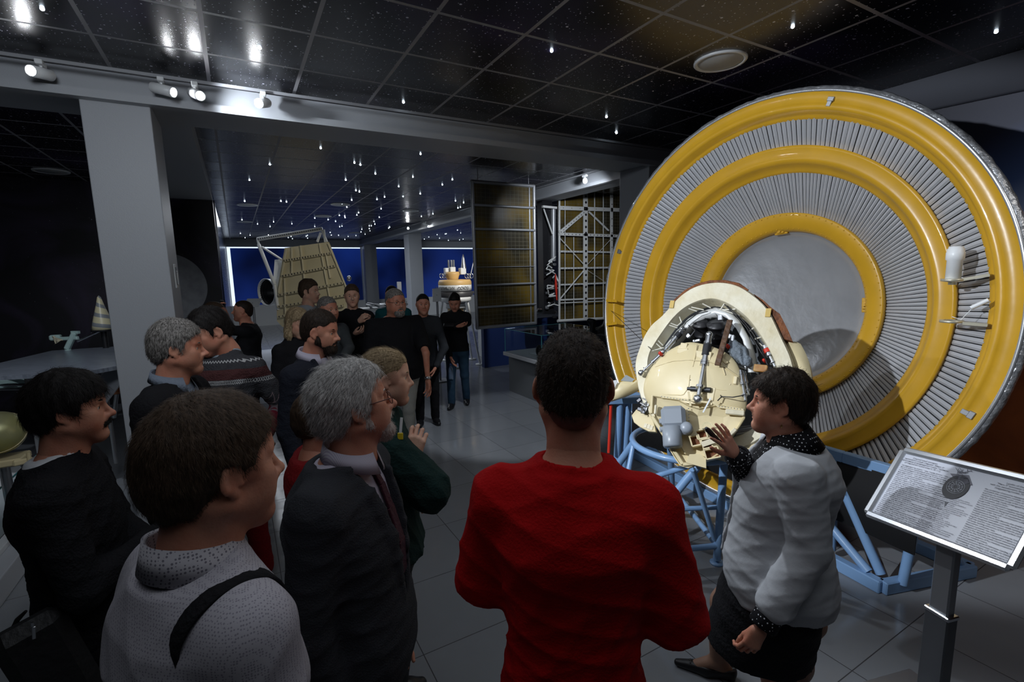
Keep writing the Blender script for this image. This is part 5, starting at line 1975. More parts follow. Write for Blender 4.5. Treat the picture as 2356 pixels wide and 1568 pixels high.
def column(x, y0, y1, dy, words, n, sz, m, name, ragged=False):
    body = []
    y = y0
    k = 0
    while y > y1:
        k += 1
        nn = n if (k % 7 or not ragged) else n // 2
        if ragged:
            nn = int(n * rng.uniform(0.45, 1.0))
        body.append(line(words, nn) if not (k % 9 == 0 and not ragged) else line(words, n // 2))
        y -= dy
    t_ = '\n'.join(body)
    o = text_mesh(t_, sz, m, name, ib, ip(0, 0, 0.0), RI, 0.0, 'LEFT')
    return o


def text_at(body, size, m, name, x, y, align='LEFT', spacing=None):
    fc = bpy.data.curves.new(name, 'FONT')
    fc.body = body
    fc.size = size
    fc.space_line = spacing or 1.0
    fc.align_x = align
    fc.align_y = 'TOP'
    tmp = bpy.data.objects.new(name, fc)
    scene.collection.objects.link(tmp)
    dg = bpy.context.evaluated_depsgraph_get()
    dg.update()
    me = bpy.data.meshes.new_from_object(tmp.evaluated_get(dg))
    bpy.data.objects.remove(tmp)
    me.materials.clear()
    me.materials.append(m)
    M4 = Matrix(RI.tolist()).to_4x4()
    M4.translation = Vector(ip(x, y, 0.0008) - wloc(ib))
    me.transform(M4)
    o = bpy.data.objects.new(name, me)
    scene.collection.objects.link(o)
    o.parent = ib
    return o


def para(words, n, lines, ragged=False):
    out = []
    for k in range(lines):
        nn = int(n * rng.uniform(0.5, 1.0)) if ragged else (n if (k + 1) % 6 else n // 2)
        out.append(line(words, nn))
    return '\n'.join(out)


S = 0.0098
text_at('\n'.join(LEFT), S * 1.05, M_INK, 'printed_text', -0.60, 0.86, 'CENTER')
text_at(para(words_ru, 46, 30), S * 0.95, M_INK, 'printed_text', -0.90, 0.60, spacing=1.02)
text_at(para(words_en, 44, 25, True), S * 0.85, M_INK2, 'printed_text', -0.24, 0.12, spacing=1.02)
text_at('Lander of the\n"Mars-3" automatic station\nwith the aerodynamic braking shield\n(engineering model, M 1:1)', S * 1.05, M_INK, 'printed_text', 0.62, 0.82, 'CENTER')
text_at(para(words_en, 48, 29), S * 0.95, M_INK, 'printed_text', 0.32, 0.56, spacing=1.02)
# small drawing of the opened craft
b = MB()
c = ip(-0.02, 0.38, 0.001)
b.lathe([(0.001, 0), (0.045, 0)], c, un, 30, sq=(1.35, 1.0))
b.build('printed_drawing', mat('ink_dark_grey', (0.05, 0.05, 0.055), 0.6), ib)
b = MB()
for r_ in (0.032, 0.024, 0.015):
    a = np.linspace(0, 2 * math.pi, 30, endpoint=False)
    b.tube([c + un * 0.0006 + ux * r_ * math.cos(t) + uy * r_ * math.sin(t) for t in a], 0.0012, 4, closed=True)
for i in range(12):
    t = i * math.pi / 6
    b.rod(c + un * 0.0006 + (ux * math.cos(t) + uy * math.sin(t)) * 0.008, c + un * 0.0006 + (ux * math.cos(t + .3) + uy * math.sin(t + .3)) * 0.028, 0.0012, n=4)
b.build('printed_drawing', mat('ink_pale', (0.35, 0.36, 0.4), 0.6), ib)
b = MB()
c2 = ip(-0.02, 0.70, 0.001)
b.prism([c2 - ux * 0.045 - uy * 0.004, c2 - uy * 0.04, c2 + ux * 0.05 - uy * 0.03, c2 + ux * 0.02 + uy * 0.01], un, 0.0003)
for i in range(14):
    b.rod(c2 + ux * rng.uniform(-.03, .03) + uy * rng.uniform(-.01, .03), c2 + ux * rng.uniform(-.04, .04) + uy * rng.uniform(-.01, .035), 0.001, n=4)
b.build('printed_drawing', M_INK2, ib)
# post of the board
pt = ip(-0.02, -0.75, -0.02)
bp_ = at(2178, 1300, 2.06)
pt = A(bp_[0], bp_[1], 0) * A(1, 1, 0) + A(0, 0, pt[2])
pm = mat('post_alu', (0.30, 0.31, 0.33), 0.35, metal=0.7)
Rp = rotz(math.atan2(ux[1], ux[0]))
MB().box(A(pt[0], pt[1], pt[2] / 2 + 0.21), (0.075, 0.045, pt[2] - 0.42), Rp, bev=0.006).build('upper_post', pm, ib)
MB().box(A(pt[0], pt[1], 0.25), (0.095, 0.06, 0.5), Rp, bev=0.006).build('lower_post', mat('post_dark', (0.10, 0.105, 0.115), 0.4, metal=0.5), ib)
MB().box(A(pt[0], pt[1], 0.50), (0.10, 0.065, 0.02), Rp, bev=0.004).build('post_collar', M_CHROME, ib)
MB().box(A(pt[0], pt[1], 0.01), (0.4, 0.3, 0.02), Rp, bev=0.004).build('foot_plate', pm, ib)
MB().bar(A(pt[0], pt[1], pt[2] - 0.02), ip(0, 0, -0.02), 0.05, 0.03).build('bracket', pm, ib)
# ------------------------------------------------------------------ people
def skin_mat(name, col, warm):
    m = mat(name, col, 0.48, spec=0.35, bump=(170, 0.08), sss=0.12)
    g = NT(m)
    n = g.n('ShaderNodeTexNoise')
    n.inputs['Scale'].default_value = 14
    n.inputs['Detail'].default_value = 4
    g.l(g.obj(), n.inputs['Vector'])
    r = g.n('ShaderNodeValToRGB')
    r.color_ramp.elements[0].position = 0.35
    r.color_ramp.elements[1].position = 0.68
    r.color_ramp.elements[0].color = (*col, 1)
    r.color_ramp.elements[1].color = (*warm, 1)
    g.l(n.outputs['Fac'], r.inputs['Fac'])
    g.l(r.outputs[0], g.b.inputs['Base Color'])
    return m


SK_A = skin_mat('skin_ruddy', (0.56, 0.27, 0.18), (0.50, 0.19, 0.12))
SK_B = skin_mat('skin_fair', (0.66, 0.40, 0.29), (0.62, 0.32, 0.22))
SK_C = skin_mat('skin_warm', (0.52, 0.26, 0.16), (0.46, 0.20, 0.12))
LIP = mat('lip', (0.42, 0.13, 0.10), 0.45)
LIP_RED = mat('lipstick_red', (0.45, 0.012, 0.03), 0.35)
M_EYE = mat('eyeball', (0.75, 0.72, 0.68), 0.15)
M_IRIS = mat('iris', (0.05, 0.035, 0.02), 0.15)


def hair_mat(name, c1, c2):
    m = mat(name, c1, 0.6, spec=0.2)
    g = NT(m)
    mp = g.n('ShaderNodeMapping')
    mp.inputs['Scale'].default_value = (1, 1, 0.25)
    g.l(g.obj(), mp.inputs[0])
    n = g.n('ShaderNodeTexNoise')
    n.inputs['Scale'].default_value = 170
    n.inputs['Detail'].default_value = 5
    g.l(mp.outputs[0], n.inputs['Vector'])
    r = g.n('ShaderNodeValToRGB')
    r.color_ramp.elements[0].position = 0.36
    r.color_ramp.elements[1].position = 0.64
    r.color_ramp.elements[0].color = (*c1, 1)
    r.color_ramp.elements[1].color = (*c2, 1)
    g.l(n.outputs['Fac'], r.inputs['Fac'])
    g.l(r.outputs[0], g.b.inputs['Base Color'])
    bp = g.n('ShaderNodeBump')
    bp.inputs['Strength'].default_value = 0.45
    bp.inputs['Distance'].default_value = 0.003
    g.l(n.outputs['Fac'], bp.inputs['Height'])
    g.l(bp.outputs[0], g.b.inputs['Normal'])
    return m


H_BLACK = hair_mat('hair_black', (0.006, 0.005, 0.005), (0.016, 0.013, 0.012))
H_DARK = hair_mat('hair_dark_brown', (0.012, 0.008, 0.006), (0.036, 0.024, 0.017))
H_BROWN = hair_mat('hair_brown', (0.035, 0.022, 0.014), (0.085, 0.055, 0.036))
H_SALT = hair_mat('hair_salt_pepper', (0.05, 0.045, 0.04), (0.30, 0.28, 0.26))
H_GREY = hair_mat('hair_silver', (0.26, 0.25, 0.24), (0.62, 0.60, 0.58))
H_BLOND = hair_mat('hair_dark_blond', (0.16, 0.11, 0.06), (0.42, 0.32, 0.19))


def hnoise(X, Y, Z, sc=1.0, seed=0):
    r = np.random.RandomState(seed)
    o = 0
    for i in range(5):
        k = r.normal(size=3) * 45 * sc * (1 + i * 0.7)
        ph = r.uniform(0, 6.28)
        o = o + np.sin(X * k[0] + Y * k[1] + Z * k[2] * 0.45 + ph + 1.3 * np.sin(30 * sc * Y + ph)) / (1 + i * 0.7)
    return o / 2.4


_HEADS = {}


def head_mesh(res, v):
    """canonical head, face toward +y, origin between the ears; v holds shape factors"""
    key = (res, tuple(sorted(v.items())))
    if key in _HEADS:
        return _HEADS[key]
    jaw, nose, fat, chin, brow = v.get('jaw', 1), v.get('nose', 1), v.get('fat', 0), v.get('chin', 1), v.get('brow', 1)
    s = Sdf(res)
    s.ell((0, -0.012, 0.035), (0.074, 0.095, 0.086), 0.02)
    s.ell((0, 0.030, 0.030), (0.064, 0.060, 0.070), 0.03)            # forehead and temples
    s.ell((0, 0.030, -0.035), (0.060 + fat * 0.01, 0.058, 0.062), 0.03)    # mid face
    for x in (-1, 1):
        s.cap((x * 0.058 * jaw, -0.002, -0.050), (x * 0.016, 0.070 * chin, -0.100), 0.019 + fat * 0.008, 0.015 + fat * 0.004, 0.03)   # jaw line
        s.ell((x * 0.043, 0.058, -0.012), (0.021, 0.019, 0.016), 0.025)     # cheekbone
        s.ell((x * 0.036, 0.052, -0.045), (0.026 + fat * 0.006, 0.030, 0.030), 0.03)    # cheek
        s.cap((x * 0.012, 0.0850, 0.022), (x * 0.044, 0.070, 0.026), 0.0075 * brow, 0.007, 0.016)  # brow
        s.ell((x * 0.066, 0.02, 0.02), (0.012, 0.03, 0.03), 0.02)
    s.cap((0, 0.064 * chin, -0.104), (0, 0.068 * chin, -0.100), 0.020, 0.020, 0.025)   # chin
    s.cap((0, 0.030, -0.085), (0, 0.055, -0.100), 0.032 + fat * 0.016, 0.020, 0.03)     # under jaw
    s.ell((0, 0.060, -0.065), (0.037, 0.028, 0.028), 0.026)          # mouth mound
    for x in (-1, 1):
        s.ell((x * 0.0315, 0.090, 0.003), (0.0175, 0.0125, 0.0110), 0.014, 's')   # socket
        s.ell((x * 0.0315, 0.0705, 0.003), (0.0158, 0.0152, 0.0142), 0.004)   # lids
        s.ell((x * 0.0315, 0.0875, 0.0008), (0.0145, 0.012, 0.0062), 0.0025, 's')
    # nose
    s.cap((0, 0.0835, 0.014), (0, 0.084 + 0.026 * nose, -0.028), 0.0075, 0.0095, 0.012)
    s.ell((0, 0.083 + 0.027 * nose, -0.031), (0.0105, 0.0110, 0.0095), 0.010)
    for x in (-1, 1):
        s.ell((x * 0.0125, 0.083 + 0.012 * nose, -0.034), (0.0080, 0.0120, 0.0080), 0.008)
        s.ell((x * 0.0070, 0.083 + 0.016 * nose, -0.0425), (0.0038, 0.006, 0.005), 0.003, 's')
    s.cap((-0.012, 0.086, -0.046), (0.012, 0.086, -0.046), 0.008, 0.008, 0.02)
    # lips
    s.cap((-0.0250, 0.0795, -0.0640), (0, 0.0895, -0.0600), 0.0034, 0.0058, 0.005, m=1)
    s.cap((0.0250, 0.0795, -0.0640), (0, 0.0895, -0.0600), 0.0034, 0.0058, 0.005, m=1)
    s.cap((-0.0225, 0.0795, -0.0685), (0, 0.0875, -0.0720), 0.0036, 0.0068, 0.006, m=1)
    s.cap((0.0225, 0.0795, -0.0685), (0, 0.0875, -0.0720), 0.0036, 0.0068, 0.006, m=1)
    s.cap((-0.028, 0.0840, -0.0662), (0, 0.0960, -0.0655), 0.0013, 0.0022, 0.003, 's', m=1)
    s.cap((0.028, 0.0840, -0.0662), (0, 0.0960, -0.0655), 0.0013, 0.0022, 0.003, 's', m=1)
    s.ell((0, 0.096, -0.0835), (0.014, 0.010, 0.005), 0.012, 's')
    # ears
    for x in (-1, 1):
        R = rotz(x * 0.45) @ rotx(-0.12)
        s.ell((x * 0.081, -0.006, 0.000), (0.0055, 0.0195, 0.028), 0.004, R=R)
        s.ell((x * 0.077, 0.002, -0.027), (0.0055, 0.009, 0.011), 0.006, R=R)
        s.ell((x * 0.087, -0.003, 0.000), (0.0052, 0.0120, 0.0185), 0.003, 's', R=R)
        s.cap((x * 0.074, 0.010, -0.002), (x * 0.076, 0.012, -0.012), 0.005, 0.005, 0.006)
    # neck
    nk = v.get('neck', 1)
    s.cap((0, -0.022, -0.030), (0, -0.042, -0.150), 0.054 * nk, 0.058 * nk, 0.03)
    s.cap((0, -0.005, -0.085), (0, -0.020, -0.150), 0.044 * nk, 0.050 * nk, 0.03)
    for x in (-1, 1):
        s.cap((x * 0.052, -0.03, -0.045), (x * 0.018, 0.012, -0.165), 0.014, 0.012, 0.025)
    r = s.mesh()
    _HEADS[key] = r
    return r


def hair_mesh(res, style, seed=0, v={}):
    """hair shell in head space; style: thick, front (forehead hairline y), hl (hairline offset), nape, length extras"""
    th = style.get('th', 0.015)
    up = style.get('up', th)
    s = Sdf(res)
    s.ell((0, -0.014, 0.037), (0.075 + th, 0.096 + th, 0.086 + up), 0.01)
    s.ell((0, 0.022, 0.040), (0.066 + th * 0.7, 0.064 + th * 0.8, 0.066 + up), 0.02)
    s.ell((0, -0.052, -0.010), (0.058 + th * 0.6, 0.056 + th, 0.070), 0.02)
    for e in style.get('extra', []):
        s.cap(*e[0:4], k=0.02)
    amp = style.get('rough', 0.004)
    s.dis = lambda X, Y, Z: amp * hnoise(X, Y, Z, 1.0, seed) + amp * 0.5 * hnoise(X, Y, Z, 2.3, seed + 1)
    off = style.get('hl', 0.0)
    nape = style.get('nape', -0.075)
    ear = style.get('ear', 0.030)
    sb = style.get('side', -0.020)
    fy = style.get('fy', 0.0)
    ys = np.array([-0.20, -0.075, -0.045, -0.030, -0.018, 0.012, 0.020, 0.034, 0.042, 0.060, 0.080, 0.10, 0.16])
    zs = np.array([nape, nape, nape + 0.01, -0.040, ear, ear, sb, sb, 0.028, 0.052, 0.070, 0.074, 0.074]) + off * (np.array([0, 0, 0, 0, 0, 0, 0, 0, 1, 1, 1, 1, 1]))
    fr = style.get('fringe', 0.0)

    def cut(X, Y, Z):
        yy = Y - fy
        zb = np.interp(yy, ys, zs) - fr * np.clip((Y - 0.03) * 30, 0, 1)
        zb = zb + 0.10 * X * X / 0.006 * 0.04 * (Y > 0.04)
        return (zb + 0.0025 * np.sin(260 * X + 140 * Y) + 0.002 * np.sin(410 * Y + 90 * X) - Z)
    if not style.get('long'):
        s.keep(cut, 0.006)
    return s.mesh()


def strands(V, Q, n, L, w, seed, comb=(0, -0.5, -1.0), spread=0.5, lift=0.25, zmin=-1.0):
    """thin tapering hair ribbons growing from a hair shell"""
    r = np.random.RandomState(seed)
    if n <= 0 or len(Q) == 0:
        return None
    pick = r.randint(0, len(Q), n)
    P = V[Q[pick]]
    c = P.mean(1)
    nr = np.cross(P[:, 1] - P[:, 0], P[:, 2] - P[:, 0])
    nr /= np.linalg.norm(nr, axis=1, keepdims=True) + 1e-12
    cb = np.array(comb, float)
    # comb direction tangential to the shell
    d = cb[None] + r.normal(size=(n, 3)) * spread * 0.4
    d -= (d * nr).sum(1, keepdims=True) * nr
    d /= np.linalg.norm(d, axis=1, keepdims=True) + 1e-9
    ln = L * r.uniform(0.5, 1.1, n)[:, None]
    side = np.cross(nr, d)
    pts = []
    for t, lf in ((0, -0.002), (0.35, 0.0025), (0.7, 0.003), (1.0, 0.002)):
        pts.append(c + d * ln * t + nr * (lf + lift * ln * t * r.uniform(0, 0.5, n)[:, None]) + side * ln * 0.12 * t * t * r.normal(size=(n, 1)))
    ww = [w, w * 0.9, w * 0.6, w * 0.1]
    VV = []
    for p, a in zip(pts, ww):
        VV += [p - side * a, p + side * a]
    VV = np.stack(VV, 1).reshape(-1, 3)
    b = np.arange(n)[:, None] * 8
    F_ = np.concatenate([b + np.array([[0, 1, 3, 2]]), b + np.array([[2, 3, 5, 4]]), b + np.array([[4, 5, 7, 6]])])
    return VV, F_


def join(parts):
    """parts: (V, Q(m,4), material index)"""
    V, Q, M = [], [], []
    n = 0
    for v, q, m in parts:
        V.append(v)
        Q.append(q + n)
        M.append(np.full(len(q), m) if np.isscalar(m) else m)
        n += len(v)
    return np.concatenate(V), np.concatenate(Q), np.concatenate(M)


def hand_mesh(res, side, curl=(0.3, 0.35, 0.4, 0.45), spread=(0.12, 0.03, -0.06, -0.15), thumb=0.5, bend2=1.0):
    """hand along +y from the wrist, palm facing -z; side=+1 puts the thumb on +x. curls in radians for index..little"""
    s = Sdf(res)
    s.cap((0, -0.035, 0), (0, 0.01, 0), 0.026, 0.027, 0.02, flat=((0, 0, 1), 0.72))
    for x, L in ((0.027, 0.075), (0.009, 0.080), (-0.010, 0.076), (-0.027, 0.068)):
        s.cap((x * 0.55, 0.010, 0), (x, L, 0.002), 0.017, 0.0125, 0.014, flat=((0, 0, 1), 0.85))
    lens = [(0.040, 0.026, 0.020), (0.045, 0.029, 0.021), (0.041, 0.027, 0.021), (0.033, 0.020, 0.018)]
    for (x, L), ln, cu, sp in zip(((0.028, 0.078), (0.0095, 0.083), (-0.0105, 0.079), (-0.029, 0.070)), lens, curl, spread):
        p = A(x, L, 0.002)
        ang = cu * 0.6
        r0 = 0.0095
        for i, l in enumerate(ln):
            d = A(math.sin(sp) * math.cos(ang), math.cos(sp) * math.cos(ang), -math.sin(ang))
            q = p + d * l
            s.cap(p, q, r0, r0 - 0.0011, 0.004)
            p = q
            r0 -= 0.0011
            ang += cu * bend2
    p = A(0.020, 0.018, -0.006)
    d = unit(A(math.sin(thumb) * 1.0, math.cos(thumb), -0.35))
    q = p + d * 0.042
    s.cap(p, q, 0.0165, 0.0125, 0.014)
    d2 = unit(d + A(-0.25, 0.35, -0.1))
    r_ = q + d2 * 0.030
    s.cap(q, r_, 0.0118, 0.0100, 0.004)
    s.cap(r_, r_ + unit(d2 + A(-0.15, 0.1, -0.05)) * 0.024, 0.0102, 0.0082, 0.004)
    V, Q, o = s.mesh()
    if side < 0:
        V = V * A(-1, 1, 1)
        Q = Q[:, ::-1]
    return V, Q


def wrinkle(amp, seed, sc=1.0):
    r = np.random.RandomState(seed)
    K = r.normal(size=(5, 3)) * A(17, 17, 26) * sc
    PH = r.uniform(0, 6.28, 5)

    def f(X, Y, Z):
        w = 0.35 * np.sin(17 * sc * X + PH[0]) + 0.35 * np.sin(15 * sc * Z + PH[1])
        o = 0
        for k, p in zip(K, PH):
            u = np.sin(k[0] * X + k[1] * Y + k[2] * Z + p + 2.2 * w)
            o = o + (1 - np.abs(u)) ** 2 * 1.2 - 0.5
        return -amp * o / 2.2
    return f


class Person:
    def __init__(s, px, py, depth, face, label, H=None, build=1.0, dep=1.0, belly=0.0, lean=0.0, res=0.008, skin=None, headyaw=0.0, pitch=0.0, roll=0.0,
                 headv=None, arms=None, hair=None, hairm=None, hscale=1.0, hair_up=0.012, shoulders=1.0, seed=1, hands=(True, True), step=0.0, abs_face=None):
        """px, py: photo pixel of the top of the hair; face: degrees in the horizontal plane, 0 = toward picture right, 90 = away, measured about the line of sight"""
        top = at(px, py, depth)
        s.top = top
        H = (top[2] - hair_up) if H is None else H
        s.H = H
        s.k = H / 1.78
        s.hs = hscale * (0.5 + 0.5 * s.k)
        v = unit((top - CAM) * A(1, 1, 0))
        r = A(v[1], -v[0], 0)
        a = math.radians(face)
        fd = unit(math.cos(a) * r + math.sin(a) * v)          # body facing
        s.ang = math.atan2(-fd[0], fd[1])                     # rotation taking +y to fd
        s.R = rotz(s.ang)
        # head stands a little in front of the body axis
        s.lean = lean
        off = 0.035 * s.k + lean
        s.base = A(top[0], top[1], 0) - s.R @ A(0, off, 0)
        s.build, s.dep, s.belly = build, dep, belly
        s.res = res
        s.skin = skin or SK_A
        s.hair_m = hairm or H_DARK
        s.seed = seed
        s.sh = shoulders
        s.label = label
        s.hy, s.hp, s.hr = math.radians(headyaw), math.radians(pitch), math.radians(roll)
        s.hc = A(0, off, H - 0.118 * s.hs)                      # head centre in body space
        s.hR = rotz(s.hy) @ rotx(s.hp) @ roty(s.hr)
        k = s.k
        shx = 0.170 * build * shoulders * k
        s.sho = {1: A(shx, lean * 0.72 - 0.01, 0.798 * H), -1: A(-shx, lean * 0.72 - 0.01, 0.798 * H)}
        arms = arms or {}
        s.elb, s.wri = {}, {}
        for sd in (1, -1):
            e, w = arms.get(sd, ((0.235 * build, -0.02, 0.632), (0.245 * build, 0.06, 0.487)))
            # positions are either body-space fractions or world points
            s.elb[sd] = s.R.T @ (e - s.base) if isinstance(e, np.ndarray) else A(sd * e[0] * k, e[1] * k, e[2] * H)
            s.wri[sd] = s.R.T @ (w - s.base) if isinstance(w, np.ndarray) else A(sd * w[0] * k, w[1] * k, w[2] * H)
        s.root = None
        hv = headv or {}
        near = res <= 0.0085
        hres = 0.0028 if res <= 0.0065 else (0.0036 if res <= 0.0085 else 0.0055)
        s.hres = hres
        V, Q, own = head_mesh(hres, hv)
        V = (V * s.hs) @ s.hR.T + s.hc
        parts = [(V, Q, (own == 1).astype(int))]
        # slim body under the clothes, one skin from neck to wrists and ankles
        b = Sdf(max(0.011, res * 1.3))
        nb = s.hc + s.hR @ A(0, -0.038, -0.125) * s.hs
        b.cap(nb, A(0, lean * 0.8 - 0.02, 0.80 * H), 0.056 * k, 0.075 * k, 0.03)
        b.loft([(z, cx, cy, rx - 0.02, ry - 0.018) for z, cx, cy, rx, ry in s.torso()], 0.03)
        for sd in (1, -1):
            b.cap(A(0, lean * 0.8 - 0.02, 0.835 * H), s.sho[sd], 0.040 * k, 0.050 * k, 0.03)
            b.cap(s.sho[sd], s.elb[sd], 0.048 * k * build, 0.036 * k, 0.02)
            b.cap(s.elb[sd], s.wri[sd], 0.037 * k, 0.024 * k, 0.015)
            hip, kn, an = s.leg(sd, step)
            b.cap(hip, kn, 0.075 * k * build, 0.05 * k, 0.03)
            b.cap(kn, an, 0.05 * k, 0.035 * k, 0.02)
        Vb, Qb, _ = b.mesh()
        parts.append((Vb, Qb, 0))
        s.hand_opts = {}
        s.hand_scale = 1.0
        s.parts = parts
        s.hair_style = hair
        s.step = step
        s.hands = hands
        s.near = near

    def leg(s, sd, step):
        k, H = s.k, s.H
        st = step * sd
        return A(sd * 0.085 * k * s.build, -0.0, 0.50 * H), A(sd * 0.10 * k, 0.02 + st * 0.5, 0.275 * H), A(sd * 0.105 * k, -0.03 + st, 0.05 * H)

    def torso(s, off=0.0):
        H, k, w, d = s.H, s.k, s.build, s.dep
        be = s.belly
        rows = [(0.46, 0.155, 0.110, 0), (0.50, 0.178, 0.125, 0.3), (0.55, 0.170, 0.122, 0.8), (0.60, 0.155, 0.112, 1.0), (0.65, 0.152, 0.112, 0.8), (0.70, 0.165, 0.120, 0.4),
                (0.755, 0.178, 0.122, 0.1), (0.795, 0.165, 0.105, 0.0), (0.825, 0.120, 0.080, 0.0), (0.845, 0.075, 0.060, 0)]
        out = []
        for z, rx, ry, bl in rows:
            cy = s.lean * np.clip((z - 0.5) / 0.32, 0, 1.1) + be * bl * 0.5 - 0.02 * (z > 0.7)
            out.append((z * H, 0.0, cy, rx * k * w + off + be * bl * 0.25, ry * k * d + off + be * bl * 0.55))
        return out

    def finish(s, iris=None, lip=None):
        """links the body mesh as the root, then eyes and hair"""
        for sd in (1, -1):
            if not s.hands[0 if sd > 0 else 1]:
                continue
            o = dict(s.hand_opts.get(sd, {}))
            palm = unit(o.pop('palm', A(-sd, 0.2, 0)))
            ydir = o.pop('dir', None)
            V, Q = hand_mesh(0.0026 if s.near else 0.0045, -sd, **o)
            y = unit(s.wri[sd] - s.elb[sd]) if ydir is None else unit(ydir)
            z = -unit(palm - np.dot(palm, y) * y)
            x = np.cross(y, z)
            # the thumb must end up on the correct side: mirror by the frame's handedness only
            R = np.stack([x, y, z], 1)
            V = (V * s.hand_scale * s.k) @ R.T + s.wri[sd] + y * 0.03
            s.parts.append((V, Q, 0))
        V, Q, M = join(s.parts)
        V = V @ s.R.T
        me = make_mesh('person', V, Q, [s.skin, lip or LIP], M)
        o = bpy.data.objects.new('person', me)
        scene.collection.objects.link(o)
        o.location = tuple(s.base)
        tag(o, s.label, 'person')
        s.root = o
        # eyes
        b = MB()
        for x in (-1, 1):
            c = s.w(s.hc + s.hR @ A(x * 0.0315, 0.0705, 0.003) * s.hs)
            fw = s.R @ s.hR @ A(0, 1, 0)
            b.ell(c, 0.0132 * s.hs, n=20, m=14)
            b.lathe([(r_ * s.hs, h_ * s.hs) for r_, h_ in ((0.0001, 0.0139), (0.0045, 0.0132), (0.0066, 0.0119))], c, fw, 16, mi=1)
        b.build('eyes', [M_EYE, iris or M_IRIS], o)
        if s.hair_style:
            st = s.hair_style
            V, Q, _ = hair_mesh(s.hres * (1.15 if s.near else 1.3), st, s.seed)
            parts = [(V, Q, 0)]
            if s.near or st.get('force'):
                g = strands(V, Q, st.get('n', 2600), st.get('L', 0.022), st.get('w', 0.0006), s.seed, st.get('comb', (0, -0.4, -1)), st.get('spread', 0.6), st.get('lift', 0.25))
                if g:
                    parts.append((g[0], g[1], 0))
            V, Q, M = join(parts)
            V = ((V * s.hs) @ s.hR.T + s.hc) @ s.R.T
            s.child('hair', V, Q, s.hair_m)
        # eyebrows
        b = MB()
        for x in (-1, 1):
            P = [s.w(s.hc + s.hR @ A(x * a, y, z) * s.hs) for a, y, z in ((0.014, 0.0925, 0.0235), (0.028, 0.0905, 0.0285), (0.040, 0.0825, 0.028), (0.049, 0.0735, 0.023))]
            b.tube(P, [0.0018, 0.0032, 0.0028, 0.001], 6)
        b.build('eyebrows', s.hair_m, o)
        return s

    def w(s, p):
        return s.R @ np.asarray(p, float) + s.base

    def child(s, name, V, Q, m, mi=None, parent=None):
        me = make_mesh(name, V, Q, m if isinstance(m, (list, tuple)) else [m], mi)
        o = bpy.data.objects.new(name, me)
        scene.collection.objects.link(o)
        o.parent = parent or s.root
        return o

    def local(s, b, name, m, parent=None):
        """build a MB whose shapes are given in body space"""
        b.v = [s.w2(v) for v in b.v]
        return b.build(name, m, parent or s.root)

    def w2(s, V):
        return V @ s.R.T + s.base

    # ---- garments
    def top_garment(s, name, m, off=0.016, zlo=0.485, sleeve='long', neck=0.075, neckz=0.0, amp=0.004, hem=None, cuff=1.0, opening=None, collar_tilt=0.25, flare=0.0,
                    arm_r=1.0, res=None, extra=None, zsl=None, wsc=1.0, hole_d=0.022, ksl=0.035, gap=0.01):
        k, H = s.k, s.H
        g = Sdf(res or s.res)
        T = s.torso(off)
        T = [(z, cx, cy, rx + flare * max(0, (0.62 * H - z)), ry + flare * max(0, (0.62 * H - z))) for z, cx, cy, rx, ry in T]
        g.loft(T, 0.03)
        nb = A(0, s.lean * 0.85 - 0.02, 0.80 * H)
        g.cap(s.hc + s.hR @ A(0, -0.040, -0.145) * s.hs, nb, 0.060 * k + off * 0.5, 0.085 * k, 0.03)
        for sd in (1, -1):
            g.cap(A(0, s.lean * 0.85 - 0.02, 0.828 * H), s.sho[sd], 0.046 * k + off * 0.6, 0.048 * k + off * 0.8, 0.05)
            e, w = s.elb[sd], s.wri[sd]
            if sleeve == 'long':
                g.cap(s.sho[sd], e, (0.050 * k * s.build + off) * arm_r, (0.040 * k + off) * arm_r, ksl)
                wl = w - unit(w - e) * (gap.get(sd, 0.01) if isinstance(gap, dict) else gap)
                g.cap(e, wl, (0.040 * k + off) * arm_r, (0.027 * k + off * 0.9) * arm_r * cuff, 0.012)
            else:
                t = 0.62 if sleeve == 'short' else sleeve
                mid = s.sho[sd] + (e - s.sho[sd]) * t
                g.cap(s.sho[sd], mid, (0.052 * k * s.build + off) * arm_r, (0.053 * k + off * 1.2) * arm_r, 0.035)
                d = unit(e - s.sho[sd])
        if extra:
            extra(g)
        g.dis = wrinkle(amp, s.seed * 7 + 3, wsc)
        zl = (zsl or zlo) * H

        def bottom(X, Y, Z):
            # hem plane does not cut sleeves
            q = zl - Z
            rad = np.sqrt((X / 1.15) ** 2 + (Y - s.belly * 0.4) ** 2)
            return np.where(rad < 0.25 * k * s.build + s.belly, q, -1.0) + 0 * X
        g.keep(bottom, 0.004)
        if sleeve != 'long':
            for sd in (1, -1):
                e = s.elb[sd]
                t = 0.62 if sleeve == 'short' else sleeve
                mid = s.sho[sd] + (e - s.sho[sd]) * (t + 0.08)
                d = unit(e - s.sho[sd])

                def cutf(X, Y, Z, mid=mid, d=d, sd=sd):
                    q = (X - mid[0]) * d[0] + (Y - mid[1]) * d[1] + (Z - mid[2]) * d[2]
                    rr = np.sqrt((X - mid[0]) ** 2 + (Y - mid[1]) ** 2 + (Z - mid[2]) ** 2)
                    return np.where((rr < 0.13), q, -1.0)
                g.keep(cutf, 0.003)
        nc = s.hc + s.hR @ A(0, -0.040, -0.125) * s.hs + A(0, 0, neckz)
        nrm = unit(A(0, -collar_tilt, 1.0))

        def neckcut(X, Y, Z):
            return (X - nc[0]) * nrm[0] + (Y - nc[1]) * nrm[1] + (Z - nc[2]) * nrm[2]
        g.keep(neckcut, 0.004)
        ax0 = s.hc + s.hR @ A(0, -0.035, -0.06) * s.hs
        ax1 = A(0, s.lean * 0.8 - 0.02, 0.80 * H)
        dv = ax1 - ax0

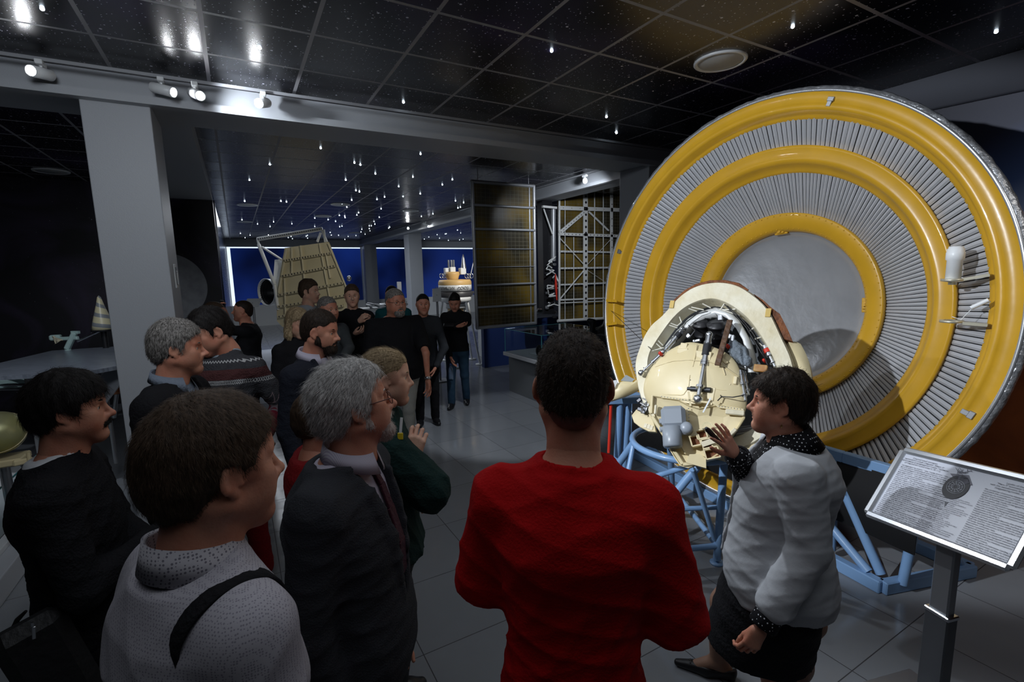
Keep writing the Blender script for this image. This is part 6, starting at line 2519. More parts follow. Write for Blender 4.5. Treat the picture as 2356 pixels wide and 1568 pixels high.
        def hole(X, Y, Z):
            t = ((X - ax0[0]) * dv[0] + (Y - ax0[1]) * dv[1] + (Z - ax0[2]) * dv[2]) / (dv @ dv)
            t = np.clip(t, 0, 1)
            pd_ = (X - nc[0]) * nrm[0] + (Y - nc[1]) * nrm[1] + (Z - nc[2]) * nrm[2]
            rad_ = np.sqrt((X - ax0[0] - t * dv[0]) ** 2 + (Y - ax0[1] - t * dv[1]) ** 2 + (Z - ax0[2] - t * dv[2]) ** 2)
            return np.minimum(neck * k - rad_, pd_ + hole_d)
        g.keep(hole, 0.004)
        if opening:
            g.keep(opening, 0.006)
        V, Q, _ = g.mesh()
        return s.child(name, V @ s.R.T, Q, m)

    def trousers(s, m, off=0.012, amp=0.004, hem=0.045, name='trousers', res=None):
        k, H = s.k, s.H
        g = Sdf(res or s.res * 1.15)
        g.loft([r for r in s.torso(off * 0.6) if r[0] < 0.60 * H], 0.03)
        for sd in (1, -1):
            hip, kn, an = s.leg(sd, s.step)
            g.cap(hip - A(0, 0, 0.02), kn, 0.088 * k * s.build + off, 0.058 * k + off, 0.035)
            g.cap(kn, an, 0.058 * k + off, 0.048 * k + off, 0.02)
        g.dis = wrinkle(amp, s.seed + 50)
        g.keep(lambda X, Y, Z: Z - 0.585 * H + 0 * X + 0 * Y, 0.003)
        g.keep(lambda X, Y, Z: hem * H * 0.6 - Z + 0 * X + 0 * Y, 0.003)
        V, Q, _ = g.mesh()
        return s.child(name, V @ s.R.T, Q, m)

    def shoes(s, m, L=0.27):
        for sd in (1, -1):
            hip, kn, an = s.leg(sd, s.step)
            g = Sdf(max(0.006, s.res))
            c = A(an[0], an[1], 0)
            g.cap(c + A(0, -0.05, 0.045), c + A(sd * 0.012, 0.07, 0.035), 0.043, 0.040, 0.03)
            g.cap(c + A(0, 0.05, 0.03), c + A(sd * 0.022, L - 0.11, 0.028), 0.042, 0.030, 0.03)
            g.cap(c + A(0, -0.03, 0.05), c + A(0, -0.02, 0.10), 0.042, 0.040, 0.03)
            g.keep(lambda X, Y, Z: 0.002 - Z + 0 * X + 0 * Y, 0.002)
            V, Q, _ = g.mesh()
            s.child('shoe', V @ s.R.T, Q, m)

    def collar(s, m, r=0.066, h=0.045, open_=0.5, drop=0.004, spread=0.5, name='collar', tilt=0.3, fl=0.020):
        """turned-down shirt collar, gap at the front"""
        k = s.k
        c = s.hc + s.hR @ A(0, -0.040, -0.125 + drop) * s.hs
        b = MB()
        n = 48
        rows = []
        a0 = math.pi / 2 + open_ * 0.5
        for i in range(n + 1):
            a = a0 + (2 * math.pi - open_) * i / n
            f = abs(i / n - 0.5) * 2          # 1 at the front points
            ca, sa = math.cos(a), math.sin(a)
            d = A(ca, sa, 0)
            zt = 0.012 - tilt * sa * r * k
            top_in = c + d * A(1, 1.05, 1) * r * k + A(0, 0, zt)
            fold = c + d * A(1, 1.05, 1) * (r + 0.006) * k + A(0, 0, zt + 0.006)
            low = c + d * A(1, 1.05, 1) * (r + fl + 0.012 * f) * k + A(0, 0, zt - h * (0.75 + spread * f ** 3))
            inn = c + d * A(1, 1.05, 1) * r * k * 0.98 + A(0, 0, zt - h * 1.3)
            low2 = low - d * 0.004
            rows.append([inn, top_in, fold, low, low2])
        V = np.array(rows).reshape(-1, 3)
        m_ = 5
        Fc = []
        for i in range(n):
            for j in range(m_ - 1):
                Fc.append((i * m_ + j, i * m_ + j + 1, (i + 1) * m_ + j + 1, (i + 1) * m_ + j))
        b.raw(V, Fc, 0, True)
        return s.local(b, name, m)

    def hp_(s, *p):
        """world point given in head space"""
        return s.w(s.hc + s.hR @ (A(*p) * s.hs))

    def glasses(s, m=None, r=0.0225, dark=False):
        m = m or M_BLACK
        b = MB()
        for x in (-1, 1):
            P = [s.hp_(x * 0.0325 + r * 1.12 * math.cos(a), 0.101 - 0.006 * abs(math.cos(a)) * 0, 0.001 + r * 0.8 * math.sin(a)) for a in np.linspace(0, 2 * math.pi, 22, endpoint=False)]
            b.tube(P, 0.0013, 6, closed=True)
            b.tube([s.hp_(x * 0.057, 0.099, 0.006), s.hp_(x * 0.074, 0.085, 0.010), s.hp_(x * 0.081, 0.03, 0.012), s.hp_(x * 0.083, -0.005, 0.012), s.hp_(x * 0.082, -0.018, 0.0)], 0.0016, 6)
        b.tube([s.hp_(-0.009, 0.102, 0.008), s.hp_(0, 0.104, 0.010), s.hp_(0.009, 0.102, 0.008)], 0.0013, 6)
        return b.build('glasses', m, s.root)

    def beard(s, m, th=0.008, moustache=True, full=True):
        g = Sdf(s.hres)
        if full:
            for x in (-1, 1):
                g.cap((x * 0.056, 0.014, -0.050), (x * 0.018, 0.072, -0.098), 0.016 + th, 0.018 + th, 0.02)
                g.cap((x * 0.064, 0.018, -0.010), (x * 0.058, 0.018, -0.05), 0.003 + th * 0.8, 0.010 + th, 0.02)
                g.cap((x * 0.034, 0.066, -0.070), (x * 0.02, 0.072, -0.095), 0.010 + th, 0.016 + th, 0.02)
            g.cap((-0.012, 0.072, -0.103), (0.012, 0.072, -0.103), 0.022 + th, 0.022 + th, 0.02)
            g.cap((0, 0.03, -0.10), (0, 0.06, -0.108), 0.028 + th * 0.5, 0.02 + th, 0.02)
            g.ell((0, 0.098, -0.062), (0.024, 0.018, 0.013), 0.006, 's')
        if moustache:
            for x in (-1, 1):
                g.cap((x * 0.003, 0.0990, -0.0525), (x * 0.022, 0.0885, -0.0590), 0.0055, 0.0060, 0.006)
                g.cap((x * 0.022, 0.0885, -0.0590), (x * 0.029, 0.0790, -0.0720), 0.0060, 0.0035, 0.006)
        g.dis = lambda X, Y, Z: 0.0015 * hnoise(X, Y, Z, 3.0, 4)
        V, Q, _ = g.mesh()
        parts = [(V, Q, 0)]
        if s.near:
            st = strands(V, Q, 1500, 0.012, 0.0005, 9, (0, 0.1, -1), 0.8, 0.5)
            parts.append((st[0], st[1], 0))
        V, Q, M = join(parts)
        V = ((V * s.hs) @ s.hR.T + s.hc) @ s.R.T
        return s.child('beard' if full else 'moustache', V, Q, m)


CUT_SHORT = dict(th=0.008, up=0.012, rough=0.003, L=0.016, n=2200)
# ------------------------------------------------------------------ fabrics
def cloth(name, col, rough=0.85, sc=90, var=None, sheen=0.0, strength=0.35):
    return mat(name, col, rough, spec=0.2, bump=(sc, strength), sheen=sheen, var=var)


def dotted(name, base, dot, scale, rad, rand=1.0, swirl=None):
    m = mat(name, base, 0.8, spec=0.2)
    g = NT(m)
    oc = g.obj()
    v = g.n('ShaderNodeTexVoronoi')
    v.inputs['Scale'].default_value = scale
    v.inputs['Randomness'].default_value = rand
    g.l(oc, v.inputs['Vector'])
    col = g.mix(g.math('LESS_THAN', v.outputs['Distance'], rad), base, dot)
    if swirl:
        w = g.n('ShaderNodeTexVoronoi')
        w.inputs['Scale'].default_value = swirl
        g.l(oc, w.inputs['Vector'])
        rings = g.math('LESS_THAN', g.math('FRACT', g.math('MULTIPLY', w.outputs['Distance'], 7.0)), 0.3)
        col = g.mix(g.math('MULTIPLY', rings, g.math('LESS_THAN', v.outputs['Distance'], rad * 1.3)), base, dot)
    g.l(col, g.b.inputs['Base Color'])
    return m


def stripes(name, c1, c2, f, axis=0):
    m = mat(name, c1, 0.8, spec=0.2)
    g = NT(m)
    o = g.sep(g.obj())
    s_ = g.math('FRACT', g.math('MULTIPLY', g.math('ADD', o[axis], g.math('MULTIPLY', o[1], 0.6)), f))
    g.l(g.mix(g.math('LESS_THAN', s_, 0.4), c1, c2), g.b.inputs['Base Color'])
    return m


def nordic():
    m = mat('nordic_knit', (0.05, 0.05, 0.055), 0.95, spec=0.1)
    g = NT(m)
    o = g.sep(g.obj())
    ang = g.math('MULTIPLY', g.math('ARCTAN2', o[1], o[0]), 18.0)
    z = o[2]

    def band(a, b_):
        return g.math('MULTIPLY', g.math('GREATER_THAN', z, a), g.math('LESS_THAN', z, b_))
    tri = g.math('PINGPONG', ang, 1.0)
    col = g.mix(g.math('MULTIPLY', g.math('LESS_THAN', z, 1.20), 1.0), (0.045, 0.045, 0.05), (0.11, 0.012, 0.022))
    col = g.mix(band(1.40, 1.46), col, (0.075, 0.030, 0.03))

    def zig(zc, amp, th, c, colr):
        d = g.math('ABSOLUTE', g.math('SUBTRACT', g.math('SUBTRACT', z, zc), g.math('MULTIPLY', tri, amp)))
        return g.mix(g.math('LESS_THAN', d, th), colr, c)
    col = zig(1.22, 0.07, 0.007, (0.20, 0.15, 0.16), col)
    col = zig(1.16, 0.07, 0.016, (0.13, 0.10, 0.11), col)
    # row of crosses and small rings under the neck
    u = g.math('SUBTRACT', g.math('FRACT', g.math('MULTIPLY', ang, 1.2)), 0.5)
    v = g.math('MULTIPLY', g.math('SUBTRACT', z, 1.385), 32.0)
    d = g.math('ABSOLUTE', g.math('SUBTRACT', g.math('ABSOLUTE', u), g.math('ABSOLUTE', v)))
    x = g.math('MULTIPLY', g.math('LESS_THAN', d, 0.13), g.math('LESS_THAN', g.math('ABSOLUTE', v), 0.42))
    col = g.mix(x, col, (0.42, 0.42, 0.42))
    col = zig(1.50, 0.012, 0.004, (0.40, 0.40, 0.40), col)
    n = g.n('ShaderNodeTexNoise')
    n.inputs['Scale'].default_value = 120
    g.l(g.obj(), n.inputs['Vector'])
    bp = g.n('ShaderNodeBump')
    bp.inputs['Strength'].default_value = 0.7
    bp.inputs['Distance'].default_value = 0.01
    g.l(n.outputs['Fac'], bp.inputs['Height'])
    g.l(bp.outputs[0], g.b.inputs['Normal'])
    g.l(col, g.b.inputs['Base Color'])
    return m


C_WHITE = dotted('dotted_white_shirt', (0.40, 0.385, 0.425), (0.24, 0.23, 0.27), 230, 0.34, 0.35)
C_COLW = dotted('perforated_collar', (0.44, 0.425, 0.46), (0.16, 0.15, 0.18), 170, 0.34, 0.2)
C_BLACK = cloth('black_cloth', (0.010, 0.010, 0.012))
C_BLACK2 = cloth('black_knit', (0.008, 0.008, 0.010), sc=140, strength=0.5)
C_NAVY = cloth('navy_cloth', (0.012, 0.014, 0.022))
C_SUIT = cloth('charcoal_suit', (0.030, 0.032, 0.038), sc=220)
C_SHIRTB = cloth('grey_blue_shirt', (0.16, 0.19, 0.24), 0.8)
C_STRIPE = stripes('striped_shirt', (0.48, 0.46, 0.52), (0.36, 0.32, 0.42), 320)
C_TIE = cloth('burgundy_tie', (0.045, 0.010, 0.020), 0.6)
C_GREEN = cloth('dark_green_knit', (0.008, 0.026, 0.024), sc=120)
C_RED = cloth('red_cotton', (0.40, 0.003, 0.004), 0.9, sc=160, strength=0.25)
C_REDJ = cloth('red_jacket', (0.22, 0.008, 0.010), 0.8)
C_JACKET = cloth('pale_linen', (0.42, 0.435, 0.46), 0.8, sc=25, strength=0.12)
C_BLOUSE = dotted('black_dotted_blouse', (0.008, 0.008, 0.010), (0.62, 0.63, 0.66), 85, 0.24, 0.25, swirl=11)
C_CUFF = dotted('black_dotted_cuff', (0.008, 0.008, 0.010), (0.68, 0.69, 0.72), 90, 0.22, 0.2)
C_JEANS = cloth('dark_grey_jeans', (0.030, 0.034, 0.040), 0.9, sc=200)
C_BJEANS = cloth('blue_jeans', (0.018, 0.045, 0.085), 0.9, sc=200, var=(8, (0.035, 0.075, 0.12), 0.2))
C_KHAKI = cloth('pale_trousers', (0.36, 0.36, 0.33), 0.9)
C_GREYT = cloth('light_grey_tee', (0.36, 0.40, 0.44), 0.9)
C_GREYJ = cloth('grey_jacket', (0.060, 0.068, 0.072), 0.9)
C_DKGREY = cloth('dark_grey_knit', (0.030, 0.033, 0.038), 0.95, sc=130)
C_TEAL = cloth('teal_tee', (0.008, 0.075, 0.085), 0.9)
C_LEATHER = mat('black_leather', (0.010, 0.010, 0.011), 0.6, bump=(40, 0.3))
C_SHOE = mat('shoe_black', (0.012, 0.012, 0.014), 0.4)
C_SHOEW = mat('shoe_pale', (0.5, 0.48, 0.43), 0.5)


def vopen(zb, zt, wt, y0=0.0):
    def f(X, Y, Z):
        w = np.clip((Z - zb) / (zt - zb), 0, 1.2) * wt
        return np.where(Y > y0, np.minimum(w - np.abs(X), Z - zb), -1.0)
    return f


def lapels(p, zb, wt, r=0.022):
    def ex(g):
        H, k = p.H, p.k
        T = np.array(p.torso(0.020))
        for sd in (1, -1):
            pts = []
            for t in np.linspace(0, 1, 7):
                z = zb + (0.838 * H - zb) * t
                x = sd * (0.012 + wt * t + 0.012)
                cy = np.interp(z, T[:, 0], T[:, 2])
                rx = np.interp(z, T[:, 0], T[:, 3])
                ry = np.interp(z, T[:, 0], T[:, 4])
                y = cy + ry * max(0.05, 1 - abs(x / rx) ** 2.3) ** (1 / 2.3)
                pts.append(A(x, y + 0.004, z))
            for a, b_, w in zip(pts[:-1], pts[1:], (0.6, 0.9, 1.15, 1.35, 1.4, 1.2)):
                g.cap(a, b_, r * w, r * w * 1.05, 0.006, flat=((0.25 * sd, 1, 0), 0.35))
    return ex


def front_pt(p, x, z, off=0.02):
    T = np.array(p.torso(off))
    cy, rx, ry = (np.interp(z, T[:, 0], T[:, i]) for i in (2, 3, 4))
    return A(x, cy + ry * max(0.02, 1 - abs(x / rx) ** 2.3) ** (1 / 2.3), z)


def stitch(p, pts, name, m, r=0.0012):
    b = MB()
    b.tube(np.array(pts), r, 5)
    return p.local(b, name, m)


# ---- the man in the red T-shirt, seen from behind
p = Person(1318, 757, 1.09, 86, 'man seen from behind in a red T-shirt, short dark faded hair, arms folded', build=0.90, res=0.0065, skin=SK_A, seed=2, hscale=1.0,
           hair=dict(th=0.006, up=0.012, rough=0.0035, nape=-0.030, side=0.01, ear=0.035, L=0.014, n=4200, w=0.0006, comb=(0, 0.2, -1), spread=1.4, lift=0.5), hairm=H_DARK, hair_up=0.014, headyaw=4, pitch=3,
           shoulders=1.03, arms={1: ((0.228, 0.03, 0.632), (0.02, 0.20, 0.645)), -1: ((0.215, 0.04, 0.655), (-0.03, 0.19, 0.67))})
p.hand_opts = {1: dict(palm=A(0, 1, 0.2), curl=(0.5, 0.5, 0.6, 0.6)), -1: dict(palm=A(0, -1, 0), curl=(0.4, 0.4, 0.4, 0.4))}
p.finish()
p.top_garment('t_shirt', C_RED, off=0.018, sleeve=0.92, amp=0.007, neck=0.064, collar_tilt=-0.1, neckz=-0.018, arm_r=1.10, zlo=0.44, res=0.0065, wsc=0.8)
p.trousers(C_JEANS, res=0.011)
# shaved lower hair of the fade
V, Q, _ = hair_mesh(0.0032, dict(th=0.0022, up=0.006, rough=0.0006, nape=-0.083, side=-0.03, ear=0.028, hl=0.0), 5)
p.child('shaved_hair', ((V * p.hs) @ p.hR.T + p.hc) @ p.R.T, Q, mat('stubble_hair', (0.13, 0.075, 0.06), 0.7, var=(60, (0.20, 0.11, 0.085), 0.2)))
RED_MAN = p

# ---- the guide in the pale jacket
el_n = at(1862, 1262, 1.66)
wr_n = at(1758, 1432, 1.68)
el_f = at(1742, 1130, 1.98)
wr_f = at(1698, 1052, 1.84)
p = Person(1800, 845, 1.80, -171, 'woman guide in a pale grey jacket and black skirt, raising a hand toward the probe', build=1.16, dep=1.32, belly=0.035, res=0.0065, skin=SK_A, seed=3,
           headv=dict(fat=0.9, nose=0.95, neck=1.02), headyaw=-4, pitch=3, hscale=0.98, lean=0.0, shoulders=0.98,
           hair=dict(th=0.014, up=0.030, rough=0.006, nape=-0.082, side=0.012, ear=0.044, fringe=0.012, hl=0.0, L=0.034, n=5200, w=0.0006, comb=(0, 0.25, -1), spread=1.1, lift=0.45,
                     extra=[((-0.03, 0.05, 0.08), (0.035, 0.085, 0.065), 0.028, 0.022), ((0, -0.08, 0.06), (0, -0.09, 0.0), 0.04, 0.03)]),
           hairm=H_DARK, hair_up=0.030, arms={-1: (el_n, wr_n), 1: (el_f, wr_f)})
hd = unit(at(1634, 972, 1.86) - wr_f)
p.hand_opts = {1: dict(palm=CF + CR * 0.15, dir=hd, curl=(0.10, 0.10, 0.22, 0.30), spread=(0.30, 0.02, -0.20, -0.42), thumb=0.75, bend2=0.9),
               -1: dict(palm=A(1, 0.2, 0), curl=(0.7, 0.75, 0.8, 0.8), thumb=0.3)}
p.hand_scale = 0.9
p.finish(lip=LIP_RED)
GUIDE = p
G_Y = np.array(p.torso(0))
p.top_garment('blouse', C_BLOUSE, off=0.010, zlo=0.50, amp=0.002, neck=0.062, neckz=-0.055, collar_tilt=0.5, res=0.008, cuff=1.25)
zb = 0.60 * p.H


def jopen(X, Y, Z):
    """open front: the near side edge runs down the chest, the hem is rounded"""
    w = 0.030 + 0.045 * np.clip((Z - 0.70 * p.H) / (0.13 * p.H), 0, 1) + 0.10 * np.clip((0.56 * p.H - Z) / (0.10 * p.H), 0, 1) ** 2
    return np.where(Y > 0.02, w - np.abs(X), -1.0)


p.top_garment('jacket', C_JACKET, off=0.026, zlo=0.415, amp=0.0045, ksl=0.012, gap={1: 0.115, -1: 0.075}, neck=0.066, neckz=-0.024, collar_tilt=0.15, hole_d=0.015, res=0.0065, cuff=1.25, opening=jopen, flare=0.14, arm_r=1.10, wsc=0.9)
# dotted cuffs and collar of the blouse
for sd, nm in ((1, 0.050), (-1, 0.046)):
    d = unit(p.wri[sd] - p.elb[sd])
    q0 = p.wri[sd] - d * 0.075
    b = MB()
    b.lathe([(0.050, -0.04), (0.049, 0.0), (0.047, 0.02), (0.046, 0.055), (0.047, 0.085), (0.044, 0.088), (0.036, 0.080), (0.036, 0.0)], q0, d, 28)
    p.local(b, 'cuff', C_CUFF)
p.collar(C_CUFF, r=0.066, h=0.085, open_=1.2, drop=0.008, spread=0.8, name='blouse_collar', tilt=0.35, fl=0.062)
# skirt
g = Sdf(0.009)
H = p.H
g.loft([(0.300 * H, 0.0, 0.06, 0.200, 0.200), (0.40 * H, 0, 0.04, 0.215, 0.195), (0.50 * H, 0, 0.02, 0.212, 0.180), (0.60 * H, 0, 0.02, 0.18, 0.16)], 0.01, e=2.1)
g.dis = wrinkle(0.006, 77, 0.7)
V, Q, _ = g.mesh()
p.child('skirt', V @ p.R.T, Q, C_BLACK)
# forward leg and pump seen at the lower left
for (fx, fy), nm in (((1625, 1548), 'far'), ((1790, 1640), 'near')):
    foot = atz(fx, fy, 0.0)
    fl = p.R.T @ (foot - p.base)
    g = Sdf(0.006)
    kn = A(fl[0] * 0.8, fl[1] - 0.06, 0.28 * H)
    an = A(fl[0], fl[1] - 0.05, 0.085)
    g.cap(kn + A(0, -0.03, 0.06), kn, 0.062, 0.058, 0.02).cap(kn, an + (kn - an) * 0.55, 0.056, 0.060, 0.02).cap(an + (kn - an) * 0.55, an, 0.058, 0.036, 0.03)
    g.cap(an, an + A(0, 0.10, -0.055), 0.034, 0.026, 0.02).cap(an, an + A(0, -0.045, -0.045), 0.033, 0.028, 0.02)
    V, Q, _ = g.mesh()
    p.child('leg', V @ p.R.T, Q, mat('tan_stocking', (0.27, 0.15, 0.10), 0.6))
    g = Sdf(0.005)
    a0 = A(fl[0], fl[1] - 0.05, 0)
    g.cap(a0 + A(0, -0.055, 0.045), a0 + A(0, 0.05, 0.030), 0.034, 0.036, 0.02)
    g.cap(a0 + A(0, 0.05, 0.028), a0 + A(0, 0.185, 0.022), 0.038, 0.018, 0.02)
    g.ell(a0 + A(0, 0.02, 0.075), (0.030, 0.105, 0.040), 0.012, 's')
    g.cap(a0 + A(0, -0.06, 0.0), a0 + A(0, -0.06, 0.03), 0.022, 0.024, 0.01)
    g.keep(lambda X, Y, Z: 0.002 - Z + 0 * X + 0 * Y, 0.002)
    V, Q, _ = g.mesh()
    sh = p.child('shoe', V @ p.R.T, Q, C_SHOE)
    b = MB().ell(a0 + A(0, 0.125, 0.045), (0.018, 0.008, 0.008)).ell(a0 + A(0, 0.125, 0.047), (0.006, 0.009, 0.009))
    b.v = [p.w2(v) for v in b.v]
    b.build('bow', C_SHOE, sh)
# earring, rings, nails
ear = p.hp_(-0.079, -0.004, -0.040)
MB().ell(ear, 0.004).rod(ear, ear - A(0, 0, 0.022), 0.0015, n=6).ell(ear - A(0, 0, 0.026), (0.003, 0.003, 0.008)).build('earring', mat('gold', (0.6, 0.4, 0.15), 0.3, metal=1.0), p.root)
# the black pointer held in the raised hand
y_ = hd
pz = -unit((CF + CR * 0.15) - np.dot(CF + CR * 0.15, y_) * y_)
a_ = wr_f + y_ * 0.055 - pz * 0.022 - np.cross(y_, pz) * 0.014
d_ = unit(at(1607, 966, 1.84) - a_)
b = MB()
b.tube([a_ - d_ * 0.01, a_, a_ + d_ * 0.10, a_ + d_ * 0.112], [0.006, 0.0095, 0.0095, 0.006], 14)
b.rod(a_ + d_ * 0.08 - pz * -0.008, a_ + d_ * 0.09 - pz * -0.008, 0.004)
tag(b.build('presenter_remote', C_LEATHER), 'small black remote held in the raised hand of the woman guide', 'remote')

# ---- man in the white dotted shirt, nearest at the lower left
p = Person(478, 903, 0.88, 22, 'nearest man at lower left, brown hair, white dotted collared shirt with a black strap', build=1.0, res=0.0060, skin=SK_A, seed=4,
           headv=dict(nose=0.9, fat=0.25, neck=1.0), hair=dict(th=0.013, up=0.020, rough=0.003, nape=-0.078, side=-0.014, ear=0.022, L=0.022, n=14000, w=0.00028, comb=(0, 0.35, -1), spread=0.35, lift=0.10),
           hairm=H_BROWN, hair_up=0.020, hscale=1.04, headyaw=-6, pitch=-3, shoulders=0.95, arms={1: ((0.22, 0.0, 0.62), (0.18, 0.15, 0.50)), -1: ((0.22, 0.0, 0.62), (0.2, 0.15, 0.5))})
p.finish()
p.top_garment('shirt', C_WHITE, off=0.020, sleeve='long', amp=0.004, neck=0.064, zlo=0.45, neckz=-0.018, collar_tilt=0.25, wsc=0.7)
p.collar(C_COLW, r=0.066, h=0.070, open_=0.55, drop=-0.004, spread=0.25, tilt=0.30, fl=0.018)
p.trousers(C_JEANS, res=0.014)
# strap over the near shoulder
sh = p.sho[1]
P = []
for t in np.linspace(-0.75, 3.4, 30):
    P.append(sh + A(-0.045 + 0.010 * math.sin(t), -0.088 * math.cos(t) - 0.005, 0.080 * math.sin(t) - (0.20 * max(0, -t)) - 0.05 * max(0, t - 2.6)))
P = np.array(P)
b = MB()
V, Fc = [], []
for i, q in enumerate(P):
    V += [q + A(-0.019, 0, 0), q + A(0.019, 0, -0.004)]
nV = len(V)
c_ = sh + A(-0.05, 0, -0.02)
V2 = [v + unit((v - c_) * A(0, 1, 1)) * 0.006 for v in map(np.asarray, V)]
for i in range(len(P) - 1):
    a0, a1, b0, b1 = 2 * i, 2 * i + 1, 2 * i + 2, 2 * i + 3
    Fc += [(a0, a1, b1, b0), (nV + a0, nV + b0, nV + b1, nV + a1), (a0, b0, nV + b0, nV + a0), (a1, nV + a1, nV + b1, b1)]
b.raw(np.array(V + V2), Fc, 0, True)
p.local(b, 'bag_strap', C_BLACK)

# ---- grey-haired man in the charcoal suit
p = Person(806, 822, 1.36, -22, 'grey-haired man with glasses in a charcoal suit, lilac striped collar and dark red tie', build=1.02, dep=1.05, res=0.0065, skin=SK_A, seed=5, belly=0.02,
           headv=dict(nose=1.1, fat=0.1), hair=dict(th=0.016, up=0.020, rough=0.004, nape=-0.085, side=-0.030, ear=0.012, hl=0.008, L=0.045, n=9000, w=0.00045, comb=(0, -0.75, -0.8), spread=0.45, lift=0.18,
           extra=[((0, 0.04, 0.085), (0, 0.07, 0.080), 0.035, 0.022)]), hairm=H_GREY, hair_up=0.024, hscale=0.98, headyaw=32, pitch=9,
           arms={1: ((0.225, -0.04, 0.62), (0.20, 0.03, 0.48)), -1: ((0.22, -0.04, 0.62), (0.2, 0.03, 0.48))})
p.finish()
p.glasses(mat('brown_frame', (0.10, 0.03, 0.02), 0.3))
p.beard(hair_mat('stubble_grey', (0.30, 0.22, 0.19), (0.52, 0.47, 0.44)), th=0.0022)
p.top_garment('shirt', C_STRIPE, off=0.008, zlo=0.55, amp=0.001, neck=0.062, neckz=-0.01, res=0.009)
p.collar(C_STRIPE, r=0.064, h=0.046, open_=0.35, drop=-0.006, spread=0.5, tilt=0.28, fl=0.015)
zb = 0.60 * p.H
p.top_garment('suit_jacket', C_SUIT, off=0.024, zlo=0.44, amp=0.005, neck=0.078, neckz=-0.020, collar_tilt=0.1, opening=vopen(zb, 0.84 * p.H, 0.075), extra=lapels(p, zb, 0.060), flare=0.06, wsc=0.8)
b = MB()
pts = [front_pt(p, 0.0, z * p.H, 0.014) for z in (0.825, 0.80, 0.76, 0.70, 0.64)]
b.ell(pts[0] + A(0, 0.004, 0.0), (0.020, 0.014, 0.022))
for q, r_, w0, w1 in zip(pts[:-1], pts[1:], (0.024, 0.030, 0.038, 0.046), (0.030, 0.038, 0.046, 0.054)):
    b.bar(q + A(0, 0.004, 0), r_ + A(0, 0.004, 0), (w0 + w1) / 2, 0.008, up=(0, 1, 0), bev=0.002)
p.local(b, 'tie', C_TIE)
p.trousers(C_SUIT, res=0.013)

# ---- moustached man on the left
p = Person(148, 846, 1.56, -14, 'man with thick black hair and moustache, black sweater, arms folded, at the left edge', build=1.06, res=0.0065, skin=SK_A, seed=6,
           headv=dict(nose=1.0, fat=0.5, neck=1.05), hair=dict(th=0.020, up=0.026, rough=0.005, nape=-0.095, side=-0.016, ear=0.010, fringe=0.020, L=0.04, n=6500, w=0.0005, comb=(0, 0.3, -1), spread=0.8, lift=0.25,
           extra=[((0.0, 0.06, 0.072), (0, 0.085, 0.06), 0.028, 0.020)]), hairm=H_BLACK, hair_up=0.030, headyaw=2, pitch=0, hscale=0.95,
           arms={1: ((0.26, 0.06, 0.635), (0.0, 0.26, 0.655)), -1: ((0.25, 0.06, 0.63), (-0.06, 0.25, 0.615))})
p.hand_opts = {1: dict(palm=A(0, -1, 0), curl=(0.5, 0.5, 0.6, 0.6)), -1: dict(palm=A(0, -1, 0), curl=(0.5, 0.5, 0.6, 0.6))}
p.finish()
p.beard(H_BLACK, full=False)
p.top_garment('undershirt', mat('white_cotton', (0.55, 0.56, 0.58), 0.8), off=0.010, zlo=0.6, amp=0.001, neck=0.066, neckz=-0.006, res=0.008, collar_tilt=0.3)
p.top_garment('sweater', C_BLACK2, off=0.020, zlo=0.46, amp=0.006, neck=0.074, neckz=-0.018, collar_tilt=0.3)
p.trousers(C_BLACK, res=0.013)
# leather bag at his side
bg = at(118, 1530, 1.42)
bag = empty('shoulder_bag', (bg[0], bg[1], bg[2] - 0.25), 'black leather bag with a metal zip pull hanging beside the moustached man', 'bag')
Rb = frame(unit(A(*(CAM - bg)) * A(1, 1, 0)))
MB().box(bg, (0.16, 0.34, 0.08), Rb @ rotz(0.22), bev=0.03).build('bag_body', C_LEATHER, bag)
z0 = at(78, 1455, 1.34)
MB().box(z0, (0.008, 0.036, 0.004), Rb @ rotz(-0.1), bev=0.001).rod(z0 + A(0, 0, 0.02), z0 + A(0, 0, 0.032), 0.004).build('zip_pull', M_CHROME, bag)
MB().tube([at(60, 1405, 1.40), at(40, 1425, 1.40), at(28, 1450, 1.40), at(24, 1462, 1.40)], [0.004, 0.007, 0.007, 0.005], 8).build('strap_end', C_LEATHER, bag)

# ---- man with salt and pepper hair in black blazer
p = Person(402, 733, 2.28, -28, 'man with greying hair in a black blazer and grey-blue open collar, by the grey pillar', build=1.02, res=0.0085, skin=SK_A, seed=7,
           headv=dict(nose=1.05, fat=0.45, neck=1.05), hair=dict(th=0.014, up=0.026, rough=0.004, nape=-0.085, side=-0.03, ear=0.018, L=0.026, n=4500, w=0.0006, comb=(0, -0.2, -1), spread=0.7, lift=0.25), hairm=H_SALT,
           hair_up=0.024, hscale=1.0, headyaw=18, pitch=-2)
p.finish()
p.top_garment('shirt', C_SHIRTB, off=0.008, zlo=0.6, amp=0.001, neck=0.070, neckz=-0.03)
p.collar(C_SHIRTB, r=0.066, h=0.050, open_=0.8, drop=-0.008, spread=0.6, tilt=0.3, fl=0.018)
p.top_garment('blazer', C_BLACK, off=0.024, zlo=0.45, amp=0.004, neck=0.078, neckz=-0.022, opening=vopen(0.62 * p.H, 0.84 * p.H, 0.075), extra=lapels(p, 0.62 * p.H, 0.06))
p.trousers(C_BLACK, res=0.014)

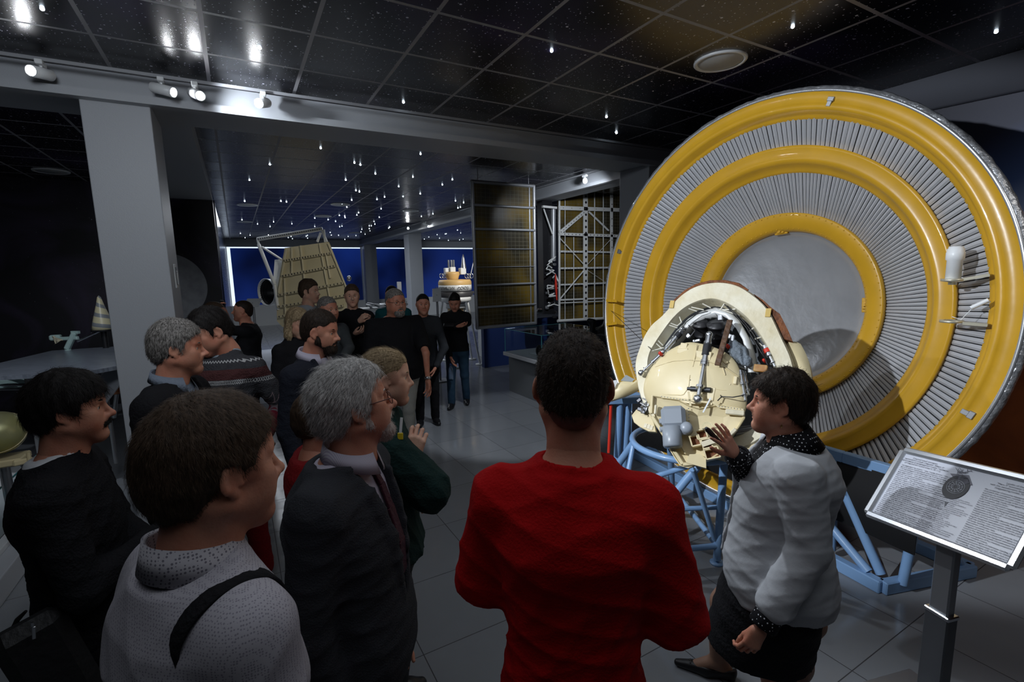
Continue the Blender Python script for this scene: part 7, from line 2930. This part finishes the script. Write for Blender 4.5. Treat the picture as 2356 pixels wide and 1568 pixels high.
# ---- man in the nordic sweater looking down
p = Person(478, 706, 2.85, -122, 'dark-haired man in a patterned grey and maroon knit sweater, looking down to the left', build=1.1, res=0.0085, skin=SK_A, seed=8, lean=0.06,
           headv=dict(nose=0.95, fat=0.2), hair=dict(th=0.014, up=0.022, rough=0.004, nape=-0.075, L=0.024, n=3500, w=0.0006, comb=(0, 0.3, -1), spread=0.7), hairm=H_BLACK, hair_up=0.02, hscale=1.05, headyaw=-34, pitch=-20,
           arms={-1: ((0.30, -0.06, 0.66), (0.20, 0.12, 0.52)), 1: ((0.26, 0.0, 0.64), (0.1, 0.2, 0.56))})
p.finish()
p.top_garment('undershirt', stripes('blue_white_stripes', (0.35, 0.4, 0.45), (0.12, 0.16, 0.2), 120, 2), off=0.010, zlo=0.6, amp=0.001, neck=0.066, neckz=-0.004, collar_tilt=0.35)
p.top_garment('sweater', nordic(), off=0.022, zlo=0.47, amp=0.006, neck=0.074, neckz=-0.015, collar_tilt=0.3)
p.trousers(C_REDJ, res=0.014)

# ---- blond woman with folded arms
p = Person(886, 801, 1.98, -3, 'young woman with dark blond hair in a dark green sweater', build=0.94, res=0.0075, skin=SK_B, seed=9,
           headv=dict(nose=0.82, jaw=0.94, brow=0.8, neck=0.9), hair=dict(th=0.007, up=0.010, rough=0.0018, nape=-0.055, side=0.012, ear=0.020, L=0.05, n=5000, w=0.0005, comb=(0, -1.0, -0.3), spread=0.25, lift=0.05,
           extra=[((0, -0.115, 0.01), (0, -0.125, -0.10), 0.022, 0.015)]), hairm=H_BLOND, hair_up=0.012, hscale=0.96, pitch=-2,
           arms={1: (at(985, 1125, 1.90), at(948, 1068, 1.93)), -1: ((0.18, 0.04, 0.63), (0.03, 0.12, 0.63))})
p.hand_opts = {1: dict(palm=A(-0.8, 0.1, -0.2), dir=CU * 0.95 - CR * 0.25, curl=(0.9, 0.9, 1.0, 1.0), thumb=0.2), -1: dict(palm=A(0, -1, 0), curl=(0.5, 0.5, 0.5, 0.5))}
p.finish()
p.top_garment('sweater', C_GREEN, off=0.026, zlo=0.50, amp=0.008, neck=0.062, neckz=-0.010, arm_r=1.45, cuff=0.75, wsc=0.8, extra=lambda g: g.cap(A(-0.1, 0.02, 0.50 * 1.7), A(0.1, 0.02, 0.50 * 1.7), 0.12, 0.12, 0.05))
p.trousers(C_JEANS, res=0.009)
p.shoes(C_SHOE, 0.24)
b = MB()
lp0 = at(924, 960, 1.84)
lp1 = at(921, 1000, 1.84)
lan = empty('lanyard_tag', lp1, 'white ribbon with a yellow tag hanging below the chin of the blond woman', 'lanyard')
MB().bar(lp0, lp1, 0.010, 0.002, up=CF).build('ribbon', M_WHITE, lan)
MB().box(at(921, 1003, 1.84), (0.022, 0.028, 0.006), frame(-CF), bev=0.003).build('tag', mat('yellow_plastic', (0.6, 0.45, 0.02), 0.4), lan)

# ---- bearded man in navy jacket
p = Person(733, 712, 2.85, -44, 'man with a short dark beard, navy jacket and white open collar', build=1.05, res=0.0085, skin=SK_A, seed=10,
           headv=dict(nose=1.0), hair=dict(th=0.008, up=0.014, rough=0.0025, nape=-0.078, L=0.014, n=3500, w=0.0006, comb=(0, 0.2, -1)), hairm=H_DARK, hair_up=0.013, hscale=1.0, headyaw=20, pitch=-8)
p.finish()
p.beard(H_DARK, th=0.006)
p.top_garment('shirt', C_STRIPE, off=0.008, zlo=0.6, amp=0.001, neck=0.068, neckz=-0.03)
p.collar(C_STRIPE, r=0.066, h=0.045, open_=0.6, drop=-0.008, tilt=0.3, fl=0.024)
p.top_garment('jacket', C_NAVY, off=0.022, zlo=0.46, amp=0.005, neck=0.078, neckz=-0.022, opening=vopen(0.66 * p.H, 0.84 * p.H, 0.07), extra=lapels(p, 0.66 * p.H, 0.055))
p.trousers(C_BLACK, res=0.013)
p.shoes(C_SHOE)


def simple(px, py, d, face, label, garm, trous, skin=SK_A, hairm=H_DARK, hstyle=None, res=0.0125, sleeve='long', glasses=False, beard=None, shoes=C_SHOE, collar=None, under=None, open_=None, hands=None, off=0.018, cl=0.46, **kw):
    hs = hstyle or dict(th=0.007, up=0.012, rough=0.002, nape=-0.078)
    p = Person(px, py, d, face, label, res=res, skin=skin, hair=hs, hairm=hairm, hair_up=hs.get('up', 0.014), **kw)
    if hands:
        p.hand_opts = hands
    p.finish()
    if under:
        p.top_garment('shirt', under, off=0.008, zlo=0.6, amp=0.001, neck=0.070, neckz=-0.02)
    p.top_garment('jacket' if under else ('t_shirt' if sleeve != 'long' else 'sweater'), garm, off=off, sleeve=sleeve, neck=0.068 if not under else 0.076, neckz=-0.01 if not under else -0.02, amp=0.005, zlo=cl, opening=open_ and open_(p))
    if collar:
        p.collar(collar, open_=0.7)
    p.trousers(trous, res=res)
    p.shoes(shoes)
    if glasses:
        p.glasses()
    if beard:
        p.beard(beard, th=0.006)
    return p


# ---- heavy man in the black polo
p = simple(908, 664, 5.15, -62, 'heavy-set man with glasses, black polo shirt and pale trousers, amid the far visitors', C_BLACK, C_KHAKI, hairm=H_SALT, res=0.0105, sleeve=0.80, glasses=True, beard=H_SALT, shoes=C_SHOEW,
           collar=C_BLACK, build=1.38, dep=1.5, belly=0.07, hscale=1.14, headv=dict(fat=1.3, neck=1.2), cl=0.47, off=0.022, shoulders=1.02,
           arms={1: ((0.30, 0.0, 0.63), (0.31, 0.08, 0.49)), -1: (at(980, 812, 5.0), at(984, 868, 5.0))})
MB().lathe([(0.036, -0.012), (0.038, 0.0), (0.036, 0.012)], p.w(p.wri[-1]), unit(p.w(p.wri[-1]) - p.w(p.elb[-1])), 20).ell(p.w(p.wri[-1]) - CF * 0.036, (0.016, 0.016, 0.016)).build('watch', M_CHROME, p.root)
# ---- man in the dark sweater beside him
p = simple(972, 676, 6.2, -84, 'slim man in a dark grey sweater and black trousers beside the heavy-set man', C_DKGREY, C_BLACK, hairm=H_BLACK, hscale=1.05, under=C_GREYJ,
           arms={-1: (at(1022, 800, 6.2), at(1003, 842, 6.1)), 1: ((0.24, -0.03, 0.63), (0.22, 0.06, 0.49))})
# ---- man looking at his phone, legs crossed
wp, ep = at(1049, 750, 6.75), at(1076, 742, 7.05)
p = simple(1045, 673, 7.0, -97, 'young man in black top and blue jeans looking down at a phone', C_BLACK, C_BJEANS, hairm=H_BLACK, pitch=-28, lean=0.05, hscale=1.05, step=0.12, cl=0.5,
           arms={-1: (ep, wp), 1: (at(1028, 795, 7.0), at(1036, 818, 6.95))}, hands={-1: dict(palm=CU * 0.8 - CR * 0.3, dir=-CR * 0.9 - CF * 0.2, curl=(0.5, 0.5, 0.6, 0.6))})
ph = wp - CR * 0.10 + CU * 0.02
tag(MB().box(ph, (0.14, 0.072, 0.009), frame(unit(CU * 0.8 - CF * 0.5), CF), bev=0.003).build('phone', M_BLACK), 'phone held by the young man in blue jeans beside the gold panel', 'phone')
bt = p.w(p.wri[1]) + A(0, 0, -0.10)
bo = empty('water_bottle', bt - A(0, 0, 0.24), 'clear plastic water bottle hanging from the hand of the young man in jeans', 'bottle')
MB().lathe([(0.001, 0), (0.030, 0), (0.033, 0.01), (0.033, 0.13), (0.030, 0.15), (0.014, 0.19), (0.013, 0.205), (0.001, 0.205)], bt - A(0, 0, 0.24), n=20).build('bottle_body', mat('bottle_plastic', (0.5, 0.65, 0.85), 0.1, trans=0.8), bo)
MB().lathe([(0.001, 0.0), (0.015, 0), (0.015, 0.018), (0.001, 0.018)], bt - A(0, 0, 0.036), n=16).build('cap', mat('blue_plastic', (0.05, 0.15, 0.5), 0.4), bo)
# ---- teal T-shirt man behind
p = simple(900, 657, 6.6, -100, 'man in a teal T-shirt mostly hidden behind the heavy-set man in black polo', C_TEAL, C_JEANS, sleeve=0.6, hairm=H_BLACK)
# ---- young man with folded hands
wl, wr_ = at(828, 738, 5.65), at(823, 742, 5.6)
p = simple(808, 653, 5.85, -88, 'young man in black shirt clasping his hands, in front of the blue window blinds', C_BLACK, C_BLACK, skin=SK_B, hairm=H_BROWN, hstyle=dict(th=0.012, up=0.026, rough=0.004, nape=-0.07),
           arms={-1: (at(848, 745, 5.9), wr_), 1: ((0.25, 0.02, 0.645), (0.02, 0.24, 0.70))}, hands={-1: dict(palm=-CF * 0.6 + CR * -0.8, dir=-CR * 0.7 + CU * 0.6, curl=(0.9, 0.9, 1, 1)), 1: dict(palm=A(0, -0.4, 0.9), curl=(0.6, 0.6, 0.6, 0.6))})
# ---- grey-haired man behind the bearded one
p = simple(752, 682, 5.0, -52, 'older man with cropped grey hair and a dark sleeved grey jacket behind the bearded man', C_GREYJ, C_BLACK, hairm=H_SALT, hscale=1.08, build=1.15, headv=dict(fat=0.6),
           arms={-1: (at(803, 800, 4.95), at(790, 822, 4.8)), 1: ((0.24, 0, 0.63), (0.2, 0.1, 0.5))})
# ---- tall young man with a printed T-shirt
p = simple(710, 641, 5.9, -30, 'tall young man in a light grey T-shirt with dark lettering and a shoulder strap', C_GREYT, C_JEANS, skin=SK_B, hairm=H_BROWN, sleeve=0.7, hstyle=dict(th=0.016, up=0.030, rough=0.005, nape=-0.07), hscale=1.05)
b = MB()
fp = [p.w(front_pt(p, -0.13, p.H * z, 0.03)) for z in (0.82, 0.78, 0.72, 0.66)]
b.tube(fp, 0.014, 8)
b.build('shoulder_strap', C_BLACK, p.root)
text_mesh('NACK', 0.075, C_BLACK, 'shirt_lettering', p.root, p.w(front_pt(p, 0.0, 0.715 * p.H, 0.030)), p.R @ frame(A(0, 1, 0.05)), 0.002)
# ---- woman with long hair looking down
p = simple(682, 707, 4.15, -55, 'woman with long light brown hair in a black jacket, looking down beside the bearded man', C_BLACK, C_BLACK, skin=SK_B, hairm=H_BLOND, pitch=-22, hscale=1.0, build=0.95,
           hstyle=dict(th=0.014, up=0.016, rough=0.004, nape=-0.075, n=1500, force=True, L=0.05, w=0.0009, comb=(0, 0, -1), spread=0.3, lift=0.1), headv=dict(nose=0.85, jaw=0.95, brow=0.8))
g = Sdf(0.006)
for x in (-1, 1):
    g.cap((x * 0.070, -0.01, 0.03), (x * 0.080, 0.015, -0.10), 0.026, 0.026, 0.03).cap((x * 0.080, 0.015, -0.10), (x * 0.07, 0.03, -0.20), 0.026, 0.014, 0.03)
g.cap((0, -0.085, 0.03), (0, -0.09, -0.16), 0.055, 0.04, 0.03)
g.dis = lambda X, Y, Z: 0.005 * np.sin(160 * X + 8 * Z) + 0.004 * np.sin(210 * Y)
V, Q, _ = g.mesh()
p.child('long_hair', ((V * p.hs) @ p.hR.T + p.hc) @ p.R.T, Q, H_BLOND)
# ---- man photographing on the left
wpl, epl = at(521, 722, 5.55), at(530, 760, 5.6)
p = simple(556, 691, 5.75, 178, 'man with cropped hair in a black jacket taking a picture towards the left', C_BLACK, C_BLACK, hstyle=dict(th=0.004, up=0.008, rough=0.001, nape=-0.07), pitch=6, build=1.05,
           arms={-1: (epl, wpl), 1: ((0.2, 0.15, 0.68), (0.10, 0.36, 0.80))}, hands={-1: dict(palm=-CR * 0.2 - CF, dir=CU * 0.8 - CR * 0.5, curl=(0.7, 0.7, 0.8, 0.8)), 1: dict(palm=A(0, 1, 0), curl=(0.7, 0.7, 0.7, 0.7))})
phq = at(512, 706, 5.5)
tag(MB().box(phq, (0.012, 0.075, 0.15), rotz(0.5) @ rotx(0.1), bev=0.003).build('phone', M_BLACK), 'phone raised by the man in black who photographs towards the left', 'phone')
# ---- half hidden visitors
p = simple(492, 694, 4.9, -20, 'visitor almost hidden behind the man in the patterned sweater, only brown hair showing', C_BLACK, C_BLACK, hairm=H_BROWN, hands=None)
p = simple(738, 892, 1.95, 10, 'short visitor in a red jacket, almost hidden behind the grey-haired man in the suit', C_REDJ, C_BLACK, hairm=H_BROWN, build=0.95, hstyle=dict(th=0.020, up=0.02, rough=0.004, nape=-0.09))
